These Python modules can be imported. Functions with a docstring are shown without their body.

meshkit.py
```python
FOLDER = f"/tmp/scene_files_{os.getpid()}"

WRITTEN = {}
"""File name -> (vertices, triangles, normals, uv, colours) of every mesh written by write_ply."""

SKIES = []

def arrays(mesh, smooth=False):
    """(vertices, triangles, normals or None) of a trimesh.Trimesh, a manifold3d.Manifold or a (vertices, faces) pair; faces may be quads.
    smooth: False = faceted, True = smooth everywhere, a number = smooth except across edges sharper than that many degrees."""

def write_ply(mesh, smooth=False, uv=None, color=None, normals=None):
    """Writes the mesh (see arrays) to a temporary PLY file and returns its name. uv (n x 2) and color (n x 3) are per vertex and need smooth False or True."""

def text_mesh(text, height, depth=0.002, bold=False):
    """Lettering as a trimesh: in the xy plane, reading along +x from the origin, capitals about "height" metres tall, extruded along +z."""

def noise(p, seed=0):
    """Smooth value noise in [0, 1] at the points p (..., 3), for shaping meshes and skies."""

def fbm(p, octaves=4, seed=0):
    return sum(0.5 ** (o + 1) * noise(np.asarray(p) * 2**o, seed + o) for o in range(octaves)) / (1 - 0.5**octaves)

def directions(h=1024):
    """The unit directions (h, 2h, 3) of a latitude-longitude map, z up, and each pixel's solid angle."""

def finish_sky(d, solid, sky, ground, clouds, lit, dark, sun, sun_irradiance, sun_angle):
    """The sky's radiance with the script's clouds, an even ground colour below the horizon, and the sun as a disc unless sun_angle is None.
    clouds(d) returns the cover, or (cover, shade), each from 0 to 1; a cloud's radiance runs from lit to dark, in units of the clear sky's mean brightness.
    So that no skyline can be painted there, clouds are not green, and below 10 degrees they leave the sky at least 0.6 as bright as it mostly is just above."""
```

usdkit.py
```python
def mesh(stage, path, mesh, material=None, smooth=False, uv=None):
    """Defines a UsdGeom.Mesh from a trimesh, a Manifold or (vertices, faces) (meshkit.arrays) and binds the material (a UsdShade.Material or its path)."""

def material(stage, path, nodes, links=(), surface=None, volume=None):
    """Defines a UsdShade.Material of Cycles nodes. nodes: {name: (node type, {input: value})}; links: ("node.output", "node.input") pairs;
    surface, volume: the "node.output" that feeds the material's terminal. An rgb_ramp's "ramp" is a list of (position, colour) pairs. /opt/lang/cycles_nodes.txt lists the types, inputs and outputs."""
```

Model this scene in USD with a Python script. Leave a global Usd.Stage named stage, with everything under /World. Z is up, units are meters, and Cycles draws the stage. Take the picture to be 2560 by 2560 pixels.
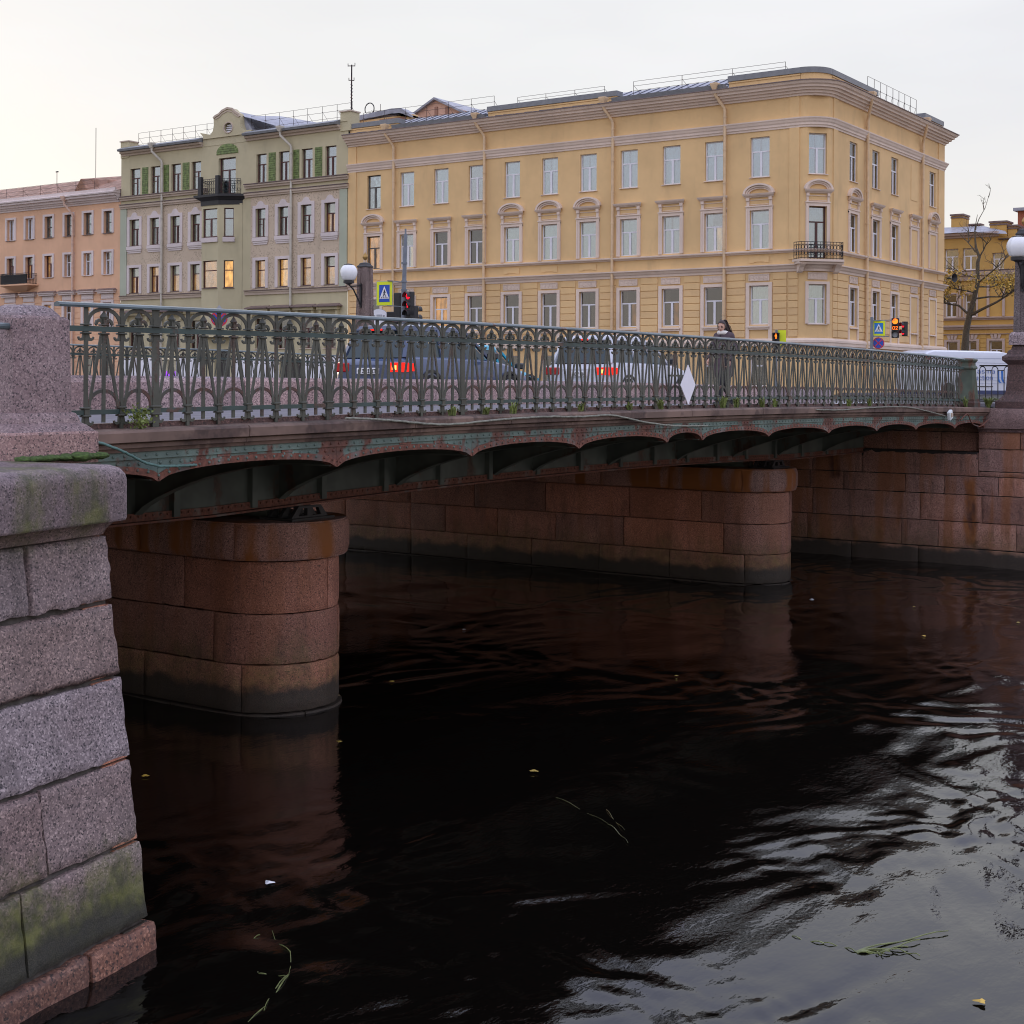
import math, random
import numpy as np, trimesh, usdkit, meshkit
from pxr import Usd, UsdGeom, UsdLux, UsdShade, Gf, Sdf, Vt
from shapely.geometry import Polygon, Point
from shapely import union_all

# World: X runs along the bridge away from the camera, Y along the canal, Z up; water is z = 0, metres.
stage = Usd.Stage.CreateInMemory()
UsdGeom.SetStageUpAxis(stage, 'Z'); UsdGeom.SetStageMetersPerUnit(stage, 1.0)
UsdGeom.Xform.Define(stage, '/World'); UsdGeom.Scope.Define(stage, '/World/Looks')
rnd = random.Random(7); rng = np.random.default_rng(7)

# ---------------------------------------------------------------- camera
YAW, ROLL, ZC = 0.60085, 0.005593, 4.4
FW = np.array([math.cos(YAW), math.sin(YAW), 0]); RT = np.array([math.sin(YAW), -math.cos(YAW), 0]); UP = np.array([0, 0, 1.0])
CR, CU = RT*math.cos(ROLL)+UP*math.sin(ROLL), -RT*math.sin(ROLL)+UP*math.cos(ROLL)
cam = UsdGeom.Camera.Define(stage, '/World/camera')
M4 = Gf.Matrix4d(*CR, 0, *CU, 0, *(-FW), 0, 0, 0, ZC, 1)
cam.AddTransformOp().Set(M4)
cam.CreateHorizontalApertureAttr(36.0); cam.CreateVerticalApertureAttr(36.0)
cam.CreateFocalLengthAttr(50.925); cam.CreateVerticalApertureOffsetAttr(-4.528)
cam.CreateClippingRangeAttr(Gf.Vec2f(0.1, 5000))
EXPOSURE = 0.0
cam.CreateExposureAttr(EXPOSURE)

# ---------------------------------------------------------------- material graphs
class Ref(str): pass
class Node:
    def __init__(s, name): s.name = name
    def __getattr__(s, k): return Ref(s.name+'.'+k)
class G:
    def __init__(s): s.nodes, s.links, s.i = {}, [], 0
    def __call__(s, kind, **kw):
        s.i += 1; nm = 'n%d' % s.i; inp = {}
        for k, v in kw.items():
            if isinstance(v, Ref): s.links.append((str(v), nm+'.'+k))
            else: inp[k] = v
        s.nodes[nm] = (kind, inp); return Node(nm)
    def math(s, op, a, b=0.0): return s('math', math_type=op, value1=a, value2=b).value
    def mix(s, f, a, b, blend='mix'): return s('mix_color', blend_type=blend, fac=f, a=a, b=b).result
    def rng(s, v, a, b, c=0.0, d=1.0, t='smoothstep'): return s('map_range', range_type=t, value=v, from_min=a, from_max=b, to_min=c, to_max=d, clamp=True).result
    def noise(s, vec, scale, detail=3.0, rough=.55, dist=0.0): return s('noise_texture', vector=vec, scale=scale, detail=detail, roughness=rough, distortion=dist).fac
    def done(s, name, surf, vol=None): return usdkit.material(stage, '/World/Looks/'+name, s.nodes, s.links, surface=surf, volume=vol)

# ---------------------------------------------------------------- sky and sun
SUN_EL, SUN_DIR = math.radians(5.0), np.array([0.42, 0.907])
def make_sky():
    g = G(); tc = g('texture_coordinate')
    d = tc.generated
    sky = g('sky_texture', sky_type='single_scattering', sun_disc=False, sun_elevation=SUN_EL, sun_rotation=math.atan2(SUN_DIR[0], SUN_DIR[1]), altitude=20.0, air_density=1.0, aerosol_density=2.0, ozone_density=2.0)
    dirv = tc.generated
    # a thin even veil of high cloud, slightly streaked, over the whole sky
    mp = g('mapping', vector=dirv, scale=(1.2, 1.2, 5.0)).vector
    n = g.noise(mp, 1.6, 4.0, .55)
    veil = g.rng(n, .3, .75, .86, .95)
    toward = g('vector_math', math_type='dot_product', vector1=dirv, vector2=(SUN_DIR[0]*.99, SUN_DIR[1]*.99, .1)).value
    el = g('separate_xyz', vector=dirv).z
    low = g.mix(g.rng(toward, -.1, .95), (8.5, 7.4, 6.6), (9.7, 9.45, 8.9))
    mid = g.mix(g.rng(toward, -.1, .95), (7.55, 7.5, 8.7), (9.2, 9.2, 9.3))
    cloud = g.mix(g.rng(el, .02, .22), low, g.mix(g.rng(el, .24, .62), mid, (9.6, 10.1, 13.4)))
    cloud = g.mix(1.0, cloud, g('combine_color', r=g.rng(n, .2, .8, .95, 1.04, 'linear'), g=g.rng(n, .2, .8, .955, 1.04, 'linear'), b=g.rng(n, .2, .8, .965, 1.03, 'linear')).color, 'multiply')
    col = g.mix(veil, sky.color, cloud)
    bg = g('background_shader', color=col, strength=SKY_STRENGTH)
    return g.done('sky_look', str(bg.background))
SKY_STRENGTH = 0.105
dome = UsdLux.DomeLight.Define(stage, '/World/sky')
dome.GetPrim().SetCustomDataByKey('kind', 'structure')
UsdShade.MaterialBindingAPI.Apply(dome.GetPrim()).Bind(make_sky())
sun = UsdLux.DistantLight.Define(stage, '/World/sun')
sun.CreateIntensityAttr(0.5); sun.CreateAngleAttr(0.53); sun.CreateNormalizeAttr(True); sun.CreateColorAttr(Gf.Vec3f(1, .74, .48))
sd = np.array([SUN_DIR[0]*math.cos(SUN_EL), SUN_DIR[1]*math.cos(SUN_EL), math.sin(SUN_EL)]); sd /= np.linalg.norm(sd)
zx = np.cross([0, 0, 1.0], sd); zx /= np.linalg.norm(zx); zy = np.cross(sd, zx)
sun.AddTransformOp().Set(Gf.Matrix4d(*zx, 0, *zy, 0, *sd, 0, 0, 0, 0, 1))

# ---------------------------------------------------------------- prim helpers
USED, OFF = set(), {}
def numbered(parent, name):
    p, i = f'{parent}/{name}', 0
    while p in USED:
        i += 1; p = f'{parent}/{name}_{i:03d}'
    USED.add(p); return p
def tag(prim, label=None, cat=None, group=None, kind=None):
    for k, v in (('label', label), ('category', cat), ('group', group), ('kind', kind)):
        if v: prim.SetCustomDataByKey(k, v)
    return prim
def thing(name, label, cat, loc=(0, 0, 0), rotz=0.0, group=None, kind=None):
    path = numbered('/World', name); x = UsdGeom.Xform.Define(stage, path)
    x.AddTranslateOp().Set(Gf.Vec3d(*map(float, loc)))
    if rotz: x.AddRotateZOp().Set(float(rotz))
    OFF[path] = np.array(loc, float) if not rotz else None
    return tag(x.GetPrim(), label, cat, group, kind)
def dup(root, loc, rotz=0.0, label=None, group=None):
    nm = root.GetName(); base = nm[:-4] if nm[-3:].isdigit() else nm
    was = root.GetCustomData()
    r = thing(base, label or was['label'], was['category'], loc, rotz, group or was.get('group'))
    r.GetReferences().AddInternalReference(root.GetPath()); r.SetInstanceable(True)
    return r

class MB:
    """Collects shapes into one mesh."""
    def __init__(s): s.v, s.f, s.n = [], [], 0
    def add(s, v, f):
        v = np.asarray(v, float); f = np.asarray(f, int)
        if f.shape[1] == 4: f = np.vstack([f[:, [0, 1, 2]], f[:, [0, 2, 3]]])
        s.v.append(v); s.f.append(f+s.n); s.n += len(v); return s
    def tm(s, m): return s.add(m.vertices, m.faces)
    def box(s, x0, x1, y0, y1, z0, z1, b=0.0):
        if b > 0:
            c, h = np.array([(x0+x1)/2, (y0+y1)/2, (z0+z1)/2]), np.array([abs(x1-x0)/2, abs(y1-y0)/2, abs(z1-z0)/2])
            b = min(b, h.min()*.9); return s.add(c+BSG*h-BSB*b, BFACE)
        x0, x1 = min(x0, x1), max(x0, x1); y0, y1 = min(y0, y1), max(y0, y1); z0, z1 = min(z0, z1), max(z0, z1)
        v = [(x, y, z) for z in (z0, z1) for y in (y0, y1) for x in (x0, x1)]
        return s.add(v, [(0, 2, 3, 1), (4, 5, 7, 6), (0, 1, 5, 4), (2, 6, 7, 3), (0, 4, 6, 2), (1, 3, 7, 5)])
    def bar(s, p0, p1, w, h, up=(0, 0, 1.0)):
        p0, p1 = np.asarray(p0, float), np.asarray(p1, float); d = p1-p0; L = np.linalg.norm(d); d = d/L
        a = np.cross(d, up); 
        if np.linalg.norm(a) < 1e-6: a = np.cross(d, (1.0, 0, 0))
        a /= np.linalg.norm(a); c = np.cross(a, d)
        v = [p+sa*a*w/2+sc*c*h/2 for p in (p0, p1) for sc in (-1, 1) for sa in (-1, 1)]
        return s.add(v, [(0, 1, 3, 2), (4, 6, 7, 5), (0, 4, 5, 1), (2, 3, 7, 6), (0, 2, 6, 4), (1, 5, 7, 3)])
    def strip(s, pts, w, h, up=(0, 0, 1.0), closed=False):
        """A bar of w x h section swept along pts; w across (perpendicular to path and up), h along the other."""
        P = np.asarray(pts, float); t = np.gradient(P, axis=0); t /= np.linalg.norm(t, axis=1, keepdims=True)
        a = np.cross(t, np.broadcast_to(np.asarray(up, float), t.shape)); a /= np.linalg.norm(a, axis=1, keepdims=True)+1e-12; c = np.cross(a, t)
        w = np.broadcast_to(w, (len(P),))[:, None]; h = np.broadcast_to(h, (len(P),))[:, None]
        R = np.stack([P-a*w/2-c*h/2, P+a*w/2-c*h/2, P+a*w/2+c*h/2, P-a*w/2+c*h/2], 1).reshape(-1, 3)
        f = []
        for i in range(len(P)-1):
            for j in range(4): f.append((i*4+j, i*4+(j+1) % 4, i*4+4+(j+1) % 4, i*4+4+j))
        e = (len(P)-1)*4; f += [(3, 2, 1, 0), (e, e+1, e+2, e+3)]
        return s.add(R, f)
    def tube(s, pts, r, n=8, cap=True):
        P = np.asarray(pts, float); t = np.gradient(P, axis=0); t /= np.linalg.norm(t, axis=1, keepdims=True)+1e-12
        a = np.cross(t, np.where(np.abs(t[:, 2:]) < .9, [0, 0, 1.0], [1.0, 0, 0])); a /= np.linalg.norm(a, axis=1, keepdims=True)+1e-12; c = np.cross(t, a)
        th = np.arange(n)*2*np.pi/n; r = np.broadcast_to(r, (len(P),))
        V = (P[:, None]+r[:, None, None]*(np.cos(th)[None, :, None]*a[:, None]+np.sin(th)[None, :, None]*c[:, None])).reshape(-1, 3)
        f = [(i*n+j, i*n+(j+1) % n, (i+1)*n+(j+1) % n, (i+1)*n+j) for i in range(len(P)-1) for j in range(n)]
        s.add(V, f)
        if cap:
            for i0, fl in ((0, True), ((len(P)-1)*n, False)):
                ring = V[i0:i0+n]; cen = ring.mean(0)
                s.add(np.vstack([ring, cen]), [((j+1) % n, j, n) if fl else (j, (j+1) % n, n) for j in range(n)])
        return s
    def lathe(s, prof, c=(0, 0, 0), n=16):
        prof = np.asarray(prof, float); th = np.arange(n)*2*np.pi/n
        V = np.stack([prof[:, 0:1]*np.cos(th), prof[:, 0:1]*np.sin(th), np.repeat(prof[:, 1:2], n, 1)], -1).reshape(-1, 3)+np.asarray(c, float)
        f = [(i*n+j, i*n+(j+1) % n, (i+1)*n+(j+1) % n, (i+1)*n+j) for i in range(len(prof)-1) for j in range(n)]
        return s.add(V, f)
    def prism(s, poly, n0, n1):
        """poly: shapely polygon (or list) in (u, v); extruded n0..n1 along the third axis."""
        if not hasattr(poly, 'exterior') and not hasattr(poly, 'geoms'): poly = Polygon(poly)
        for g in getattr(poly, 'geoms', [poly]):
            m = trimesh.creation.extrude_polygon(g, n1-n0, engine='earcut'); m.apply_translation([0, 0, n0]); s.tm(m)
        return s
    def loft(s, rings, cap=True):
        R = np.asarray(rings, float); k, n = R.shape[:2]
        s.add(R.reshape(-1, 3), [(i*n+j, i*n+(j+1) % n, (i+1)*n+(j+1) % n, (i+1)*n+j) for i in range(k-1) for j in range(n)])
        if cap:
            for i, fl in ((0, True), (k-1, False)):
                cen = R[i].mean(0); s.add(np.vstack([R[i], cen]), [((j+1) % n, j, n) if fl else (j, (j+1) % n, n) for j in range(n)])
        return s
    def arr(s): return np.vstack(s.v), np.vstack(s.f)
    def build(s, name, mat, parent=None, fr=None, smooth=None, label=None, kind=None):
        v, f = s.arr()
        if fr is not None: v = fr(v)
        par = str(parent.GetPath()) if parent is not None else '/World'
        root = '/'.join(par.split('/')[:3])
        if parent is not None and OFF.get(root) is not None: v = v-OFF[root]
        path = numbered(par, name)
        m = usdkit.mesh(stage, path, (v, f), mat, smooth=smooth)
        return tag(m.GetPrim(), label, None, None, kind)
def _bevel_topo():
    pts, g, b = [], [], []
    for sx in (-1, 1):
        for sy in (-1, 1):
            for sz in (-1, 1):
                for k in range(3):
                    e = np.array([sx, sy, sz], float); o = e.copy(); o[k] = 0
                    g.append(e); b.append(o); pts.append(e-o*.2)
    hull = trimesh.convex.convex_hull(np.array(pts)); P = np.array(pts)
    idx = np.array([np.argmin(((P-v)**2).sum(1)) for v in hull.vertices])
    return np.array(g), np.array(b), idx[hull.faces]
BSG, BSB, BFACE = _bevel_topo()

class Fr:
    """A facade frame: (u to the right, v up, n outward) -> world."""
    def __init__(s, o, U, N): s.o, s.U, s.N = np.array(o, float), np.array(U, float), np.array(N, float)
    def __call__(s, v):
        v = np.asarray(v, float); return s.o+v[:, :1]*s.U+v[:, 1:2]*np.array([0, 0, 1.0])+v[:, 2:3]*s.N
def wall(mb, u0, u1, v0, v1, rects, depth=.22, n=0.0):
    """A flat wall with rectangular openings and their reveals."""
    us = sorted({u0, u1, *[r[i] for r in rects for i in (0, 1) if u0 < r[i] < u1]}); vs = sorted({v0, v1, *[r[i] for r in rects for i in (2, 3) if v0 < r[i] < v1]})
    for a, b in zip(us, us[1:]):
        for c, d in zip(vs, vs[1:]):
            m, k = (a+b)/2, (c+d)/2
            if any(r[0] < m < r[1] and r[2] < k < r[3] for r in rects): continue
            mb.add([(a, c, n), (b, c, n), (b, d, n), (a, d, n)], [(0, 1, 2, 3)])
    for a, b, c, d in rects:
        q = n-depth
        mb.add([(a, c, n), (b, c, n), (b, d, n), (a, d, n), (a, c, q), (b, c, q), (b, d, q), (a, d, q)], [(0, 4, 5, 1), (1, 5, 6, 2), (2, 6, 7, 3), (3, 7, 4, 0)])
def curve_strip(n=12, a0=0.0, a1=math.pi): return [(math.cos(t), math.sin(t)) for t in np.linspace(a0, a1, n)]

# ---------------------------------------------------------------- materials
def pos(g): return g('geometry').position
def zof(g, p): return g('separate_xyz', vector=p).z
def finish(g, name, col, rough=.6, bump=None, dist=.01, strength=.6, **kw):
    if bump is not None: kw['normal'] = g('bump', height=bump, distance=dist, strength=strength).normal
    return g.done(name, g('principled_bsdf', base_color=col, roughness=rough, **kw).BSDF)
def plain(name, col, rough=.5, var=.12, scale=6.0, **kw):
    g = G(); n = g.noise(pos(g), scale, 4.0)
    c = np.array(col); return finish(g, name, g.mix(g.rng(n, .3, .7), tuple(c*(1-var)), tuple(np.minimum(c*(1+var), 1))), rough, **kw)
def granite(name, light, mid, dark, grain=60.0, water=None, moss=0.0, rust=0.0, rough=.62, soot=.25, big=1.0, streaks=()):
    """Speckled granite; water: height of the dark tide band; moss: amount of green film; rust: amount of orange run-off."""
    g = G(); p = pos(g); z = zof(g, p)
    oi = g('object_info').random
    sh = g('vector_math', math_type='add', vector1=p, vector2=g('combine_xyz', x=g.math('multiply', oi, 37.0), y=g.math('multiply', oi, 11.0), z=0.0).vector).vector
    vo = g('voronoi_texture', vector=sh, scale=grain, feature='f1', randomness=1.0)
    cell = g('separate_color', color=vo.color).r
    fine = g.noise(sh, grain*1.7, 2.0)
    s = g.math('add', g.math('multiply', cell, .62), g.math('multiply', fine, .38))
    col = g('rgb_ramp', fac=s, ramp=[(.18, dark), (.36, mid), (.62, mid), (.8, light)]).color
    tone = g.noise(sh, .9*big, 4.0, .6)
    col = g.mix(g.rng(tone, .32, .68), g.mix(1.0, col, (.74, .70, .70), 'multiply'), col)
    o2 = g.math('fraction', g.math('multiply', oi, 7.31)); obj = g.math('add', g.math('multiply', oi, .42), .74)
    col = g.mix(1.0, col, g.mix(o2, (1.10, .97, .90), (.90, .97, 1.07)), 'multiply'); col = g.mix(1.0, col, g('combine_color', r=obj, g=obj, b=obj).color, 'multiply')
    st = g('mapping', vector=p, scale=(3.0, 3.0, .55)).vector
    grime = g.noise(st, 1.5, 5.0, .65)
    col = g.mix(g.math('multiply', g.rng(grime, .5, .72), soot), col, (.035, .03, .028))
    if rust:
        r1 = g.noise(g('mapping', vector=p, scale=(1.5, 1.5, .16)).vector, 1.5, 3.0, .5)
        col = g.mix(g.math('multiply', g.rng(r1, .47, .62), rust), col, (.30, .10, .02))
    for (sy, hw, zt, zl) in streaks:          # rust run-off below a leaking joint
        wob = g.noise(g('mapping', vector=p, scale=(1, 1, .35)).vector, 4.0, 3.0)
        dy = g.math('absolute', g.math('subtract', g.math('add', g('separate_xyz', vector=p).y, g.math('multiply', g.math('subtract', wob, .5), hw*1.6)), sy))
        f = g.math('multiply', g.rng(dy, hw*.25, hw, 1.0, 0.0), g.math('multiply', g.rng(z, zt-.25, zt, 1.0, 0.0), g.rng(z, zl, zl+.2)))
        col = g.mix(g.math('multiply', f, .85), col, g.mix(g.rng(wob, .4, .65), (.30, .10, .018), (.07, .022, .012)))
    rg = rough
    if moss:
        mn = g.noise(g('mapping', vector=p, scale=(1.6, 1.6, .8)).vector, 1.3, 6.0, .68)
        low = g.rng(g.math('add', z, g.math('multiply', mn, -1.5)), -.4, .35, 1.0, 0.0)
        hi = g.math('multiply', g.rng(z, 3.0, 3.35), g.rng(g.noise(g('mapping', vector=p, scale=(1.7, 1.7, .4)).vector, .95, 5.0, .6), .45, .62))
        f = g.math('multiply', g.math('maximum', low, hi), moss)
        col = g.mix(f, col, g.mix(g.rng(g.noise(p, 9.0, 3.0), .35, .7), (.045, .05, .014), (.125, .13, .030)))
    if water is not None:
        wn = g.noise(g('mapping', vector=p, scale=(1.0, 1.0, 1.5)).vector, 2.2, 4.0)
        f = g.rng(g.math('add', z, g.math('multiply', wn, -.42)), water-.38, water-.2, .92, 0.0)
        col = g.mix(f, col, g.mix(g.rng(fine, .4, .65), (.012, .012, .010), (.048, .042, .032)))
    b = g.math('add', g.math('multiply', s, .5), g.noise(sh, 7.0, 5.0, .6))
    return finish(g, name, col, rg, b, .018, .75)
def iron(name, paint, rust, amount=.5, scale=5.0, rough=.55, streak=True):
    """Old oil paint over iron, flaking and rusting."""
    g = G(); p = pos(g)
    n = g.noise(g('mapping', vector=p, scale=(1.0, 1.0, .35 if streak else 1.0)).vector, scale, 5.0, .62)
    m = g.noise(p, scale*9, 3.0)
    c0 = g.mix(g.rng(g.noise(p, 1.7, 4.0), .35, .65), tuple(np.array(paint)*.72), tuple(np.array(paint)*1.2))
    r0 = g.mix(g.rng(m, .35, .65), tuple(np.array(rust)*.55), rust)
    f = g.rng(g.math('add', n, g.math('multiply', m, .16)), .72-amount*.32, .80-amount*.28)
    return finish(g, name, g.mix(f, c0, r0), rough, g.math('add', g.math('multiply', f, .6), g.math('multiply', m, .5)), .004, .8)
def plaster(name, col, stain=(.2, .17, .13), amount=.28, rough=.85, grain=None):
    g = G(); p = pos(g)
    n1 = g.noise(p, .35, 5.0, .6); n2 = g.noise(g('mapping', vector=p, scale=(1, 1, .3)).vector, 1.1, 5.0, .62)
    c = np.array(col)
    cc = g.mix(g.rng(n1, .3, .7), tuple(c*.9), tuple(np.minimum(c*1.06, 1)))
    cc = g.mix(g.math('multiply', g.rng(n2, .52, .78), amount), cc, tuple(c*.45+np.array(stain)*.35))
    bp = g.noise(p, 14.0, 4.0)
    if grain:
        v = g('voronoi_texture', vector=p, scale=grain).distance
        sp_ = g.noise(p, 1.4, 4.0)
        cc = g.mix(g.math('multiply', g.rng(v, .1, .55, 1.0, 0.0), g.rng(sp_, .4, .6)), cc, tuple(c*.42)); bp = v
    return finish(g, name, cc, rough, bp, .012, .5)
M = {}
M['granite_pink'] = granite('granite_pink', (.52, .395, .365), (.32, .225, .215), (.05, .04, .045), 80, moss=0.0, soot=.2)
M['granite_coping'] = granite('granite_coping', (.46, .365, .36), (.265, .205, .21), (.05, .04, .045), 80, moss=.8, soot=.35)
M['granite_grey'] = granite('granite_grey', (.50, .41, .39), (.25, .20, .198), (.03, .026, .03), 78, water=.50, moss=.95, soot=.4)
M['granite_foot'] = granite('granite_foot', (.34, .19, .13), (.17, .085, .06), (.03, .022, .02), 58, soot=.6)
M['granite_red'] = granite('granite_red', (.74, .38, .26), (.47, .215, .145), (.08, .045, .036), 85, water=.44, moss=.5, rust=.25, soot=.4)
M['granite_red_rust'] = granite('granite_red_rust', (.70, .42, .34), (.46, .255, .20), (.09, .055, .046), 85, rust=1.0, soot=.25)
M['granite_wall'] = granite('granite_wall', (.66, .40, .31), (.40, .22, .17), (.07, .045, .038), 80, water=.46, moss=.3, rust=.55, soot=.45, streaks=((10.78, .22, 2.25, .38), (14.3, .25, 2.8, 1.9)))
M['granite_curb'] = granite('granite_curb', (.60, .47, .45), (.36, .27, .265), (.07, .055, .06), 55, soot=.15)
M['granite_dark'] = granite('granite_dark', (.24, .145, .13), (.11, .066, .06), (.03, .02, .02), 60, soot=.4)
M['mortar'] = plain('mortar', (.075, .065, .058), .95, .4, 14)
M['wall_core'] = plain('wall_core', (.03, .026, .024), .95, .2, 4)
M['rail_iron'] = iron('rail_iron', (.05, .052, .04), (.07, .045, .033), .30, 5.0, .42)
M['rail_iron_low'] = iron('rail_iron_low', (.045, .042, .034), (.085, .038, .027), .62, 5.0, .55)
M['rail_top'] = iron('rail_top', (.09, .115, .12), (.12, .07, .05), .05, 3.0, .28)
M['rail_bar'] = iron('rail_bar', (.026, .046, .042), (.07, .04, .03), .15, 3.0, .42)
M['girder_paint'] = iron('girder_paint', (.12, .17, .145), (.135, .05, .034), .42, 1.6, .6)
M['girder_rust'] = iron('girder_rust', (.16, .12, .105), (.19, .07, .045), .85, 3.0, .75)
M['girder_dark'] = iron('girder_dark', (.085, .10, .086), (.085, .05, .035), .25, 2.0, .6)
M['cap_stone'] = iron('cap_stone', (.165, .105, .08), (.095, .056, .044), .5, 1.2, .72, False)
M['black_iron'] = plain('black_iron', (.016, .015, .016), .5, .3, 9)
M['brown_iron'] = iron('brown_iron', (.03, .022, .022), (.09, .04, .028), .45, 5.0, .6)
M['cast_dark'] = iron('cast_dark', (.07, .05, .044), (.12, .062, .045), .5, 3.0, .6)
M['asphalt'] = plain('asphalt', (.055, .054, .056), .9, .25, 5)
M['paving'] = plain('paving', (.17, .16, .175), .85, .2, 3)
M['yellow'] = plaster('yellow', (.71, .475, .225), amount=.32)
M['yellow_block'] = plaster('yellow_block', (.73, .49, .235), amount=.2)
M['yellow_block_b'] = plaster('yellow_block_b', (.69, .46, .225), amount=.3)
M['trim'] = plaster('trim', (.72, .58, .475), amount=.22)
M['pipe_yellow'] = plain('pipe_yellow', (.66, .47, .28), .45, .08, 3)
M['pipe_grey'] = plain('pipe_grey', (.50, .46, .38), .5, .1, 3)
M['pipe_salmon'] = plain('pipe_salmon', (.60, .41, .31), .5, .1, 3)
M['green_wall'] = plaster('green_wall', (.50, .44, .275), amount=.35)
M['pilaster_green'] = plaster('pilaster_green', (.40, .425, .315), amount=.15)
M['rough_cast'] = plaster('rough_cast', (.54, .43, .31), amount=.35, grain=9.0)
M['trim_lilac'] = plaster('trim_lilac', (.62, .54, .51), amount=.25)
M['belt_brown'] = plaster('belt_brown', (.50, .40, .31), amount=.5)
M['tile_green'] = plain('tile_green', (.12, .165, .045), .4, .4, 5)
M['salmon'] = plaster('salmon', (.70, .42, .255), amount=.2)
M['salmon_trim'] = plaster('salmon_trim', (.66, .56, .52), amount=.3)
M['ochre'] = plaster('ochre', (.52, .31, .085), amount=.3)
M['ochre_trim'] = plaster('ochre_trim', (.46, .35, .29), amount=.3)
M['brick_red'] = plaster('brick_red', (.34, .105, .055), amount=.3)
M['old_brick'] = plaster('old_brick', (.30, .16, .11), amount=.4)
M['pale_wall'] = plaster('pale_wall', (.58, .36, .26), stain=(.5, .2, .1), amount=.5)
M['roof_grey'] = plain('roof_grey', (.26, .265, .30), .42, .2, 2)
M['roof_dark'] = plain('roof_dark', (.06, .065, .085), .38, .3, 2)
M['metal_grey'] = plain('metal_grey', (.18, .185, .19), .5, .1, 3)
M['roof_rust'] = iron('roof_rust', (.32, .17, .11), (.26, .12, .06), .6, 1.2, .6)
M['roof_brown'] = plain('roof_brown', (.14, .095, .085), .5, .2, 3)
M['roof_pink'] = plain('roof_pink', (.34, .27, .26), .5, .15, 3)
M['frame_white'] = plain('frame_white', (.74, .73, .76), .4, .04, 3)
M['frame_brown'] = plain('frame_brown', (.075, .026, .022), .45, .2, 5)
M['frame_grey'] = plain('frame_grey', (.09, .08, .07), .5, .2, 5)
M['room'] = plain('room', (.05, .045, .04), .9, .1, 2)
M['curtain'] = plain('curtain', (.72, .75, .74), .9, .06, 4)
M['curtain_blue'] = plain('curtain_blue', (.42, .56, .62), .9, .08, 4)
M['curtain_mint'] = plain('curtain_mint', (.58, .70, .62), .9, .08, 4)
M['curtain_gold'] = plain('curtain_gold', (.50, .30, .10), .9, .3, 5)
M['curtain_dark'] = plain('curtain_dark', (.12, .10, .085), .9, .3, 4)
def glow(name, col, s, scale=7.0):
    g = G(); n = g.noise(g('mapping', vector=pos(g), scale=(1, 1, .35)).vector, scale, 4.0, .6)
    f = g.rng(n, .3, .7); c = np.array(col)
    return g.done(name, g('emission', color=g.mix(f, tuple(c*.35), tuple(c)), strength=s).emission)
M['lit_gold'] = glow('lit_gold', (1.0, .52, .14), 1.5, 5.0)  # emissive sheet painting bright warm reflections of sunlit fronts in the panes
M['lit_dim'] = glow('lit_dim', (.95, .45, .12), .8, 4.0)  # weaker emissive sheet, same painted warm reflection, no lamp in the room
def pane_mat(name, tint, k):
    g = G(); fr = g('layer_weight', blend=.35).fresnel
    n = g('bump', height=g.noise(pos(g), .9, 2.0), distance=.02, strength=.25).normal
    f = g.math('add', g.math('multiply', fr, .6), k)
    gl = g('glossy_bsdf', color=(.92, .96, 1.0), roughness=.015, normal=n)
    return g.done(name, g('mix_closure', fac=f, closure1=g('transparent_bsdf', color=tint).BSDF, closure2=gl.BSDF).closure)
M['pane'] = pane_mat('pane', (.80, .88, .88), .30)
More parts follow.
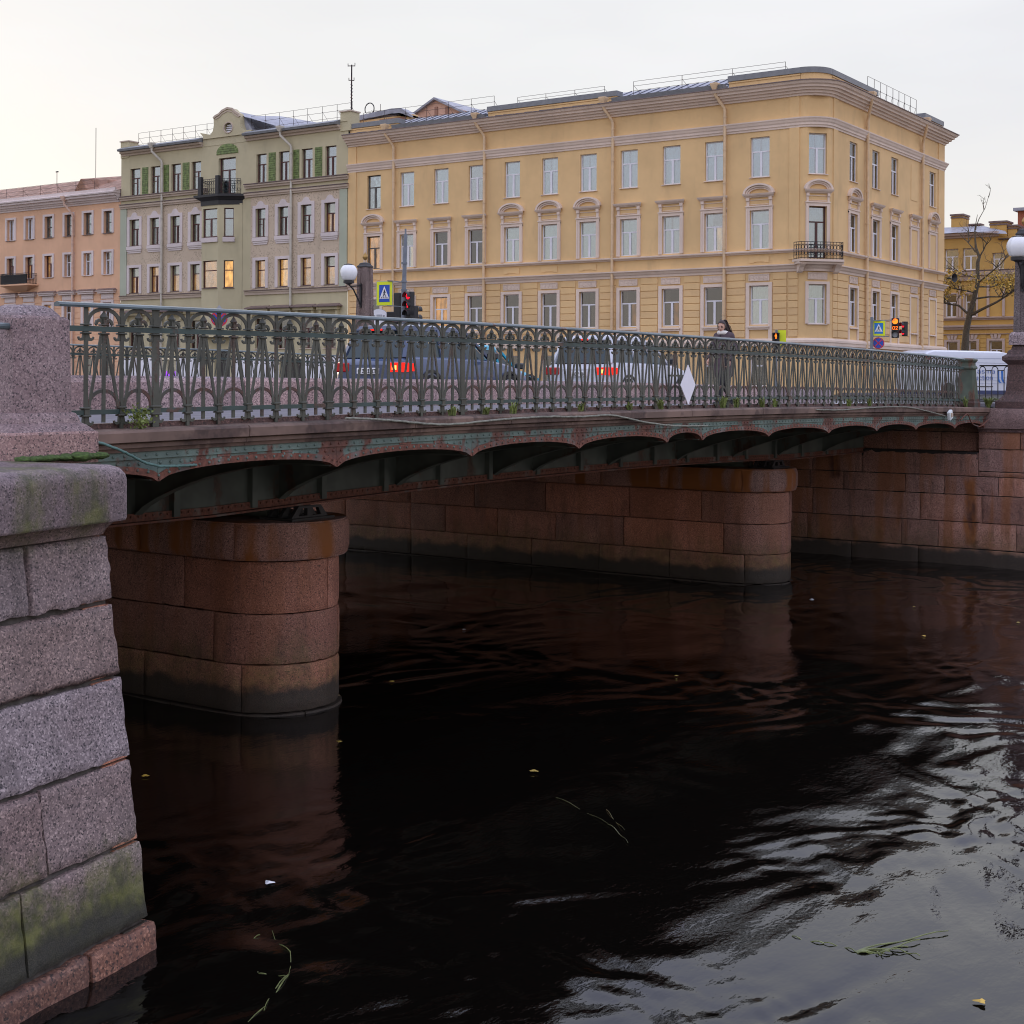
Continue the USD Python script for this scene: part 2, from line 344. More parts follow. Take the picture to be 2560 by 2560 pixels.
M['pane_dark'] = pane_mat('pane_dark', (.5, .48, .44), .12)
M['pane_clear'] = pane_mat('pane_clear', (.95, .93, .9), .05)
def water_mat():
    g = G(); p = pos(g)
    c = g.noise(g('mapping', vector=p, rotation=(0, 0, .9), scale=(1.0, 1.8, 1.0)).vector, 13.0, 2.0, .5, .3)
    far = g.noise(g('mapping', vector=p, rotation=(0, 0, -.4), scale=(1.0, 2.2, 1.0)).vector, 4.0, 2.0, .5, .5)
    h = g.math('add', g.math('multiply', c, .0022), g.math('multiply', far, .004))
    nb = g('bump', height=h, distance=1.0, strength=WAVE).normal
    return g.done('water_look', g('principled_bsdf', base_color=(.0012, .0009, .0007), roughness=.008, ior=1.5, normal=nb).BSDF)
WAVE = .6
M['water'] = water_mat()
M['moss'] = plain('moss', (.05, .085, .018), .95, .4, 30, bump=None)
M['weed'] = plain('weed', (.16, .20, .05), .7, .35, 9)
M['reed'] = plain('reed', (.13, .15, .05), .4, .3, 9)
M['reed_dark'] = plain('reed_dark', (.05, .05, .018), .4, .3, 9)
M['leaf_y'] = plain('leaf_y', (.55, .36, .06), .6, .35, 3)
M['leaf_o'] = plain('leaf_o', (.36, .26, .05), .6, .35, 3)
M['bark'] = plain('bark', (.085, .072, .052), .9, .35, 12)
M['rope'] = plain('rope', (.20, .20, .16), .8, .3, 20)
M['cable_teal'] = plain('cable_teal', (.09, .17, .15), .6, .2, 9)
M['white_plate'] = plain('white_plate', (.74, .73, .78), .45, .03, 5)
M['globe'] = plain('globe', (.82, .83, .84), .15, .02, 3)
M['gold'] = plain('gold', (.36, .22, .07), .35, .2, 9, metallic=.6)
M['steel'] = plain('steel', (.16, .18, .21), .45, .15, 4)
M['sign_yellow'] = plain('sign_yellow', (.72, .80, .02), .5, .04, 4)
M['sign_blue'] = plain('sign_blue', (.015, .075, .42), .45, .05, 4)
M['sign_white'] = plain('sign_white', (.80, .80, .82), .5, .03, 4)
M['sign_red'] = plain('sign_red', (.55, .03, .05), .5, .05, 4)
M['sign_black'] = plain('sign_black', (.012, .012, .014), .6, .1, 4)
M['sign_grey'] = plain('sign_grey', (.36, .37, .39), .5, .05, 4)
def lamp_mat(name, col, s): 
    g = G(); return g.done(name, g('emission', color=col, strength=s).emission)
M['red_on'] = lamp_mat('red_on', (1.0, .015, .035), 1.6)
M['amber_on'] = lamp_mat('amber_on', (1.0, .16, .02), 2.0)
M['orange_on'] = lamp_mat('orange_on', (1.0, .20, .02), 2.2)
M['tail_on'] = lamp_mat('tail_on', (1.0, .03, .02), 1.3)
M['tail_core'] = lamp_mat('tail_core', (1.0, .25, .06), 4.0)
M['neon'] = glow('neon', (.42, .10, 1.0), 1.6, 9.0)
M['tail_off'] = plain('tail_off', (.42, .012, .012), .25, .1, 4)
M['car_blue'] = plain('car_blue', (.05, .07, .13), .25, .03, 2, coat_weight=.5)
M['car_silver'] = plain('car_silver', (.50, .50, .49), .3, .03, 2, coat_weight=.6)
M['car_white'] = plain('car_white', (.58, .60, .66), .35, .02, 2, coat_weight=.3)
M['car_teal'] = plain('car_teal', (.03, .38, .55), .3, .03, 2, coat_weight=.6)
M['car_black'] = plain('car_black', (.018, .018, .02), .4, .1, 3)
M['car_glass'] = plain('car_glass', (.03, .045, .05), .05, .05, 2)
M['rubber'] = plain('rubber', (.018, .017, .017), .85, .2, 9)
M['alloy'] = plain('alloy', (.42, .43, .45), .3, .1, 5)
M['van_blue'] = plain('van_blue', (.02, .14, .46), .5, .03, 3)
M['van_lines'] = plain('van_lines', (.30, .34, .46), .5, .03, 3)
M['van_navy'] = plain('van_navy', (.03, .04, .10), .5, .05, 3)
M['van_letters'] = plain('van_letters', (.09, .15, .38), .5, .03, 3)
M['skin'] = plain('skin', (.56, .33, .24), .55, .06, 9)
M['hair'] = plain('hair', (.025, .013, .012), .5, .3, 30)
M['coat'] = plain('coat', (.075, .05, .06), .8, .2, 9)
M['scarf'] = plain('scarf', (.78, .74, .68), .9, .05, 9)
M['trouser'] = plain('trouser', (.02, .019, .022), .85, .2, 9)
M['lips'] = plain('lips', (.36, .12, .10), .5, .05, 9)
M['granite_grey2'] = granite('granite_grey2', (.36, .29, .26), (.2, .15, .135), (.04, .033, .033), 55, soot=.45)
M['sign_blue2'] = plain('sign_blue2', (.02, .2, .58), .5, .05, 4)
M['end_iron'] = iron('end_iron', (.065, .085, .06), (.12, .06, .035), .5, 4.0, .55)

# ---------------------------------------------------------------- setting: water, banks, roads
def water():
    """The canal: long low swells, and ripples that gather in patches between slicks."""
    xs = np.concatenate([np.arange(-30, 5, 1.7), np.arange(5, 16, .042), np.arange(16, 24, .07), np.arange(24, 36.4, .14)]); ys = np.concatenate([np.arange(-40, -1, 2.0), np.arange(-1, 9, .045), np.arange(9, 16, .08), np.arange(16, 31, .3), np.arange(31, 200, 8.0)])
    X, Y = np.meshgrid(xs, ys, indexing='ij'); P = np.stack([X, Y, np.zeros_like(X)], -1)
    W = P+(np.stack([meshkit.noise(P*.6+k, 20+k) for k in (0, 7, 3)], -1)-.5)*[1.5, 1.2, 0]
    def rip(ang, lx, ly, seed):
        c, s_ = math.cos(ang), math.sin(ang); U, V = W[..., 0]*c+W[..., 1]*s_, -W[..., 0]*s_+W[..., 1]*c
        return meshkit.noise(np.stack([U/lx, V/ly, np.full_like(U, seed*1.3)], -1), seed)-.5
    big = (meshkit.fbm(P*[.45, .75, 1]+[3, 9, 0], 2, 3)-.5)*.045
    patch = meshkit.fbm(P*[.16, .22, 1]+[1, 4, 0], 3, 9); near = np.clip((13.5-X)/4.0, 0, 1)*np.clip((3.2-Y)/2.5, 0, 1)
    act = 1.7*np.clip((patch-.31)*4.5, .12, 1)*(1-.8*near)
    h = big+act*(rip(.35, .75, .34, 31)*.030+rip(-.3, .42, .20, 33)*.013+rip(.9, .23, .13, 35)*.0055)+rip(.15, .9, .5, 37)*.010
    P[..., 2] = h*np.clip((X-4)/3, 0, 1)
    a, b = X.shape; i = np.arange(a*b).reshape(a, b)
    f = np.stack([i[:-1, :-1], i[1:, :-1], i[1:, 1:], i[:-1, 1:]], -1).reshape(-1, 4)
    m = MB(); m.add(P.reshape(-1, 3), f); tag(m.build('water', M['water'], None, smooth=True), kind='structure')
water()
m = MB(); m.box(-40, 36.6, -60, 220, -3.4, -3.0); tag(m.build('canal_bed', M['wall_core']), kind='structure')
ZQ = 3.74
m = MB(); m.box(-60, 7.3, 9.4, 260, 3.3, ZQ); tag(m.build('left_quay', M['paving']), kind='structure')
m = MB()
m.add([(36.1, -80, 3.86), (600, -80, 3.86), (600, 500, 3.86), (36.1, 500, 3.86)], [(0, 1, 2, 3)])
tag(m.build('ground', M['asphalt']), kind='structure')
m = MB(); m.add([(-600, 260, 3.6), (36.1, 260, 3.6), (36.1, 700, 3.6), (-600, 700, 3.6)], [(0, 1, 2, 3)]); tag(m.build('ground', M['asphalt']), kind='structure')
m = MB(); m.box(66.2, 69.9, 31.5, 140, 3.865, 4.0, .02); m.box(72, 96, 24.6, 28.7, 3.865, 4.0, .02); tag(m.build('pavement', M['paving']), kind='structure')
m = MB(); m.box(36.2, 39.5, 29.0, 140, 3.865, 3.99, .02); m.box(36.2, 39.0, -40, 11.0, 3.865, 3.97, .02); tag(m.build('pavement', M['paving']), kind='structure')
for k in range(7):
    m = MB(); y = 15.9+k*1.1; m.add([(40, y, 3.866), (44, y, 3.866), (44, y+.5, 3.866), (40, y+.5, 3.866)], [(0, 1, 2, 3)])
    tag(m.build('crossing_stripe', M['sign_white']), kind='structure')

def zb(x): return 4.02-.00055*(np.asarray(x, float)-19.5)**2      # base of the railing along the bridge
# ---------------------------------------------------------------- stones
def stone(u0, u1, v0, v1, depth, joint=.012, bev=.02, rough=.008, seed=0, proud=0.0, step=.09, dark=False):
    """One ashlar in (u, v, n) with a rock-worn face, chipped arrises and sides that go back `depth`."""
    u0, u1, v0, v1 = u0+joint/2, u1-joint/2, v0+joint/2, v1-joint/2
    nu, nv = max(3, int((u1-u0)/step)), max(3, int((v1-v0)/step))
    s, t = np.linspace(0, 1, nu), np.linspace(0, 1, nv); S, T = np.meshgrid(s, t, indexing='ij')
    U, V = u0+(u1-u0)*S, v0+(v1-v0)*T
    P = np.stack([U*7+seed*3.1, V*7, np.full_like(U, seed*1.7)], -1)
    N = (meshkit.fbm(P, 3, 2)-.5)*2*rough+proud
    edge = np.minimum(np.minimum(U-u0, u1-U), np.minimum(V-v0, v1-V))
    e = np.clip(1-edge/max(bev*1.1, 1e-4), 0, 1); chip = meshkit.noise(P*1.9+4, 5)
    N = N-e**2*bev*(.45+.9*chip)
    rim = edge < 1e-6; jit = (chip-.5)*joint*.9
    U = U+np.where(rim & (S == 0), jit, 0)-np.where(rim & (S == 1), jit, 0); V = V+np.where(rim & (T == 0), jit, 0)-np.where(rim & (T == 1), jit, 0)
    i = np.arange(nu*nv).reshape(nu, nv)
    f = [np.stack([i[:-1, :-1], i[1:, :-1], i[1:, 1:], i[:-1, 1:]], -1).reshape(-1, 4)]
    top = np.stack([U, V, N], -1).reshape(-1, 3)
    ring = np.concatenate([i[:, 0], i[-1, 1:], i[-2::-1, -1], i[0, -2:0:-1]])
    back = top[ring].copy(); back[:, 2] = -depth
    k = len(ring); b0 = nu*nv; j = np.arange(k)
    f.append(np.stack([ring[j], b0+j, b0+(j+1) % k, ring[(j+1) % k]], -1))
    return np.vstack([top, back]), np.vstack(f)
class Batter(Fr):
    def __init__(s, o, U, N, bat): super().__init__(o, U, N); s.bat = bat
    def __call__(s, v):
        v = np.asarray(v, float); w = v.copy(); w[:, 2] = v[:, 2]-v[:, 1]*s.bat; return super().__call__(w)

# ---------------------------------------------------------------- left abutment wall, battered granite courses
a = math.radians(10.39); LU, LN = np.array([math.cos(a), math.sin(a), 0]), np.array([math.sin(a), -math.cos(a), 0])
fl = Batter((7.72, 8.62, 0), LU, LN, .15)
lw = thing('embankment_wall', 'battered grey and pink granite quay wall with mossy foot in the left foreground', 'stone wall', (6, 8.5, 0))
rows = [(-.75, .22, [-3.2, -1.9, -.74, .02]), (.235, .83, [-3.4, -2.3, -1.32, 0]), (.835, 1.46, [-3.3, -2.2, -1.02, 0]), (1.465, 2.09, [-3.4, -2.5, -1.43, 0]), (2.095, 2.66, [-3.4, -2.6, -1.62, 0]), (2.675, 3.2, [-3.2, -1.9, -.92, 0])]
for r, (v0, v1, us) in enumerate(rows):
    for k in range(len(us)-1):
        mb = MB(); v, f = stone(us[k], us[k+1], v0, v1,   .4, .03, .02, .012, r*9+k, proud=(.03 if r == 0 else 0)+rnd.uniform(-.012, .012), step=.035)
        mb.add(v, f); mb.build('stone', M['granite_foot' if r == 0 else 'granite_grey'], lw, fl, smooth=50)
fe = Batter((7.72, 8.62, 0), (-LN), LU, .02)    # the return of the wall, under the bridge
for r, (v0, v1, us) in enumerate(rows):
    for k in range(5):
        mb = MB(); u = .02+k*1.5+(.6 if r % 2 else 0)*(k > 0); w = .02+(k+1)*1.5+(.6 if r % 2 else 0)
        q = MB(); q.add(*stone(u, w, v0, v1, .3, .02, .02, .01, 70+r*5+k)); vv = q.v[0].copy(); vv[:, 0] += vv[:, 1]*.15; q.v[0] = vv
        q.build('stone', M['granite_red'], lw, fe, smooth=50)
mb = MB(); mb.add([(-12, -1, -.06), (-.05, -1, -.06), (-.05, 3.2, -.06), (-12, 3.2, -.06)], [(0, 1, 2, 3)]); mb.build('joint_mortar', M['mortar'], lw, fl)
mb = MB(); mb.add([(-12, -1, 0), (-3, -1, 0), (-3, 3.2, 0), (-12, 3.2, 0)], [(0, 1, 2, 3)]); mb.build('wall_face', M['granite_grey'], lw, fl)
# moulded coping: a cavetto under a heavy rounded slab, turned round the corner
def coping_path(off, r=.12):
    P0 = np.array([7.58, 9.07]); d, n = LU[:2], LN[:2]
    e = P0+n*off+d*off; c = e-d*r-n*r
    pts = [P0+n*off-d*12, P0+n*off-d*3, P0+n*off-d*1.2]
    pts += [c+n*r*math.cos(t)+d*r*math.sin(t) for t in np.linspace(0, math.pi/2, 7)]
    pts += [e-n*2.5, e-n*9]
    return np.array(pts)
def ring_band(profile, mat, name, parent):
    m = MB(); rows_ = []
    for off, z, r in profile: p = coping_path(off, r); rows_.append(np.column_stack([p, np.full(len(p), z)]))
    R = np.array(rows_); k, n = R.shape[:2]
    m.add(R.reshape(-1, 3), [(i*n+j, i*n+j+1, (i+1)*n+j+1, (i+1)*n+j) for i in range(k-1) for j in range(n-1)])
    return m.build(name, mat, parent, smooth=35)
ring_band([(-.02, 3.19, .03), (.005, 3.2, .04), (.02, 3.24, .04), (.07, 3.30, .05), (.085, 3.305, .05)], M['granite_coping'], 'coping_cove', lw)
ring_band([(.05, 3.30, .05), (.135, 3.305, .08), (.15, 3.325, .1), (.15, 3.62, .1), (.14, 3.67, .1), (.11, 3.715, .1), (.06, 3.74, .1), (-.2, 3.752, .05), (-1.4, 3.753, .02)], M['granite_coping'], 'coping_slab', lw)
# pedestal at the end of the railing
pd = thing('granite_pedestal', 'pink granite pedestal with rounded cap at the near end of the bridge railing', 'stone pedestal', (7.87, 10.47, 3.74))
def sq(h, z, c=(7.87, 10.47), ch=.04):
    x, y = c; q = [(-h, -h+ch), (-h+ch, -h), (h-ch, -h), (h, -h+ch), (h, h-ch), (h-ch, h), (-h+ch, h), (-h, h-ch)]
    return [(x+a_, y+b_, z) for a_, b_ in q]
mb = MB(); mb.loft([sq(.46, 3.70), sq(.46, 3.95), sq(.45, 3.97)]); mb.build('plinth', M['granite_pink'], pd)
mb = MB(); mb.loft([sq(.44, 3.97), sq(.39, 4.02), sq(.355, 4.04), sq(.345, 4.08), sq(.325, 4.12), sq(.30, 4.13), sq(.285, 4.92), sq(.275, 4.945, ch=.06)]); mb.build('shaft', M['granite_pink'], pd)
mb = MB(); mb.loft([sq(.235, 4.94), sq(.225, 4.965), sq(.205, 4.99), sq(.18, 5.02), sq(.14, 5.04), sq(.02, 5.05, ch=.005)]); mb.build('cap', M['granite_pink'], pd)
mb = MB(); mb.tube([(7.62, 10.3, 4.85), (7.4, 10.25, 4.85), (6.0, 10.1, 4.85)], .03, 10); mb.build('handrail_stub', M['rail_top'], pd)
def moss_clumps(name, label, pts, mat, r=.05, parent=None):
    m = MB()
    for x, y, z, s in pts:
        b = trimesh.creation.icosphere(2, 1.0); v = b.vertices; v = v*(1+.45*(meshkit.noise(v*3+[x*9, y*9, 0], 3)-.5)[:, None])
        m.add(v*[s*1.6, s, s*.55]+[x, y, z], b.faces)
    p = m.build(name, mat, parent, smooth=True); return tag(p, label, 'moss', None, 'stuff')
moss_clumps('moss', 'bright green moss along the foot of the granite pedestal', [(7.45+.9*t+rnd.uniform(-.03, .03), 9.93+.12*t+rnd.uniform(-.06, .04), 3.755, abs(rnd.gauss(.0, .026))+.006) for t in np.linspace(0, 1, 70)], M['moss'])

# ---------------------------------------------------------------- bridge piers
def pier(cx, label, seed):
    t = thing('bridge_pier', label, 'bridge pier', (cx, 14, 0))
    W, NOSE, CH = .92, 13.1, .93
    per = CH*math.pi                                       # length of the half-round nose
    def place(u, n):                                       # u: along the outline, 0 at the left flank's nose end
        R = W+n
        if u < 0: return np.array([cx-R, NOSE+W-u])
        if u > W*math.pi: return np.array([cx+R, NOSE+W+(u-W*math.pi)])
        th = u/W; return np.array([cx-R*math.cos(th), NOSE+W-R*math.sin(th)])
    def bend(v):
        q = np.array([place(u, n) for u, n in v[:, [0, 2]]]); return np.column_stack([q, v[:, 1]])
    E = W*math.pi; FB_ = -9 if cx < 20 else -14
    lay = [(-.7, .03, [-9, -6.9, -4.8, -2.9, -.95, 1.15, 2.35, E+.9, E+3, E+6]), (.03, .665, [-9, -7.2, -5.3, -3.4, -1.55, .3, 2.3, E+1, E+3.5, E+6]), (.665, 1.335, [-9, -7.9, -6.3, -4.6, -2.75, -.2, 2.0, E+.5, E+3, E+6]), (1.335, 2.03, [-9, -7.0, -4.9, -2.6, -.75, 1.6, E+.2, E+2.6, E+6])]
    for r, (v0, v1, us) in enumerate(lay):
        us = us if cx < 20 else [-13.6, -11.2]+us
        for k in range(len(us)-1):
            m = MB(); v, f = stone(us[k], us[k+1], v0, v1, .25, .018, .02, .009, seed+r*11+k, proud=.06 if r < 2 and r == 0 else rnd.uniform(-.01, .012), step=.06)
            m.add(bend(v), f); m.build('stone', M['granite_red'], t, None, smooth=50)
    for k, (u0, u1) in enumerate(zip(([] if cx < 20 else [-13.5, -11])+[-9, -7, -5.1, -3.3, -1.5, .25, 2.5], ([] if cx < 20 else [-11, -9])+[-7, -5.1, -3.3, -1.5, .25, 2.5, E+2])):
        m = MB(); v, f = stone(u0, u1, 2.06, 2.53, .3, .018, .03, .006, seed+60+k, proud=.14, step=.07)
        m.add(bend(v), f); m.build('cap_stone', M['granite_red_rust'], t, None, smooth=50)
    m = MB(); rr = W+.1
    arc = [(cx-rr, 27.7), *[(cx-rr*math.cos(q), NOSE+W-rr*math.sin(q)) for q in np.linspace(0, math.pi, 15)], (cx+rr, 27.7)]
    m.prism(arc, 2.05, 2.545); rr = W-.16
    m.prism([(cx-rr, 27.8), *[(cx-rr*math.cos(q), NOSE+W-rr*math.sin(q)) for q in np.linspace(0, math.pi, 15)], (cx+rr, 27.8)], -1.5, 2.05)
    m.build('core', M['granite_red_rust'], t)
    return t
pier(14.62, 'nearer red granite bridge pier with rounded nose and rust-streaked cap', 200)
pier(29.95, 'farther red granite bridge pier with rounded nose, right of the centre span', 400)

# ---------------------------------------------------------------- right embankment wall
fr_ = Fr((35.62, 0, 0), (0, -1, 0), (-1, 0, 0))        # u = -Y
rw = thing('embankment_wall', 'pinkish brown granite embankment wall with orange rust streak on the far bank', 'stone wall', (36, 10, 0))
rrows = [(-.7, .40, [1.9, 3.2, 1.6, 2.4]), (.41, 1.05, [2.3, 1.0, 2.0, 2.9, 1.3]), (1.055, 1.72, [1.6, 2.4, 1.3, 2.7]), (1.725, 2.18, [.95, 1.5, .9, 1.3, 1.9]), (2.185, 2.77, [1.7, 1.25, 1.3, 2.2])]
def rocks(parent, fr, v0, v1, us, mat, seed, depth=.3, proud=0.0, step=.08):
    for k in range(len(us)-1):
        m = MB(); m.add(*stone(us[k], us[k+1], v0, v1, depth, .016, .02, .01, seed+k, proud=proud+rnd.uniform(-.012, .012), step=step)); m.build('stone', mat, parent, fr, smooth=50)
for r, (v0, v1, ws) in enumerate(rrows):
    us, u, k = [-32.0], -32.0+r*.37, r
    while u < 6: us.append(u); u += ws[k % len(ws)]*rnd.uniform(.9, 1.1); k += 1
    us.append(6.5); us = [u for i, u in enumerate(us) if i == 0 or u-us[i-1] > .3]
    if r == 4:
        us = [u for u in us if u < -11.4]+[-10.6]; rocks(rw, fr_, v0, v1, us, M['granite_wall'], 600+r*40, proud=0)
        rocks(rw, fr_, 2.185, 2.31, [-10.6, -9.2, -7.1, -4, 0, 6.5], M['granite_wall'], 790)
    else: rocks(rw, fr_, v0, v1, us, M['granite_wall'], 600+r*40, proud=.05 if r == 0 else 0)
rocks(rw, fr_, 2.315, 2.86, [-10.6, -8.4, -5.2, -2, 2, 6.5], M['granite_wall'], 820)
rocks(rw, fr_, 2.865, 3.29, [-10.6, -9.6, -7.6, -4.6, -1, 6.5], M['granite_wall'], 840)
rocks(rw, Fr((35.9, 0, 0), (0, -1, 0), (-1, 0, 0)), 2.78, 3.25, [-31, -26, -22, -18, -15.2, -13.0, -11.6, -10.6], M['granite_wall'], 860)
rocks(rw, Fr((35.9, 0, 0), (0, -1, 0), (-1, 0, 0)), 3.255, 3.7, [-31, -26, -22, -18, -14.2, -12.3, -10.6], M['granite_wall'], 880)
for k, (u0, u1) in enumerate(((-10.6, -8.6), (-8.6, -5.9), (-5.9, -2.5), (-2.5, 1.5), (1.5, 6.5))):
    m = MB(); m.add(*stone(u0, u1, 3.36, 3.86, .9, .012, .03, .004, 900+k, proud=.1, step=.1)); m.build('coping_stone', M['granite_pink'], rw, fr_, smooth=50)
m = MB(); m.box(-10.6, 6.5, 3.28, 3.37, -.3, .03); m.build('coping_bed', M['granite_dark'], rw, fr_)
m = MB(); m.box(-32, 6.5, -1, 2.2, -.5, -.05); m.box(-10.58, 6.5, 2.2, 3.84, -.5, -.05); m.box(-32, -10.62, 2.2, 3.7, -.8, -.34); m.box(-32, -10.62, 2.6, 2.77, -.34, -.02); m.build('joint_mortar', M['wall_core'], rw, fr_)

# ---------------------------------------------------------------- bridge
br = thing('iron_bridge', 'low riveted green iron bridge with rusty scalloped edge plate over the dark canal', 'bridge', (20, 18, 0))
CUSP = [6.8, 9.31, 11.82, 14.30, 16.78, 19.29, 20.45, 22.93, 25.6, 28.11, 30.44, 33.1, 35.4]
def zpt(x): return zb(x)-.215                                           # top of the riveted plate
def scallop(x):
    for a_, b_ in zip(CUSP, CUSP[1:]):
        if a_ <= x <= b_:
            s_ = (x-a_)/(b_-a_)*2-1; lift = .135 if b_-a_ > 1.5 else .145
            return float(zb(x)-.505+lift*math.sqrt(max(0, 1-abs(s_)**2.1)))
    return float(zb(x)-.5)
X0, X1 = 7.9, 35.55
# stone-like edge slabs with their joints
xs = [X0, 10.4, 13.05, 15.0, 17.45, 19.9, 22.5, 25.0, 27.7, 30.2, 32.8, X1]
for a_, b_ in zip(xs, xs[1:]):
    m = MB(); q = np.linspace(a_+.006, b_-.006, 8); rings = []
    for x in q:
        z = float(zb(x)); rings.append([(x, 10.31, z-.125), (x, 10.285, z-.115), (x, 10.28, z-.03), (x, 10.30, z-.008), (x, 10.62, z), (x, 10.62, z-.125)])
    m.loft(rings); m.build('edge_slab', M['cap_stone'], br, smooth=30)
    m = MB(); rings = []
    for x in np.linspace(a_+.003, b_-.003, 8):
        z = float(zb(x))-.125; rings.append([(x, 10.385, z-.09), (x, 10.36, z-.085), (x, 10.345, z-.05), (x, 10.325, z-.045), (x, 10.32, z-.01), (x, 10.33, z-.001), (x, 10.6, z-.001), (x, 10.6, z-.09)])
    m.loft(rings); m.build('edge_moulding', M['cap_stone'], br, smooth=20)
m = MB(); q = np.linspace(X0, X1, 40); m.strip([(x, 10.67, float(zb(x))+.02) for x in q], .1, .06); m.build('kerb_strip', M['granite_dark'], br)
# riveted plate with scalloped foot, one piece per panel, rusty splice straps and foot angle
for a_, b_ in zip(CUSP, CUSP[1:]):
    a2, b2 = max(a_, X0), min(b_, X1)
    q = np.linspace(a2+.002, b2-.002, 22)
    pl = Polygon([(x, scallop(x)) for x in q]+[(x, float(zpt(x))) for x in q[::-1]])
    m = MB(); m.prism(pl, 0, .02); v, f = m.arr(); m = MB(); m.add(np.column_stack([v[:, 0], 10.415-v[:, 2], v[:, 1]]), f[:, ::-1] if False else f); m.build('edge_plate', M['girder_paint'], br)
    m = MB(); p = [(x, scallop(x)) for x in q]
    m.strip([(x, 10.388, z+.032) for x, z in p], .012, .066); m.strip([(x, 10.44, z+.004) for x, z in p], .11, .014); m.build('foot_angle', M['girder_rust'], br)
for x in [8.1, 10.15, 10.55, 11.05, 13.0, 13.6, 15.3, 16.0, 17.9, 18.5, 19.9, 21.6, 22.3, 24.2, 26.7, 29.2, 31.7, 34.3]:
    m = MB(); w = rnd.uniform(.05, .11); m.box(x-w, x+w, 10.386, 10.397, scallop(x)+.07, float(zpt(x))-.003); m.build('splice_strap', M['girder_rust'], br)
m = MB(); m.strip([(x, 10.383, float(zpt(x))-.03) for x in np.linspace(X0, X1, 40)], .012, .07); m.build('top_angle', M['girder_paint'], br)
m = MB()
dome_ = np.array([[math.cos(t)*r, math.sin(t)*r, h] for r, h in ((1, 0), (.72, .62)) for t in np.arange(6)*math.pi/3]+[[0, 0, .85]])
df = [(j, (j+1) % 6, 6+(j+1) % 6) for j in range(6)]+[(j, 6+(j+1) % 6, 6+j) for j in range(6)]+[(6+j, 6+(j+1) % 6, 12) for j in range(6)]
def rivet(x, y, z, r=.02): v = dome_*r; m.add(np.column_stack([v[:, 0]+x, y-v[:, 2], v[:, 1]+z]), df)
for x in np.arange(X0+.1, X1-.1, .128):
    rivet(x, 10.377, float(zpt(x))-.03, .016)
    if scallop(x) < float(zpt(x))-.16: rivet(x+.06, 10.395, float(zpt(x))-.105, .02)
    rivet(x+.03, 10.382, scallop(x)+.034, .016)
for c in CUSP[1:-1]:
    for dx in (-.12, .12): rivet(c+dx, 10.395, scallop(c)+.12, .02)
m.build('rivets', M['girder_paint'], br, kind='stuff')
# cantilever brackets and main girders
YG = 13.6
def zg(x): return 2.70+.13*max(0.0, 1-((x-22)/9.0)**2)
for k, c in enumerate(CUSP[1:-1]):
    q = [(YG-(YG-10.43)*t, zg(c)+.05+(scallop(c)-zg(c)-.03)*math.sin(min(1, t*1.12)*math.pi/2)**.72) for t in np.linspace(0, 1, 16)]
    pl = Polygon(q+[(10.43, float(zpt(c))), (YG, float(zpt(c)))])
    m = MB(); m.prism(pl, -.008, .008); v, f = m.arr(); m = MB(); m.add(np.column_stack([c+v[:, 2], v[:, 0], v[:, 1]]), f); b_ = m.build('bracket', M['girder_dark'], br)
    m = MB(); m.strip([(c, y, z) for y, z in q], .13, .014); m.build('bracket_flange', M['girder_dark'], b_)
def girder(y, name):
    m = MB(); xs_ = np.linspace(8.2, 35.8, 36)
    pl = Polygon([(x, zg(x)) for x in xs_]+[(x, 3.78) for x in xs_[::-1]]); m.prism(pl, 0, .02); v, f = m.arr(); m = MB(); m.add(np.column_stack([v[:, 0], y-v[:, 2], v[:, 1]]), f); g_ = m.build(name, M['girder_dark'], br)
    m = MB(); m.strip([(x, y, zg(x)) for x in xs_], .34, .025); m.strip([(x, y-.06, zg(x)+.06) for x in xs_], .02, .1); m.build('flange', M['girder_rust'], g_)
    return g_
g0 = girder(YG, 'main_girder')
for x in [9.0, 10.6, 12.4, 13.75, 15.1, 16.45, 17.8, 19.1, 20.5, 21.9, 23.3, 24.6, 25.95, 27.3, 28.7, 30.2, 31.7, 33.2]:
    m = MB(); m.box(x-.05, x+.05, YG-.11, YG-.02, zg(x)+.03, 3.76); m.build('stiffener', M['girder_dark'], g0)
m = MB()
for x in np.arange(8.6, 35.4, .115): rivet(x, YG-.075, zg(x)+.075, .017)
m.build('flange_rivets', M['girder_rust'], g0, kind='stuff')
for y in (16.6, 19.6, 22.6, 25.4, 28.2): girder(y, 'main_girder')
for cx in (14.62, 29.95):
    m = MB(); m.box(cx-.12, cx+.12, 14.0, 28.0, 2.5, 3.67); m.build('cross_beam', M['girder_dark'], br)  # added to close the gap over the pier caps, keeps out far daylight
m = MB()
m.box(7.4, 36.1, 10.47, 28.45, 3.66, 3.74); m.build('deck_plate', M['girder_dark'], br)
def slab(y0, y1, dz, name, mat, th=.1):
    m = MB(); q = np.linspace(7.0, 36.15, 24); m.loft([[(x, y0, float(zb(x))+dz-th), (x, y0, float(zb(x))+dz), (x, y1, float(zb(x))+dz), (x, y1, float(zb(x))+dz-th)] for x in q]); return m.build(name, mat, br)
slab(10.63, 15.4, -.012, 'footway', M['paving'], .2); slab(15.82, 23.1, -.06, 'carriageway', M['asphalt'], .2); slab(23.5, 28.25, .06, 'footway', M['paving'], .3)
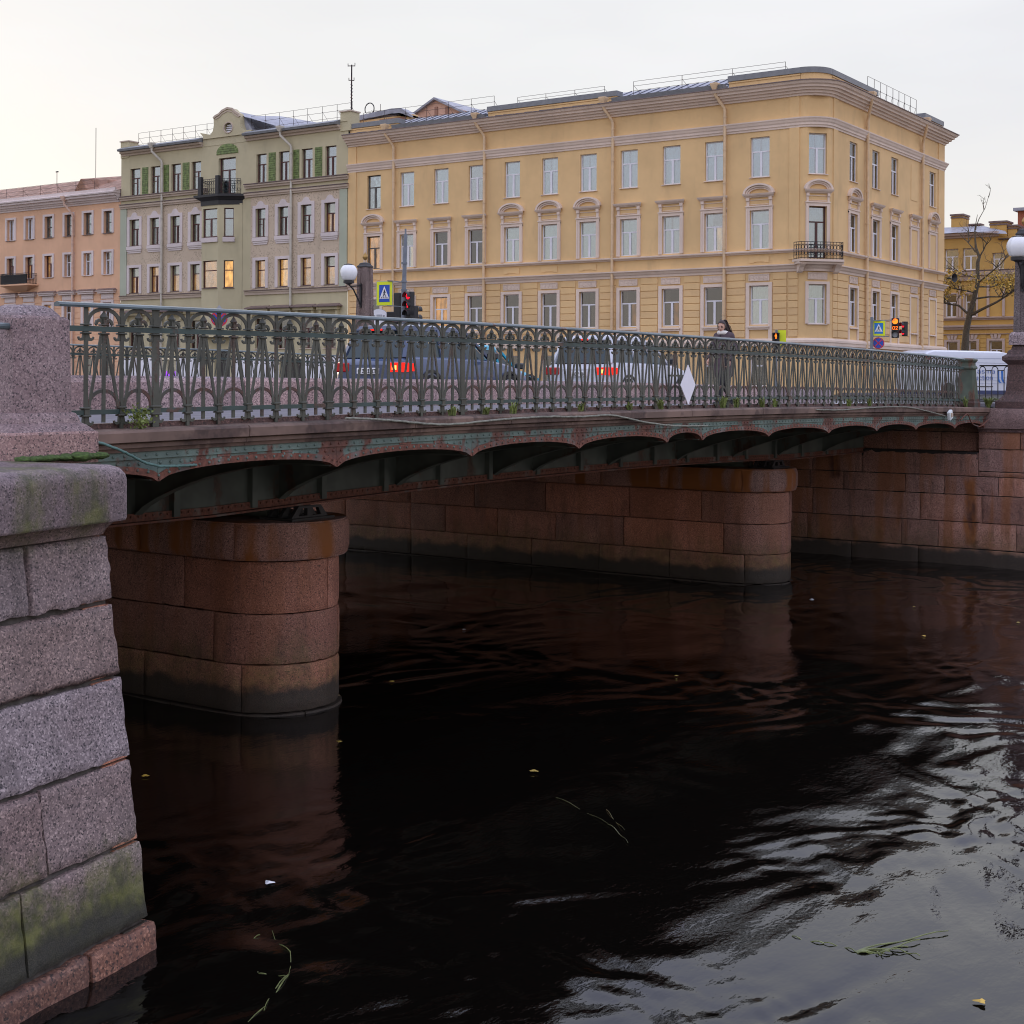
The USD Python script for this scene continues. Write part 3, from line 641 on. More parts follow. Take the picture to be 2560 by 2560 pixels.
# granite wheel guards between footway and carriageway
def guard(y0, dz, parent_name, label, h=.44):
    t = thing(parent_name, label, 'granite barrier', (20, y0, 3.9))
    x = 4.0; k = 0
    while x < 38:
        w = rnd.uniform(2.0, 2.9); m = MB(); q = np.linspace(x+.01, min(x+w, 38.4)-.01, 5)
        rings = []
        for xx in q:
            z = float(zb(min(xx, 35)))+dz; rings.append([(xx, y0, z-.25), (xx, y0+.01, z+h-.05), (xx, y0+.05, z+h), (xx, y0+.37, z+h), (xx, y0+.41, z+h-.05), (xx, y0+.42, z-.25)])
        m.loft(rings); m.build('granite_block', M['granite_curb'], t, smooth=25); x += w; k += 1
guard(15.4, 0, 'granite_barrier', 'long low pink granite barrier between near footway and cars, seen through the railing')
guard(23.1, 0.03, 'granite_barrier', 'far pink granite barrier beyond the cars, showing just above the nearer one', .46)
for y in (13.55, 16.6):
    for cx in (14.62, 29.95):
        bt = thing('bridge_bearing', ('black iron bearing on the %s pier cap, %s' % ('nearer' if cx < 20 else 'farther', 'front one under the green girder' if y < 15 else 'rear one in deep shade')), 'bridge bearing', (cx, y, 2.54))
        m = MB(); z0, z1 = 2.545, zg(cx)-.012
        m.box(cx-.42, cx+.42, y-.3, y+.3, z0, z0+.03); m.build('base_plate', M['black_iron'], bt)
        m = MB(); hole = [Polygon([(cx+s_*.05, z0+.055), (cx+s_*.22, z0+.055), (cx+s_*.17, z1-.03), (cx+s_*.05, z1-.03)]) for s_ in (-1, 1)]
        pl = Polygon([(cx-.36, z0+.03), (cx+.36, z0+.03), (cx+.22, z1), (cx-.22, z1)]).difference(union_all(hole))
        for yy in (-.2, 0, .2):
            q = MB(); q.prism(pl, -.03, .03); v, f = q.arr(); m.add(np.column_stack([v[:, 0], y+yy-v[:, 2], v[:, 1]]), f)
        m.build('rocker', M['black_iron'], bt)

# ---------------------------------------------------------------- the railing: alike panels of cast and wrought iron
MOD, XP0, YR = .4108, 9.457, 10.6
def rail_part(x, pts, w, h, up=(0, 1.0, 0)): return MB().strip([(x+a_, 0, z) for a_, z in pts], w, h, up)
def railing(label, y, dz, first, last):
    t = thing('bridge_railing', label, 'railing', (0, y, dz)); OFF[str(t.GetPath())] = None
    L = np.linspace(XP0+first*MOD-.32, XP0+last*MOD+.3, 60)
    def run(name, z, w, h, mat, bev=0):
        m = MB(); m.strip([(x, 0, float(zb(x))+z) for x in L], w, h); m.build(name, mat, t)
    m = MB(); rings = [[(x, yy, float(zb(x))+zz) for yy, zz in ((-.042, 1.128), (-.03, 1.148), (0, 1.156), (.03, 1.148), (.042, 1.128), (.036, 1.112), (-.036, 1.112))] for x in L]; m.loft(rings); m.build('handrail', M['rail_top'], t, smooth=40)
    run('upper_bar', .918, .034, .05, M['rail_bar']); run('lower_bar', .158, .036, .044, M['rail_bar'])
    hk = [(math.cos(q)*.030, math.sin(q)*.026) for q in np.linspace(math.pi*1.05, math.pi*2.0, 7)]
    def scroll(m, x, z, s_, up):
        p = [(x+s_*.008, z+.045), (x+s_*.012, z+.015)]+[(x+s_*(.044+c), z+d) for c, d in hk]
        m.strip([(a_, 0, b_) for a_, b_ in p], [.03, .03, .03, .03, .028, .026, .022, .018, .014][:len(p)], .016, (0, 1, 0))
    for k in range(first, last+1):
        x = XP0+k*MOD; z0 = float(zb(x)); big = k % 6 == 0; w = .038 if big else .018
        m = MB(); jx = rnd.uniform(-.003, .003)
        m.box(x-w+jx, x+w+jx, -.011, .011, z0+(.0 if (big or k % 3) else .05), z0+1.115)
        for z, h in ((.955, .016), (.878, .016), (.195, .022), (.125, .02)): m.box(x-w-.028, x+w+.028, -.034, .034, z0+z-h/2, z0+z+h/2, .006)
        m.box(x-w-.012, x+w+.012, -.028, .028, z0+.12, z0+.20, .004)
        for s_ in (-1, 1):
            scroll(m, x+s_*(w*.6), z0+.845, s_, -1); scroll(m, x+s_*(w*.6), z0+.075, s_, -1)
        m.build('post', M['rail_iron'] if not big else M['rail_iron'], t)
        if k == last: break
        zc_ = float(zb(x+MOD/2)); c = x+MOD/2
        a0, a1 = x+(.041 if big else .02), x+MOD-(.041 if (k+1) % 6 == 0 else .02); cc, r = (a0+a1)/2, (a1-a0)/2
        m = MB(); m.strip([(cc+r*ca, 0, zc_+.955+.145*max(sa, 0)**.9) for ca, sa in curve_strip(15)], .034, .013, (0, 1, 0)); m.build('upper_arch', M['rail_iron'], t)
        m = MB(); m.strip([(cc+r*ca*.93, 0, zc_+.2+.152*max(sa, 0)**.9) for ca, sa in curve_strip(15)], .034, .013, (0, 1, 0)); m.build('lower_arch', M['rail_iron_low'], t)
        m = MB(); m.box(c-.017, c+.017, -.010, .010, zc_+.06, zc_+.9)
        for z, h in ((.955, .016), (.875, .02)): m.box(c-.048, c+.048, -.03, .03, zc_+z-h/2, zc_+z+h/2, .006)
        m.build('picket', M['rail_iron'], t)
        m = MB(); d = [(0, 1.088), (.052, 1.03), (.022, .985), (.028, .962), (-.028, .962), (-.022, .985), (-.052, 1.03)]
        r1 = [(c+u, 0.0, zc_+v) for u, v in d]
        cen_f, cen_b = (c, -.034, zc_+1.028), (c, .034, zc_+1.028)
        n_ = len(d); m.add(np.array(r1+[cen_f, cen_b]), [(j, (j+1) % n_, n_+1) for j in range(n_)]+[((j+1) % n_, j, n_) for j in range(n_)])
        m.box(c-.02, c+.02, -.02, .02, zc_+.955, zc_+1.03)
        for s_ in (-1, 1):
            p = [(c+s_*.012, zc_+.965), (c+s_*.03, zc_+.992), (c+s_*.058, zc_+1.0), (c+s_*.082, zc_+.985), (c+s_*.09, zc_+.966), (c+s_*.078, zc_+.957)]
            m.strip([(u, 0, v) for u, v in p], .03, [.012, .014, .018, .02, .018, .012], (0, 1, 0))
        m.build('spearhead', M['rail_iron'], t)
        for s_ in (-1, 1):
            m = MB(); m.bar((c+s_*.026, 0, zc_+.88), (c+s_*(MOD/2-.036), 0, zc_+.2), .03, .014, (0, 1, 0)); m.build('diagonal_bar', M['rail_iron'], t)
    return t
r0 = railing('near green iron railing with arches, spearheads and crossed bars along the bridge edge', YR, 0.0, -2, 60)
dup(r0, (0, 28.2, .11), 0, 'distant green iron railing along the far edge of the bridge, behind the cars')

# cast end post of the near railing
ep = thing('railing_end_post', 'tapered green cast iron end post streaked with rust at the far end of the railing', 'end post', (34.85, 10.6, 3.9))
def sqr(c, h, z, hy=None): x, y = c; hy = hy or h; return [(x-h, y-hy, z), (x+h, y-hy, z), (x+h, y+hy, z), (x-h, y+hy, z)]
c = (34.72, 10.6); m = MB(); m.loft([sqr(c, .24, 3.88), sqr(c, .24, 4.0), sqr(c, .22, 4.03), sqr(c, .22, 4.08)]); m.build('foot', M['rail_iron_low'], ep)
m = MB(); m.loft([sqr(c, .205, 4.08), sqr(c, .155, 4.8), sqr(c, .15, 4.96)]); m.build('shaft', M['end_iron'], ep)
m = MB(); m.loft([sqr(c, .18, 4.80), sqr(c, .19, 4.83), sqr(c, .17, 4.87), sqr(c, .16, 4.88)]); m.loft([sqr(c, .16, 4.96), sqr(c, .19, 5.0), sqr(c, .19, 5.03), sqr(c, .1, 5.06)]); m.build('mouldings', M['end_iron'], ep)
for s_ in (-1, 0, 1):
    m = MB(); m.bar((c[0]+s_*.11, 10.6-.2, 4.1), (c[0]+s_*.085, 10.6-.152, 4.78), .04, .02, (0, 1, 0)); m.build('rib', M['end_iron'], ep)

# white diamond board on its bracket
dm = thing('navigation_board', 'white diamond shaped board fixed to the railing above the centre span', 'board', (20.08, 10.45, 4.38))
m = MB(); pl = Polygon([(20.08, 4.70), (20.325, 4.39), (20.09, 4.08), (19.835, 4.38)]); m.prism(pl, 0, .012); v, f = m.arr(); q = MB(); q.add(np.column_stack([v[:, 0], 10.46-v[:, 2], v[:, 1]]), f); q.build('plate', M['white_plate'], dm)
m = MB(); m.bar((19.55, 10.5, 4.53), (20.0, 10.475, 4.53), .03, .03); m.bar((20.08, 10.49, 4.53), (20.08, 10.49, 4.2), .03, .02); m.build('bracket', M['rail_iron'], dm)

# loose cables along the edge
def hang(name, label, pts, r, mat, cat='cable', wob=.006, n=8):
    P = np.array(pts, float); t = np.linspace(0, len(P)-1, len(P)*9); q = np.stack([np.interp(t, np.arange(len(P)), P[:, i]) for i in range(3)], 1)
    k = np.ones(7)/7; qs = np.stack([np.convolve(np.pad(q[:, i], 3, mode='edge'), k, 'valid') for i in range(3)], 1)
    qs += (np.random.default_rng(len(P)).random(qs.shape)-.5)*wob
    m = MB(); m.tube(qs, r, n); return tag(m.build(name, mat, None, smooth=True), label, cat)
hang('twisted_cable', 'pale twisted cable sagging along the stone edge of the bridge', [(11.76, 10.27, 4.02), (12.56, 10.265, 3.98), (12.92, 10.265, 3.95), (13.41, 10.262, 3.915), (13.8, 10.262, 3.91), (15.0, 10.262, 3.96), (15.92, 10.262, 3.97), (16.58, 10.262, 3.95), (17.46, 10.262, 3.97), (18.4, 10.262, 3.84), (19.21, 10.262, 3.775), (20.5, 10.27, 3.75)], .013, M['rope'])
hang('loose_cable', 'teal cable drooping across the rusty edge plate beside the pedestal', [(8.3, 10.26, 3.92), (8.5, 10.26, 3.86), (8.77, 10.25, 3.77), (9.05, 10.27, 3.65), (9.24, 10.3, 3.61), (9.48, 10.34, 3.60), (9.8, 10.37, 3.6)], .013, M['cable_teal'])
hang('thin_wire', 'thin pale wire with a junction box running along the far half of the bridge edge', [(24.6, 10.27, 3.95), (26, 10.262, 3.93), (27.2, 10.262, 3.955), (28.6, 10.262, 3.97), (29.8, 10.262, 3.94), (31, 10.262, 3.83), (32.1, 10.262, 3.72)], .011, M['rope'])
jb = thing('junction_box', 'small beige box hanging at the end of the thin wire', 'junction box', (32.25, 10.26, 3.74))
m = MB(); m.box(-.1, .1, -.06, .02, -.1, .1, .015); v, f = m.arr(); cth, sth = math.cos(.35), math.sin(.35); v = np.column_stack([v[:, 0]*cth-v[:, 2]*sth+32.25, v[:, 1]+10.25, v[:, 0]*sth+v[:, 2]*cth+3.74]); q = MB(); q.add(v, f); q.build('case', M['curtain'], jb)
m = MB(); m.box(32.2, 32.3, 10.17, 10.19, 3.70, 3.79, .005); m.build('lid', M['belt_brown'], jb)
hang('rusty_rod', 'bent rusty rod hanging under the far end of the bridge edge', [(33.2, 10.3, 3.6), (33.7, 10.28, 3.78), (34.1, 10.3, 3.5), (34.6, 10.25, 3.42), (35.1, 10.2, 3.6)], .014, M['girder_rust'], 'rod')

# weeds in the joints
def weed(x, y, z, h, n, label, mat='weed', seed=1, spread=.8):
    r = random.Random(seed); m = MB()
    for i in range(n):
        a_ = r.uniform(0, 6.28); l = h*r.uniform(.5, 1.0); d = np.array([math.cos(a_), math.sin(a_)])*l*spread*r.uniform(.2, .9)
        p0 = np.array([x+r.uniform(-.04, .04), y+r.uniform(-.03, .03), z]); p1 = p0+[d[0]*.5, d[1]*.5, l*.75]; p2 = p0+[d[0], d[1], l*r.uniform(.7, 1.0)]
        s_ = np.array([-math.sin(a_), math.cos(a_), 0])*r.uniform(.006, .014)
        m.add(np.array([p0-s_*.5, p0+s_*.5, p1-s_, p1+s_, p2]), [(0, 1, 3), (0, 3, 2), (2, 3, 4)])
    p = m.build('weed', M[mat]); return tag(p, label, 'weed')
def leafy(x, y, z, r, n, label, seed):
    q = np.random.default_rng(seed); m = MB(); c = np.array([x, y, z+r*.9])+q.normal(0, r*.45, (n, 3))*[1, .7, .9]; c[:, 2] = np.maximum(c[:, 2], z+.02)
    for p in c[:14]: m.tube([(x+q.uniform(-.02, .02), y, z), (x*.5+p[0]*.5, y*.5+p[1]*.5, z+(p[2]-z)*.6), tuple(p)], .004, 4, False)
    s_ = q.uniform(.012, .026, n); A_ = q.normal(0, 1, (n, 3)); A_ /= np.linalg.norm(A_, axis=1, keepdims=True); B_ = np.cross(A_, q.normal(0, 1, (n, 3))); B_ /= np.linalg.norm(B_, axis=1, keepdims=True)
    V = np.stack([c-A_*s_[:, None], c+B_*s_[:, None]*.7, c+A_*s_[:, None], c-B_*s_[:, None]*.7], 1).reshape(-1, 3); i = np.arange(n)*4; m.add(V, np.stack([i, i+1, i+2, i+3], 1)); return tag(m.build('weed', M['weed']), label, 'weed')
leafy(9.16, 10.47, 3.95, .13, 190, 'leafy yellow green weed at the foot of the railing nearest the pedestal', 2)
for k, (x, h, lb) in enumerate([(14.05, .14, 'small pale weed at the railing foot left of the blue car'), (14.75, .12, 'low spreading weed under the railing below the blue car'), (15.35, .18, 'fresh green grass tuft at the railing foot below the blue car'), (17.0, .14, 'tuft of grass at the railing foot under the white car tail'), (18.35, .14, 'short green tuft in the railing foot left of the diamond board'), (19.3, .2, 'spiky weed just left of the diamond board'), (21.4, .24, 'large grass tuft right of the diamond board below the walking woman'), (21.9, .22, 'second grass tuft right of the diamond board'), (22.9, .2, 'grass tuft under the railing behind the diamond board, third to its right'), (23.4, .2, 'grass tuft under the railing, fourth to the right of the diamond board'), (26.9, .18, 'yellowish tuft at the railing foot midway to the end post'), (28.0, .2, 'rightmost small tuft before the end post'), (34.3, .3, 'weed at the left foot of the green end post')]):
    weed(x, 10.5, float(zb(x)), h, 36, lb, seed=20+k)
weed(35.6, 10.35, 3.86, .34, 120, 'dense dark green weeds between end post and lamp pillar', seed=50, spread=1.2)
weed(36.0, 10.2, 3.87, .30, 90, 'leafy green weeds at the foot of the lamp pillar', seed=51, spread=1.0)

# ---------------------------------------------------------------- buildings
def u_rect(mb, u0, u1, v0, v1, n0, n1, b=0.0): return mb.box(u0, u1, v0, v1, n0, n1, b)
def window(t, fr, u0, u1, v0, v1, mat, rec=.17, trans=.36, style='two', back='curtain', pane='pane', sill='frame_white', sill_d=.07, fw=.06, vent=None):
    """A casement window: frame with transom light, single panes, sill, what hangs behind it, and the dark room."""
    if back in ('gold', 'lit_gold', 'lit_dim', 'half', 'mixed'): pane = 'pane_clear' if back != 'mixed' else pane
    n = -rec; F = M[mat]; m = MB(); vt = v1-(v1-v0)*trans; um = (u0+u1)/2+(.03 if style == 'two' else 0)
    m.box(u0, u0+fw, v0, v1, n-.06, n); m.box(u1-fw, u1, v0, v1, n-.06, n); m.box(u0+fw, u1-fw, v0, v0+fw, n-.058, n-.002); m.box(u0+fw, u1-fw, v1-fw, v1, n-.058, n-.002)
    cells = []
    if style == 'one': cells = [(u0+fw, u1-fw, v0+fw, v1-fw)]
    elif style == 'T1': m.box(u0+fw, u1-fw, vt-.03, vt+.03, n-.062, n+.004); cells = [(u0+fw, u1-fw, vt+.03, v1-fw), (u0+fw, u1-fw, v0+fw, vt-.03)]
    else:
        m.box(u0+fw, u1-fw, vt-.035, vt+.035, n-.062, n+.004)
        m.box(um-.045, um+.045, v0+fw, vt-.035, n-.061, n+.003)
        cells = [(u0+fw, u1-fw, vt+.035, v1-fw), (u0+fw, um-.045, v0+fw, vt-.035), (um+.045, u1-fw, v0+fw, vt-.035)]
        if vent: m.box(u0+fw, um-.045, vt-.36, vt-.32, n-.06, n)
        else: m.box(u0+fw, u0+fw+.035, v0+fw, vt-.035, n-.05, n+.008); m.box(um-.08, um-.045, v0+fw, vt-.035, n-.05, n+.008)
    w = m.build('window', F, t, fr)
    for a_, b_, c_, d_ in cells: m = MB(); m.box(a_, b_, c_, d_, n-.04, n-.03); m.build('pane', M[pane], w, fr)
    if sill: m = MB(); m.box(u0-.05, u1+.05, v0-.045, v0-.004, n-.02, sill_d, .008); m.build('sill', M[sill], w, fr)
    m = MB(); q = n-.062; r_ = n-.7
    m.add([(u0, v0, q), (u1, v0, q), (u1, v1, q), (u0, v1, q), (u0, v0, r_), (u1, v0, r_), (u1, v1, r_), (u0, v1, r_)], [(4, 5, 6, 7), (0, 1, 5, 4), (1, 2, 6, 5), (2, 3, 7, 6), (3, 0, 4, 7)]); m.build('room', M['room'], w, fr)
    def drape(a_, b_, c_, d_, mt, dep, wv=.018):
        m = MB(); k = max(6, int((b_-a_)/.03)); uu = np.linspace(a_, b_, k); nn = n-dep+wv*np.sin(np.arange(k)*1.9+a_*7)+wv*.6*np.sin(np.arange(k)*.7)
        V = np.array([(x, z, y) for z in (c_, d_) for x, y in zip(uu, nn)]); m.add(V, [(i, i+1, k+i+1, k+i) for i in range(k-1)]); m.build('curtain', M[mt], w, fr)  # cloth, except with glow materials: then a sheet carrying the painted reflection
    W = u1-u0; H = v1-v0
    if back == 'curtain': drape(u0+W*.1, u1, v0+.05, v1, 'curtain_blue', .16)
    elif back == 'curtain2': drape(u0+.02, u0+W*.4, v0+.05, v1, 'curtain_blue', .13); drape(u0+W*.5, u1, v0+.05, v1, 'curtain', .15)
    elif back == 'mint': drape(u0+.01, u1-.01, v0+.05, v1, 'curtain_mint', .12)
    elif back == 'gold': drape(u0+.02, u1-.02, v0+.05, v1, 'lit_dim', .14)
    elif back == 'dark': drape(u0+.02, u0+W*.35, v0+.05, v1, 'curtain_dark', .18); drape(u0+W*.6, u1, v0+.05, v1, 'curtain_dark', .14)
    elif back == 'blind': drape(u0+.02, u1-.02, vt-H*.02, v1, 'curtain_mint', .11, .004); drape(u0+W*.6, u1-.02, v0+.05, vt, 'curtain_dark', .2)
    elif back in ('lit_gold', 'lit_dim'): drape(u0+.01, u1-.01, v0+.03, v1, back, .1)
    elif back == 'mixed': drape(u0+.02, u0+W*.35, v0+.05, v1, 'curtain', .14); drape(u0+W*.55, u1-.02, v0+.05, vt, 'lit_dim', .2)
    elif back == 'half': drape(u0+.02, u1-.02, v0+H*.62, v1, 'curtain_mint', .12, .004); drape(u0+.02, u1-.02, v0+.04, v0+H*.62, 'lit_dim', .16)
    return w
def pipe(t, fr, u, vtop, vbot, mat, jog=.42, nout=.16, r=.085, head=.62):
    m = MB(); m.tube([(u-jog*.95, vtop, nout+head*.62), (u-jog*.95, vtop-.32, nout+head*.6), (u-.04, vtop-1.0, nout+.03), (u, vtop-1.18, nout), (u, vbot, nout)], r, 9)
    m.loft([[(u-jog*.95+s_*w, v, nout+head*.62+q*w) for s_, q in ((-1, -1), (1, -1), (1, 1), (-1, 1))] for v, w in ((vtop+.28, .20), (vtop+.2, .21), (vtop-.08, .10))])
    v = vtop-1.5
    while v > vbot: m.tube([(u, v-.04, nout), (u, v+.04, nout)], r*1.22, 9); v -= 1.75
    m.build('drainpipe', M[mat], t, fr, smooth=40)
def cornice(t, fr, u0, u1, prof, mat, name='cornice', ends=0.0):
    """Horizontal moulding: prof is a list of (n, v) from bottom to top, closed back to the wall."""
    p = [(-.02, prof[0][1])]+list(prof)+[(-.02, prof[-1][1])]
    m = MB(); m.loft([[(u, v, n) for n, v in p] for u in (u0, u1)]); return m.build(name, M[mat], t, fr)
def surround(t, fr, u0, u1, v0, v1, head, mat='trim', w=.22):
    """Second floor architrave with frieze panel and a straight or segmental pediment."""
    m = MB()
    for s0, s1 in ((u0-w, u0), (u1, u1+w)): m.box(s0, s1, v0-.02, v1+w*.45, 0, .06); m.box(s0+.02 if s0 < u0 else s0+.12, s0+.1 if s0 < u0 else s1-.02, v0-.02, v1+w*.45-.02, .055, .085)
    m.box(u0-w, u1+w, v1+.001, v1+w*.45+.08, 0, .058); m.box(u0-w-.02, u1+w+.02, v1+.17, v1+.235, 0, .1)
    for a_ in (u0-w+.04, u1+.02): m.box(a_, a_+w-.06, v1+.236, v1+.62, 0, .07); m.box(a_-.015, a_+w-.045, v1+.50, v1+.66, 0, .13, .01)
    m.box(u0+.02, u1-.02, v1+.28, v1+.31, 0, .03); m.box(u0+.02, u1-.02, v1+.52, v1+.55, 0, .03)
    a0, a1 = u0-w-.14, u1+w+.14
    p = [(.0, v1+.66), (.08, v1+.67), (.12, v1+.72), (.17, v1+.74), (.22, v1+.80), (.25, v1+.86), (0, v1+.87)]
    m.loft([[(a0-n*.0+(.14-n*.6), v, n) for n, v in p], [(a1-(.14-n*.6), v, n) for n, v in p]])
    if head == 'arch':
        R, hh = (a1-a0)/2-.03, .52; cu = (u0+u1)/2
        for rr, wd, n1 in ((1.0, .07, .22), (.86, .06, .15), (.74, .05, .1)):
            q = [(cu+R*rr*c_, v1+.87+(hh-(1-rr)*R*.9)*s_**.9, n1/2) for c_, s_ in curve_strip(15)]
            m.strip(q, wd*2, n1, (0, 0, 1.0)) if False else m.strip(q, n1, wd*1.5, (0, 0, 1.0)) if False else None
            out = [(cu+R*rr*c_, v1+.865+max(.03, hh-(1-rr)*R*.9)*s_) for c_, s_ in curve_strip(17)]; inn = [(cu+(R*rr-wd*1.6)*c_, v1+.865+max(.0, hh-(1-rr)*R*.9-wd*1.3)*s_) for c_, s_ in curve_strip(17)]
            m.prism(Polygon(out+inn[::-1]).buffer(0), -.01, n1)
    m.build('window_surround', M[mat], t, fr)
def frame_trim(t, fr, u0, u1, v0, v1, mat, w=.2, n=.05, wave=False, bottom=False, down=0.0):
    m = MB(); o = [(u0-w, v0-down), (u0-w, v1+w*.8)]
    if wave: c_ = (u0+u1)/2; o += [(c_-.42, v1+w*.8+.0), (c_-.32, v1+w*.8+.07), (c_-.2, v1+w+.19), (c_, v1+w+.26), (c_+.2, v1+w+.19), (c_+.32, v1+w*.8+.07), (c_+.42, v1+w*.8)]
    o += [(u1+w, v1+w*.8), (u1+w, v0-down)]
    i = [(u1, v0-down), (u1, v1), (u0, v1), (u0, v0-down)]
    m.prism(Polygon(o+i).buffer(0), 0, n)
    if bottom: m.box(u0-w, u1+w, v0-.12, v0-.05, 0, n+.04)
    m.build('window_surround', M[mat], t, fr)
def key_panel(t, fr, u0, u1, v0, v1, mat='trim'):
    m = MB(); m.box(u0, u1, v0, v1, 0, .04); m.box(u0, u1, v0, v0+.035, .04, .06); m.box(u0, u1, v1-.035, v1, .04, .06); m.box(u0, u0+.035, v0+.035, v1-.035, .04, .06); m.box(u1-.035, u1, v0+.035, v1-.035, .04, .06)
    W = (u1-u0-.1)/4; h = v1-v0-.1
    for k in range(4):
        a_, c_ = u0+.05+k*W, v0+.05; s_ = W-.03
        for q in ((0, s_, h-.025, h), (0, .025, 0, h-.025), (s_-.025, s_, .07, h-.025), (s_*.35, s_-.025, .07, .095), (s_*.35, s_*.35+.025, .095, h*.66), (0, s_*1.1, 0, .022)): m.box(a_+q[0], a_+q[1], c_+q[2], c_+q[3], .038, .058)
    m.build('key_panel', M[mat], t, fr)
def roof_rails(t, fr, u0, u1, v, n0, slope=0.0, mat='brown_iron', h=.95, step=1.5, name='roof_railing', fade=0):
    m = MB(); k = max(2, int(abs(u1-u0)/step))
    for i in range(k+1):
        u = u0+(u1-u0)*i/k; m.tube([(u, v, n0), (u, v+h, n0)], .016, 5); m.tube([(u, v+h*.72, n0), (u+.32, v-.05, n0-.5)], .011, 4)
    for f in (.3, .66, 1.0): m.tube([(u0, v+h*f, n0), (u1, v+h*f, n0)], .011, 5)
    m.build(name, M[mat], t, fr)

FA = Fr((70, 0, 0), (0, -1, 0), (-1, 0, 0)); FB = Fr((0, 28.8, 0), (1, 0, 0), (0, -1, 0))
yb_ = thing('yellow_corner_building', 'long pale yellow corner building with white trim and arched window heads behind the bridge', 'building', (70, 30, 3.9))
AW = [-(y+.545) for y in (58.555, 55.9, 53.265, 50.66, 48.04, 45.415, 42.82, 40.175, 37.52, 34.95, 32.29)]
A0, A1 = -60.66, -30.07
BW = [73.68, 77.02, 80.02, 83.30, 86.66]; B0, B1 = 71.35, 89.35
arch_a, arch_b = {0, 4, 5, 6, 10}, {0, 4}
V3, V2, V1 = (15.29, 17.39), (11.51, 13.56), (7.55, 9.6)
rA = [(u, u+1.09, a_, b_) for u in AW for a_, b_ in (V3, V2, V1)]+[(u, u+1.0, 4.3, 6.0) for u in AW]
rB = [(u, u+1.12, a_, b_) for i, u in enumerate(BW) for j, (a_, b_) in enumerate((V3, V2, V1)) if not (i == 3 or (i == 4 and j > 0))]
m = MB(); wall(m, A0, A1, 3.9, 20.0, rA, .3); m.build('wall', M['yellow'], yb_, FA)
m = MB(); wall(m, B0, B1, 3.9, 20.0, rB, .34); m.add([(B0, 3.9, -.4), (B1, 3.9, -.4), (B1, 20, -.4), (B0, 20, -.4)], [(0, 1, 2, 3)]); m.build('wall', M['yellow'], yb_, FB)
# the rounded corner, three facets, the middle one with the balcony door
ca_, cb_ = np.array([70.0, 30.07]), np.array([71.35, 28.8])
th = [0, .28, .72, 1]
def corner_pt(t_, n=0.0):
    c0 = np.array([71.35, 30.07]); q = t_*math.pi/2; return c0+np.array([-(1.35+n)*math.cos(q), -(1.27+n)*math.sin(q)])
p1, p2 = corner_pt(.2), corner_pt(.8); dU = (p2-p1)/np.linalg.norm(p2-p1); FC = Fr((*p1, 0), (*dU, 0), (dU[1], -dU[0], 0)); CW = float(np.linalg.norm(p2-p1))
cu0, cu1 = CW/2-.5, CW/2+.5
rC = [(cu0, cu1, *V3), (cu0, cu1, 10.95, 13.62), (cu0, cu1, *V1)]
m = MB(); wall(m, 0, CW, 3.9, 20.0, rC, .25); m.build('wall', M['yellow'], yb_, FC)
m = MB()
for t0, t1 in ((0, .1), (.1, .2), (.8, .9), (.9, 1.0)):
    q0, q1 = corner_pt(t0), corner_pt(t1); m.add([(*q0, 3.9), (*q1, 3.9), (*q1, 20), (*q0, 20)], [(0, 1, 2, 3)])
m.build('wall', M['yellow'], yb_)
m = MB(); m.add([(89.35, 28.8, 3.9), (89.35, 60, 3.9), (89.35, 60, 20), (89.35, 28.8, 20)], [(0, 1, 2, 3)]); m.build('wall', M['yellow'], yb_)
for u0, u1, fr in ((-30.62, -30.07, FA), (71.35, 71.95, FB), (88.2, 89.35, FB), (-60.66, -60.0, FA)):
    m = MB(); m.box(u0, u1, 10.9, 19.3, 0, .05); m.build('pilaster', M['yellow'], yb_, fr)
backs3 = ['mint', 'curtain', 'curtain', 'dark', 'curtain', 'curtain2', 'curtain2', 'curtain2', 'curtain', 'curtain2', 'curtain2']
backs2 = ['gold', 'mixed', 'blind', 'blind', 'mint', 'mint', 'mint', 'mint', 'curtain2', 'mixed', 'mint']
backs1 = ['dark', 'mixed', 'gold', 'dark', 'dark', 'dark', 'curtain2', 'mixed', 'mixed', 'dark', 'mint']
for i, u in enumerate(AW):
    fm = 'frame_grey' if i == 0 else 'frame_white'
    window(yb_, FA, u, u+1.09, *V3, fm, back=backs3[i], sill='trim', rec=.13, vent=None)
    window(yb_, FA, u, u+1.09, *V2, fm, back=backs2[i], sill=None, rec=.13, pane='pane' if backs2[i] != 'blind' else 'pane_dark')
    window(yb_, FA, u, u+1.09, *V1, 'frame_white', back=backs1[i], sill=None, rec=.13, pane='pane_dark' if i < 10 else 'pane')
    window(yb_, FA, u, u+1.0, 4.3, 6.0, 'frame_white', back='dark', sill=None, rec=.2, pane='pane_dark', style='T1')
    surround(yb_, FA, u, u+1.09, *V2, 'arch' if i in arch_a else 'flat')
    frame_trim(yb_, FA, u, u+1.09, *V1, 'trim', .2, .06, down=.75); key_panel(yb_, FA, u-.04, u+1.13, 9.84, 10.2)
    m = MB(); m.box(u-.06, u+1.15, 7.38, 7.48, 0, .16, .01); m.box(u-.02, u+1.11, 7.28, 7.38, 0, .1, .01); m.build('sill_moulding', M['trim'], yb_, FA)
    if i in arch_a: m = MB(); m.prism([(u-.02, 11.14), (u+1.1, 11.14), (u+1.1, 10.8), (u+.86, 10.8), (u+.82, 10.84), (u+.28, 10.84), (u+.24, 10.8), (u-.02, 10.8)], 0, .035); m.build('apron_panel', M['yellow_block'], yb_, FA)
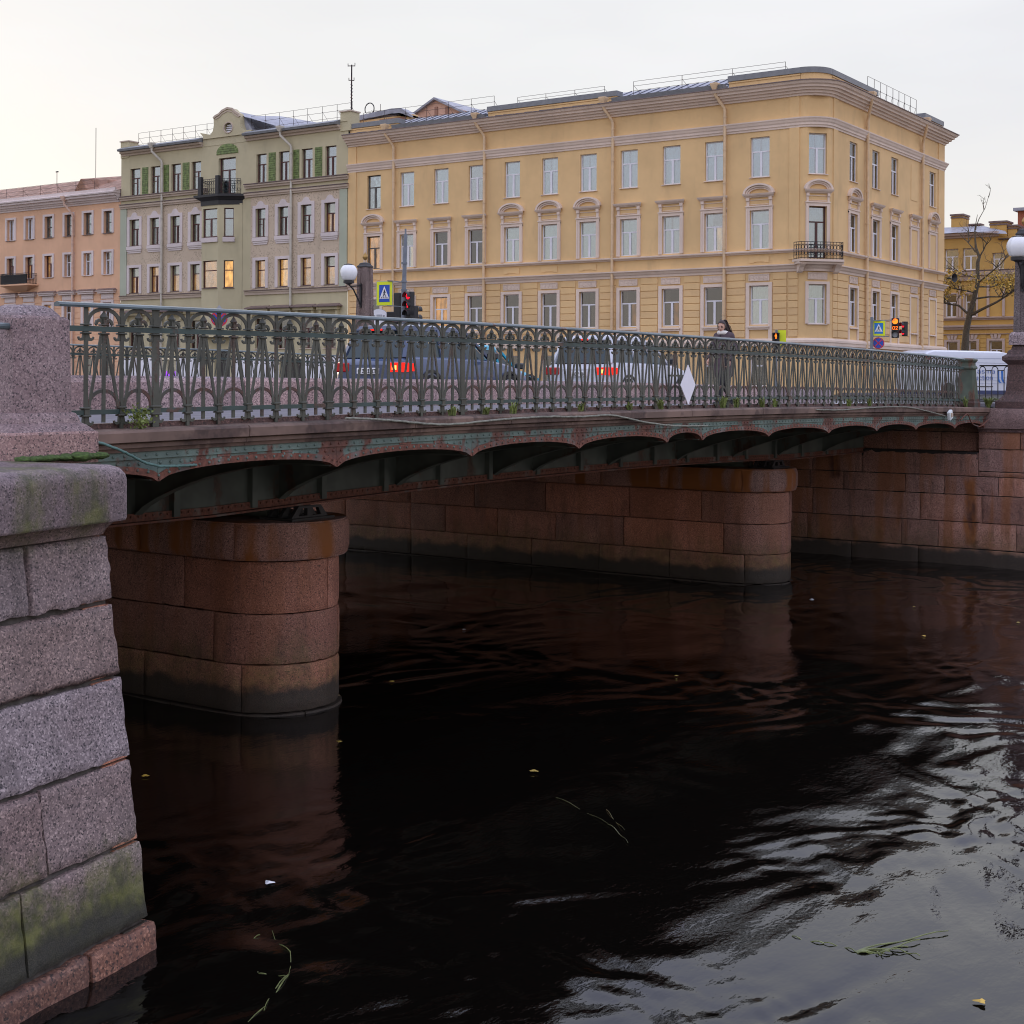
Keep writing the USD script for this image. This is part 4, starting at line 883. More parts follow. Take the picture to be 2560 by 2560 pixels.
for i, u in enumerate(BW):
    for j, (v0, v1) in enumerate((V3, V2, V1)):
        blind = i == 3 or (i == 4 and j > 0)
        if blind: m = MB(); m.box(u, u+1.12, v0, v1, 0, .02); m.build('blind_window', M['yellow_block'], yb_, FB)
        else: window(yb_, FB, u, u+1.12, v0, v1, 'frame_white', back='dark', sill='trim' if j == 0 else None, rec=.11, pane='pane_dark')
    surround(yb_, FB, u, u+1.12, *V2, 'arch' if i in arch_b else 'flat', w=.2)
    frame_trim(yb_, FB, u, u+1.12, *V1, 'trim', .18, .06, down=.75); key_panel(yb_, FB, u-.02, u+1.14, 9.84, 10.2)
    m = MB(); m.box(u-.06, u+1.18, 7.4, 7.48, 0, .12, .01); m.build('sill_moulding', M['trim'], yb_, FB)
window(yb_, FC, cu0, cu1, *V3, 'frame_white', back='curtain2', sill='trim', rec=.18)
window(yb_, FC, cu0, cu1, 10.95, 13.62, 'frame_brown', back='curtain', sill=None, rec=.18, trans=.3)
window(yb_, FC, cu0, cu1, *V1, 'frame_white', back='mint', sill='trim', rec=.18)
surround(yb_, FC, cu0, cu1, 11.4, 13.62, 'arch', w=.17); frame_trim(yb_, FC, cu0, cu1, *V1, 'trim', .17, .06); key_panel(yb_, FC, cu0-.03, cu1+.03, 9.84, 10.2)
# blocks of the rusticated ground storey
blk = 0
def blocks(fr, u0, u1):
    global blk
    for r in range(9):
        v = 6.87+r*.375; m = MB(); m.box(u0+.012, u1-.012, v+.014, v+.375-.014, -.02, .045, .014); m.build('plaster_block', M['yellow_block' if (blk*7) % 3 else 'yellow_block_b'], yb_, fr); blk += 1
edges = [A0+.15]+[x for u in AW for x in (u-.24, u+1.33)]+[-30.72]
for a_, b_ in zip(edges[::2], edges[1::2]): blocks(FA, a_, b_)
blocks(FA, -30.66, -30.1)
edges = [71.98]+[x for u in BW for x in (u-.22, u+1.34)]+[89.3]
for a_, b_ in zip(edges[::2], edges[1::2]): blocks(FB, a_, b_)
blocks(FB, 71.38, 71.95)
# horizontal mouldings run along both fronts and round the corner
def run(name, prof, mat, closed_back=True):
    off = [(-.03, prof[0][1])]+list(prof)+[(-.03, prof[-1][1])]
    cols = [(('A', A0),), ]
    rings = []
    for u in (A0, A1-.02): rings.append([(70-n, -u, v) for n, v in off])
    for t_ in np.linspace(.04, .96, 9): rings.append([(*corner_pt(t_, n), v) for n, v in off])
    for u in (B0+.02, B1+.0): rings.append([(u, 28.8-n, v) for n, v in off])
    rings.append([(B1+max(n, 0), 28.8-n, v) for n, v in off])
    rings.append([(B1+max(n, -.03), 29.6, v) for n, v in off])
    m = MB(); m.loft(rings); return m.build(name, M[mat], yb_)
run('cornice', [(0, 19.30), (.10, 19.31), (.12, 19.42), (.22, 19.43), (.24, 19.55), (.36, 19.56), (.38, 19.68), (.50, 19.69), (.52, 19.80), (.62, 19.84), (.68, 19.93), (.70, 19.97)], 'trim')
run('cornice_flashing', [(.66, 19.972), (.75, 19.975), (.74, 20.02), (.3, 20.07), (0, 20.1)], 'roof_brown')
run('frieze_moulding', [(0, 17.68), (.05, 17.69), (.06, 17.80), (.1, 17.81), (.11, 17.92), (.16, 17.98), (.2, 18.08), (.24, 18.13), (.25, 18.19), (.0, 18.22)], 'trim')
run('string_course', [(0, 11.24), (.08, 11.25), (.1, 11.31), (.2, 11.33), (.22, 11.38), (.22, 11.41), (0, 11.44)], 'trim')
run('belt_course', [(0, 10.26), (.05, 10.27), (.06, 10.38), (.14, 10.44), (.2, 10.54), (.28, 10.58), (.29, 10.64), (.0, 10.67)], 'trim')
run('plinth_course', [(0, 6.42), (.16, 6.43), (.17, 6.58), (.2, 6.6), (.2, 6.7), (.12, 6.78), (0, 6.82)], 'trim')
# attic parapets with metal hoods
def parapet(fr, u0, u1, name='parapet'):
    m = MB(); m.box(u0, u1, 20.02, 20.5, -.6, -.08); m.box(u0-.02, u1+.02, 20.40, 20.46, -.55, -.04); m.build(name, M['yellow'], yb_, fr)
    m = MB(); m.box(u0-.06, u1+.06, 20.5, 20.8, -.68, -.01, .01); m.build('parapet_hood', M['metal_grey'], yb_, fr)
parapet(FA, -60.6, -56.7); parapet(FA, -49.85, -41.05); parapet(FA, -34.13, -30.1); parapet(FB, 71.4, 77.9); parapet(FB, 85.9, 89.3)
m = MB(); rr = [[(*corner_pt(t_, n), v) for n, v in ((-.6, 20.02), (-.08, 20.02), (-.08, 20.5), (-.6, 20.5))] for t_ in np.linspace(0, 1, 9)]; m.loft(rr); m.build('parapet', M['yellow'], yb_)
m = MB(); rr = [[(*corner_pt(t_, n), v) for n, v in ((-.68, 20.5), (-.02, 20.5), (-.02, 20.8), (-.68, 20.8))] for t_ in np.linspace(0, 1, 9)]; m.loft(rr); m.build('parapet_hood', M['metal_grey'], yb_)
# roof: grey sheets with standing seams, gutter step with snow boards
m = MB(); m.add([(70-.2, 60.66, 20.03), (70-.2, 30, 20.03), (73.6, 33.2, 21.45), (73.6, 60.66, 21.45)], [(0, 1, 2, 3)]); m.add([(71, 28.6, 20.03), (89.3, 28.6, 20.03), (86, 33.2, 21.45), (73.6, 33.2, 21.45), (70, 30, 20.03)], [(0, 1, 2), (0, 2, 3), (0, 3, 4)]); m.add([(73.6, 33.2, 21.45), (86, 33.2, 21.45), (86, 60.66, 21.45), (73.6, 60.66, 21.45)], [(0, 1, 2, 3)])
m.add([(89.3, 28.6, 20.03), (89.3, 60.66, 20.03), (86, 60.66, 21.45), (86, 33.2, 21.45)], [(0, 1, 2, 3)]); rf = m.build('roof', M['roof_grey'], yb_)
m = MB()
for y in np.arange(33.4, 60.5, .62): m.bar((69.9, y, 20.08), (73.6, y, 21.47), .04, .05)
m.build('seams', M['roof_dark'], rf, kind='stuff')
m = MB(); r_ = random.Random(3)
for y in np.arange(34.5, 60.4, .55):
    for q in range(3): x = 69.95+.55*q+r_.uniform(-.1, .1); l = r_.uniform(.4, .95); m.bar((x, y, 20.17+(x-70)*.39), (x+.02, y+l, 20.19+(x-70)*.39), .1, .05)
m.build('snow_boards', M['roof_dark'], rf, kind='stuff')
for a_, b_ in ((-56.7, -49.9), (-41.0, -34.15)): m = MB(); m.loft([[(u, v, n) for n, v in ((.0, 20.08), (.55, 20.06), (.62, 20.28), (.5, 20.3), (0, 20.2))] for u in (a_, b_)]); m.build('gutter', M['metal_grey'], yb_, FA)
for u in (-56.86, -49.95, -41.14, -34.25): pipe(yb_, FA, u, 20.1, 4.2, 'pipe_yellow')
for u in (75.9, 84.95): pipe(yb_, FB, u, 19.95, 4.2, 'pipe_yellow', jog=.5)
roof_rails(yb_, FA, -60.2, -50.0, 20.55, -.9, h=1.05, step=1.5); roof_rails(yb_, FA, -48.5, -42.5, 20.8, -1.2, h=.6, step=1.9); roof_rails(yb_, FA, -40.6, -31.4, 20.7, -1.2, h=.75, step=2.4); roof_rails(yb_, FB, 78.1, 86.2, 20.1, -.7, h=1.6, step=1.0)
# corner balcony on two consoles
q0, q1 = corner_pt(-.1, .0), corner_pt(1.1, .0)
FBal = Fr((*((p1+p2)/2), 0), (*dU, 0), (dU[1], -dU[0], 0))
bal = MB(); bal.prism([(-1.35, -.1), (1.35, -.1), (1.2, .62), (-1.2, .62)], 0, .12); v, f = bal.arr(); m = MB(); m.add(np.column_stack([v[:, 0], v[:, 2]+10.72, v[:, 1]]), f[:, ::-1]); m.box(-1.25, 1.25, 10.6, 10.715, -.1, .5); bl = m.build('balcony', M['trim'], yb_, FBal)
for s_ in (-1, 1):
    m = MB(); m.prism([(0, 10.15), (.16, 10.22), (.3, 10.42), (.55, 10.6), (0, 10.6)], -.14, .14); v, f = m.arr(); q = MB(); q.add(np.column_stack([s_*1.0+v[:, 2], v[:, 1], v[:, 0]]), f); q.build('console', M['trim'], bl, FBal)
def iron_fence(name, parent, fr, pts, v0, v1, step, mat='black_iron', loops=True):
    m = MB()
    for (a0, b0), (a1, b1) in zip(pts, pts[1:]):
        L_ = math.hypot(a1-a0, b1-b0); k = max(2, int(L_/step))
        for z in (v0+.05, v1, v1-.14): m.bar((a0, z, b0), (a1, z, b1), .025, .03, (0, 1.0, 0))
        for i in range(k+1): t_ = i/k; m.bar((a0+(a1-a0)*t_, v0, b0+(b1-b0)*t_), (a0+(a1-a0)*t_, v1, b0+(b1-b0)*t_), .018, .018)
        if loops:
            for i in range(k):
                t_ = (i+.5)/k; cu, cn = a0+(a1-a0)*t_, b0+(b1-b0)*t_; rr = L_/k*.42; ux, uz = (a1-a0)/L_, (b1-b0)/L_
                for zc in (v1-.27, v0+.3): m.tube([(cu+ux*rr*c_, zc+.11*s_, cn+uz*rr*c_) for c_, s_ in curve_strip(9, 0, 2*math.pi)], .012, 4, False)
    return m.build(name, M[mat], parent, fr)
iron_fence('railing', bl, FBal, [(-1.3, 0), (-1.15, .58), (1.15, .58), (1.3, 0)], 10.84, 11.72, .17)
# loudspeaker on the far corner
hs = thing('loudspeaker_horn', 'round black loudspeaker horn bracketed to the far corner of the yellow building', 'loudspeaker', (89.6, 28.6, 11.1))
m = MB(); q = [(.05, -.35), (.07, -.1), (.14, .1), (.26, .22), (.28, .24), (.24, .23), (.08, .02), (.03, 0)]; m.lathe(q, n=16); v, f = m.arr(); q = MB(); hd = -FW*.75+np.array([.25, -.45, 0]); hd /= np.linalg.norm(hd); sx = np.cross(hd, UP); q.add(np.array([89.85, 28.45, 11.1])+v[:, :1]*sx+v[:, 1:2]*UP+v[:, 2:]*hd, f); q.build('horn', M['black_iron'], hs, smooth=40)
m = MB(); m.bar((89.4, 28.7, 11.1), (89.9, 28.5, 11.1), .05, .05); m.build('bracket', M['black_iron'], hs)

# ---------------------------------------------------------------- green building with the gable
gb = thing('green_gabled_building', 'weathered green and beige apartment house with curved gable, bay window and green tile panels', 'building', (70, 72, 3.9))
G0, G1 = -82.15, -60.68
LW = [(-81.18, -80.14), (-79.05, -78.08), (-76.95, -75.99), (-74.93, -73.99)]; RW = [(-68.74, -67.82), (-66.71, -65.77), (-64.68, -63.73), (-62.63, -61.69)]
W4, W3, W2 = (17.66, 19.56), (14.05, 15.92), (10.68, 12.48)
rG = [(a_, b_, *v) for a_, b_ in LW+RW for v in (W4, W3, W2)]+[(-72.29, -70.66, 17.1, 19.58)]+[(a_-.05, b_+.05, 6.6, 8.6) for a_, b_ in LW+RW]+[(-72.6, -71.2, 4.0, 6.6), (-78.2, -76.4, 4.1, 6.0), (-66.5, -64.6, 4.1, 6.0)]
m = MB(); wall(m, G0, G1, 3.9, 20.6, rG, .26); m.build('wall', M['green_wall'], gb, FA)
m = MB(); m.add([(70, -G0, 16.4), (78, -G0, 16.4), (78, -G0, 21.6), (70, -G0, 21.6)], [(0, 1, 2, 3)]); m.build('gable_wall', M['old_brick'], gb)
for k, (u0, u1, wl) in enumerate(((-81.45, -73.75, LW), (-69.2, -61.35, RW))):   # rough-cast panels of the two middle storeys
    m = MB(); wall(m, u0, u1, 10.52, 16.7, [(a_-.006, b_+.006, v[0]-.006, v[1]+.006) for a_, b_ in wl for v in (W3, W2)], .03, .035); m.build('rough_cast_panel', M['rough_cast'], gb, FA)
for u0, u1 in ((-82.13, -81.47), (-61.33, -60.70)): m = MB(); m.box(u0, u1, 10.5, 16.7, 0, .09); m.build('pilaster', M['pilaster_green'], gb, FA)
for u0, u1 in ((-82.13, -73.3), (-69.7, -60.6)):
    cornice(gb, FA, u0, u1, [(.03, 16.72), (.12, 16.73), (.13, 16.82), (.2, 16.86), (.21, 16.98), (.05, 17.0)], 'belt_brown', 'belt')
    cornice(gb, FA, u0, u1, [(.04, 17.3), (.12, 17.31), (.14, 17.42), (.22, 17.46), (.23, 17.55), (0, 17.57)], 'belt_brown', 'belt')
    m = MB(); m.box(u0, u1, 17.57, 17.62, 0, .27); m.box(u0, u1, 17.0, 17.05, 0, .25); m.build('belt_flashing', M['roof_brown'], gb, FA)
    cornice(gb, FA, u0, u1-.02, [(.03, 10.18), (.08, 10.19), (.1, 10.34), (.14, 10.36), (.15, 10.45), (0, 10.46)], 'belt_brown', 'belt')
    m = MB(); m.box(u0, u1, 10.46, 10.51, 0, .2); m.build('belt_flashing', M['roof_brown'], gb, FA)
bk4 = ['curtain', 'curtain', 'curtain2', 'curtain', 'curtain2', 'curtain2', 'curtain2', 'curtain2']; bk3 = ['mint', 'mint', 'mint', 'mint', 'mint', 'curtain2', 'mint', 'half']; bk2 = ['half', 'lit_dim', 'half', 'half', 'lit_dim', 'lit_gold', 'gold', 'half']
for i, (a_, b_) in enumerate(LW+RW):
    window(gb, FA, a_, b_, *W4, 'frame_brown', back=bk4[i], sill='roof_brown', rec=.17, vent=(i in (0, 1, 3)), fw=.05)
    window(gb, FA, a_, b_, *W3, 'frame_brown', back=bk3[i], sill='roof_brown', rec=.17, vent=(i in (4, 6)), fw=.05)
    window(gb, FA, a_, b_, *W2, 'frame_brown', back=bk2[i], sill='roof_brown', rec=.17, style='two' if i < 2 else 'T1', fw=.05, pane='pane_dark' if i in (0, 7) else 'pane')
    window(gb, FA, a_-.05, b_+.05, 6.6, 8.6, 'frame_brown', back='dark', sill='trim', rec=.2, fw=.05, pane='pane_dark')
    frame_trim(gb, FA, a_, b_, *W3, 'trim_lilac', .25, .085, wave=True, down=.02); frame_trim(gb, FA, a_, b_, *W2, 'trim_lilac', .24, .085, down=.06)
    m = MB(); m.box(a_-.26, b_+.26, W3[0]-.30, W3[0]-.05, 0, .14, .01); m.box(a_-.22, b_+.22, W3[0]-.42, W3[0]-.31, 0, .11, .01); m.box(a_-.17, b_+.17, W3[0]-.54, W3[0]-.43, 0, .08, .01); m.build('apron', M['trim_lilac'], gb, FA)
    m = MB(); c0 = (a_+b_)/2; m.loft([[(c0+s_*w, v, n) for s_, n in ((-1, 0), (1, 0), (1, d), (-1, d))] for v, w, d in ((9.24, 1.05, .5), (9.30, 1.06, .5), (9.46, .82, .06))]); m.build('hood', M['roof_brown'], gb, FA)
    m = MB(); m.box(c0-.9, c0+.9, 9.06, 9.235, 0, .34, .01); m.box(c0-.8, c0-.6, 8.7, 9.06, 0, .2); m.box(c0+.6, c0+.8, 8.7, 9.06, 0, .2); m.build('hood_brackets', M['green_wall'], gb, FA)
for a_, b_ in ((-79.93, -79.30), (-77.70, -77.18), (-75.80, -75.13), (-67.62, -66.98), (-65.40, -64.88), (-63.52, -62.89)):
    m = MB(); m.box(a_, b_, 17.63, 19.57, -.03, .012)
    for r in range(13):
        v = 17.64+r*.148; m.box(a_+.01, b_-.01, v, v+.118, .012, .035, .012)
    m.build('tile_panel', M['tile_green'], gb, FA)
# curved gable
gl = [(-73.8, 20.5), (-73.8, 21.2), (-74.1, 21.5), (-73.6, 21.38), (-73.1, 21.28), (-72.85, 21.5), (-72.75, 21.9), (-72.78, 22.4), (-72.6, 22.52), (-72.25, 22.62), (-71.95, 22.82), (-71.45, 22.96), (-71.0, 22.86), (-70.7, 22.62), (-70.4, 22.45), (-70.3, 22.27), (-70.25, 21.75), (-70.1, 21.4), (-69.9, 21.28), (-69.15, 21.25), (-69.35, 21.05), (-69.65, 20.98), (-69.65, 20.5)]
pg = Polygon(gl).difference(Point(-71.36, 21.6).buffer(.40, 12)); m = MB(); m.prism(pg, -.45, .02); m.build('gable', M['green_wall'], gb, FA)
m = MB(); top = np.array(gl[7:16]); m.strip([(u, v-.03, .03) for u, v in top], .14, .09, (0, 0, 1.0)); m.strip([(u, v-.22, .02) for u, v in top[1:-1]], .08, .07, (0, 0, 1.0)); m.build('gable_moulding', M['belt_brown'], gb, FA)
oc = MB(); ring = [(-71.36+.42*c_, 21.6+.36*s_, .02) for c_, s_ in curve_strip(24, 0, 2*math.pi)]; oc.tube(ring, .05, 6, False); o_ = oc.build('round_vent', M['belt_brown'], gb, FA)
m = MB(); 
for k in range(4): v = 21.36+k*.14; w = .36*math.sqrt(max(.05, 1-((v+.05-21.6)/.36)**2)); m.bar((-71.36-w, v, -.16), (-71.36+w, v, -.16), .08, .07)
m.build('louvre', M['frame_white'], o_, FA)
m = MB(); m.box(-71.8, -70.9, 21.2, 22.0, -.4, -.3); m.build('vent_back', M['curtain'], o_, FA)
m = MB(); ar = [(-71.46+1.03*c_, 19.83+.69*s_**.8) for c_, s_ in curve_strip(17)]; m.prism(ar, 0, .03)
for r in range(4):
    v = 19.86+r*.15; w = 1.0*math.sqrt(max(.02, 1-((r*.15+.1)/.69)**2)); m.box(-71.46-w, -71.46+w, v, v+.12, .03, .05, .012)
m.build('tile_lunette', M['tile_green'], gb, FA)
window(gb, FA, -72.29, -70.66, 17.1, 19.58, 'frame_brown', back='curtain2', sill=None, rec=.2, trans=.33, fw=.07)
# bay under the balcony: front and right cant
bayp = [(-73.35, 0), (-73.0, .85), (-71.4, .85), (-70.0, .02)]
for k, ((a0, n0), (a1, n1)) in enumerate(zip(bayp, bayp[1:])):
    d = np.array([a1-a0, n1-n0]); L_ = np.linalg.norm(d); d /= L_
    P_ = FA(np.array([[a0, 0, n0]]))[0]; U_ = d[0]*FA.U+d[1]*FA.N; N_ = -d[1]*FA.U+d[0]*FA.N; fb_ = Fr(P_, U_, N_)
    rc = [] if k == 0 else ([(.12, L_-.12, 14.16, 16.08), (.12, L_-.12, 10.72, 12.56)] if k == 1 else [(.38, 1.05, 14.16, 16.08), (.38, 1.05, 10.72, 12.56)])
    m = MB(); wall(m, 0, L_, 7.4, 16.4, rc, .18); m.build('bay_wall', M['green_wall'], gb, fb_)
    for j, r in enumerate(rc):
        window(gb, fb_, *r, 'frame_brown', back=('mint' if j == 0 else ('gold' if k == 1 else 'lit_gold')) if k == 1 else ('curtain' if j == 0 else 'lit_gold'), sill='roof_brown', rec=.1, style='two' if (k == 1 and j == 0) else 'T1', fw=.06)
        m = MB(); m.box(r[0]-.08, r[1]+.08, r[2]-.36, r[2]-.05, 0, .09, .01); 
        if j == 0: m.build('apron', M['trim_lilac'], gb, fb_)
m = MB(); m.prism([(-73.9, -.02), (-73.5, 1.15), (-71.2, 1.15), (-69.4, -.02)], 0, .16); v, f = m.arr(); q = MB(); q.add(np.column_stack([v[:, 0], 17.0-v[:, 2], v[:, 1]]), f)
lo, hi = [(-73.4, -.02), (-73.05, .9), (-71.38, .9), (-69.95, -.02)], [(-73.8, -.02), (-73.45, 1.1), (-71.22, 1.1), (-69.5, -.02)]
q.loft([[(u, 16.3, n) for u, n in lo], [(u, 16.6, n) for u, n in lo], [(u, 16.84, n) for u, n in hi]]); b2 = q.build('balcony', M['black_iron'], gb, FA)
iron_fence('railing', b2, FA, [(-73.2, 0), (-73.0, .95), (-71.35, .95), (-70.1, .1)], 17.02, 18.05, .2)
for u, n in ((-73.02, .95), (-71.35, .97)): m = MB(); m.box(u-.16, u+.16, 17.0, 18.25, n-.12, n+.12, .02); m.build('balcony_pier', M['black_iron'], b2, FA)
for u0, u1 in ((-82.0, -73.82), (-69.6, -61.32)):
    cornice(gb, FA, u0, u1, [(.02, 20.5), (.12, 20.52), (.14, 20.64), (.3, 20.68), (.34, 20.8), (.02, 20.82)], 'belt_brown')
    m = MB(); m.loft([[(u, v, n) for n, v in ((.02, 20.82), (.5, 20.82), (.55, 20.96), (.1, 21.15), (-.3, 21.12))] for u in (u0, u1)]); m.build('gutter', M['metal_grey'], gb, FA)
for u0, u1, v in ((-82.15, -81.3, 21.55), (-61.32, -60.45, 21.6)): m = MB(); m.box(u0, u1, 20.4, v, -.8, .06); m.build('end_pier', M['green_wall'], gb, FA); m = MB(); m.box(u0-.06, u1+.06, v, v+.08, -.85, .12); m.build('pier_cap', M['belt_brown'], gb, FA)
m = MB(); m.add([(69.9, 82.1, 21.0), (69.9, 60.7, 21.0), (77, 66, 22.4), (77, 82.1, 22.4), (84, 66, 21.0), (84, 82.1, 21.0)], [(0, 1, 2), (0, 2, 3), (3, 2, 4), (3, 4, 5)]); m.build('roof', M['roof_pink'], gb)
m = MB(); m.loft([[(x, -u, v) for u, v in ((-72.7, 21.2), (-72.6, 22.3), (-71.45, 22.85), (-70.35, 22.3), (-69.4, 21.2))] for x in (70.4, 76)]); 
m.add([(70.3, 70.35, 22.35), (70.3, 66.4, 21.1), (74, 66.4, 22.0), (74, 70.4, 22.9)], [(0, 1, 2, 3)]); m.build('roof', M['roof_grey'], gb)
roof_rails(gb, FA, -81.0, -72.9, 21.05, -.6, h=1.15, step=1.15); roof_rails(gb, FA, -69.8, -60.9, 21.1, -.6, h=1.2, step=1.2)
pipe(gb, FA, -77.72, 20.85, 4.2, 'pipe_grey', jog=.72, head=.55); pipe(gb, FA, -65.45, 20.85, 4.2, 'pipe_grey', jog=.72, head=.55)
m = MB(); m.tube([(-73.38, 15.0, .1), (-73.38, 7, .1)], .05, 6); m.build('downpipe', M['pipe_grey'], gb, FA)
for u0, u1, mt in ((-81.9, -78.3, 'frame_white'), (-76.3, -73.6, 'frame_white'), (-70.9, -66.6, 'frame_white'), (-64.5, -61.0, 'frame_white')): m = MB(); m.box(u0, u1, 3.95, 6.05, 0, .06); m.build('shop_front', M[mt], gb, FA)
m = MB(); m.box(-78.1, -76.5, 4.15, 5.95, -.22, -.2); m.build('shop_window', M['pane_dark'], gb, FA)
m = MB()
for k in range(6): m.tube([(-77.8+.22*k, 4.4+.15*(k % 3), -.16), (-77.7+.22*k, 4.9+.2*(k % 2), -.16), (-77.6+.22*k, 4.5, -.16)], .045, 5)
m.build('neon_tubes', M['neon'], gb, FA)
m = MB(); m.box(-66.45, -64.65, 4.15, 5.95, -.22, -.2); m.box(-72.6, -71.2, 4.0, 6.6, -.25, -.22); m.build('shop_window', M['room'], gb, FA)

# ---------------------------------------------------------------- salmon building
sb = thing('salmon_building', 'salmon pink building with white window surrounds and rusty roof at the left edge', 'building', (70, 92, 3.9))
S0, S1 = -110.0, -82.18
SW = [-83.99, -86.19, -88.36, -90.66, -92.93, -95.18, -97.6, -99.9]
rS = [(u, u+.9, *v) for u in SW for v in ((15.12, 16.72), (12.13, 13.77), (8.3, 10.1), (4.4, 6.2))]
m = MB(); wall(m, S0, S1, 3.9, 17.5, rS, .24); m.build('wall', M['salmon'], sb, FA)
for i, u in enumerate(SW):
    window(sb, FA, u, u+.9, 15.12, 16.72, 'frame_grey' if i < 4 else 'frame_white', back='curtain' if i < 4 else 'curtain2', sill='roof_brown', style='T1' if i < 4 else 'two', trans=.5 if i < 4 else .02, fw=.12 if i < 4 else .06, rec=.2)
    window(sb, FA, u, u+.9, 12.13, 13.77, 'frame_white' if i < 3 else 'frame_brown', back=['mixed', 'mixed', 'mixed', 'gold', 'half', 'dark', 'dark', 'dark'][i], sill='salmon_trim', rec=.2, fw=.05)
    window(sb, FA, u, u+.9, 8.3, 10.1, 'frame_white', back='gold' if i % 2 else 'dark', sill='trim', rec=.2, pane='pane_dark')
    window(sb, FA, u, u+.9, 4.4, 6.2, 'frame_brown', back='dark', sill=None, rec=.2, pane='pane_dark', style='T1')
    for v in ((15.12, 16.72), (12.13, 13.77)): frame_trim(sb, FA, u, u+.9, *v, 'salmon_trim', .2, .06)
    frame_trim(sb, FA, u, u+.9, 8.3, 10.1, 'salmon_trim', .24, .07)
    m = MB(); m.box(u-.2, u+1.1, 10.36, 10.74, 0, .06); m.box(u-.14, u+1.04, 10.42, 10.68, .06, .075); m.build('relief_panel', M['salmon_trim'], sb, FA)
    m = MB(); m.box(u-.42, u+1.32, 10.75, 10.88, 0, .24, .01); m.box(u-.5, u+1.4, 10.88, 10.98, 0, .32, .01); m.build('hood', M['salmon_trim'], sb, FA); m = MB(); m.loft([[(u+.45+s_*w, v, n) for s_, n in ((-1, 0), (1, 0), (1, d), (-1, d))] for v, w, d in ((10.985, 1.0, .36), (11.12, .86, .08))]); m.build('hood_flashing', M['roof_brown'], sb, FA)
for r in range(16):
    m = MB(); v = 4.2+r*.4
    if v < 10.8: 
        for a_, b_ in zip([S0]+[x for u in SW[::-1] for x in (u-.27, u+1.17)][1::2], [x for u in SW[::-1] for x in (u-.27, u+1.17)][0::2]+[S1]):
            if b_ > -96: m = MB(); m.box(max(a_, -97)+.01, b_-.02, v+.01, v+.385, -.01, .03, .01); m.build('plaster_block', M['salmon'], sb, FA)
cornice(sb, FA, S0, S1-.08, [(.02, 17.3), (.08, 17.31), (.1, 17.42), (.2, 17.46), (.22, 17.56), (.35, 17.58), (.37, 17.72), (.55, 17.76), (.58, 17.9), (.02, 17.92)], 'salmon_trim')
m = MB(); m.loft([[(u, v, n) for n, v in ((.0, 17.92), (.66, 17.92), (.68, 18.02), (.5, 18.1), (.5, 18.3), (.42, 18.31), (.38, 18.14), (0, 18.2))] for u in (S0, S1-.04)]); m.build('gutter', M['salmon_trim'], sb, FA)
m = MB(); m.add([(69.6, 110, 18.05), (69.6, 82.2, 18.05), (75.2, 82.2, 20.2), (75.2, 110, 20.2), (84, 82.2, 18), (84, 110, 18)], [(0, 1, 2), (0, 2, 3), (3, 2, 4), (3, 4, 5)]); rf = m.build('roof', M['roof_rust'], sb)
m = MB(); m.add([(71.3, 88.9, 18.7), (71.3, 87.5, 18.7), (71.3, 88.2, 19.55), (75.6, 88.2, 20.3), (74, 87.0, 19.7), (74, 89.4, 19.7)], [(0, 1, 2), (2, 1, 4), (2, 4, 3), (0, 2, 5), (5, 2, 3)]); m.build('dormer', M['roof_rust'], rf)
roof_rails(sb, FA, -102, -85.5, 18.35, -.35, h=.85, step=1.95)
pipe(sb, FA, -87.28, 17.75, 4.2, 'pipe_salmon', jog=.55, head=.6)
m = MB(); m.prism([(-95.3, -.02), (-95.1, .85), (-91.6, .85), (-91.35, -.02)], 0, .1); v, f = m.arr(); q = MB(); q.add(np.column_stack([v[:, 0], 11.68-v[:, 2], v[:, 1]]), f); q.loft([[(u, 11.2, n) for u, n in ((-94.0, 0), (-94, .1), (-92.6, .1), (-92.6, 0))], [(u, 11.58, n) for u, n in ((-95.1, 0), (-95, .75), (-91.7, .75), (-91.5, 0))]]); b3 = q.build('balcony', M['salmon'], sb, FA)
iron_fence('railing', b3, FA, [(-95.0, 0), (-94.9, .8), (-91.75, .8), (-91.6, 0)], 11.7, 12.5, .11, loops=False)
m = MB(); m.box(-94.9, -91.75, 11.72, 12.42, .76, .775); m.build('balcony_panel', M['black_iron'], b3, FA)

# ---------------------------------------------------------------- roofs and masts behind the street fronts
def gabled(name, label, x0, x1, yl, yr, z0, ze, zr, wallm, roofm):
    t = thing(name, label, 'building', (x0, (yl+yr)/2, z0)); ym = (yl+yr)/2
    m = MB(); m.add([(x0, yl, z0), (x0, yr, z0), (x0, yr, ze), (x0, ym, zr), (x0, yl, ze)], [(0, 1, 2), (0, 2, 3), (0, 3, 4)]); m.add([(x0, yr, z0), (x1, yr, z0), (x1, yr, ze), (x0, yr, ze)], [(0, 1, 2, 3)]); m.add([(x0, yl, z0), (x1, yl, z0), (x1, yl, ze), (x0, yl, ze)], [(0, 3, 2, 1)]); m.build('wall', M[wallm], t)
    m = MB()
    for a_, s_ in ((yl, 1), (yr, -1)): o = .35; m.loft([[(x0-.3, a_-s_*o, ze-.12), (x0-.3, ym, zr+.03), (x0-.3, ym, zr+.2), (x0-.3, a_-s_*o, ze+.05)], [(x1, a_-s_*o, ze-.12), (x1, ym, zr+.03), (x1, ym, zr+.2), (x1, a_-s_*o, ze+.05)]])
    m.build('roof', M[roofm], t); return t
t = gabled('back_house', 'pale pink gable with flaking plaster and grey roof peeking over the yellow building roof', 86, 96, 69.3, 62.6, 18, 24.2, 25.5, 'pale_wall', 'roof_grey')
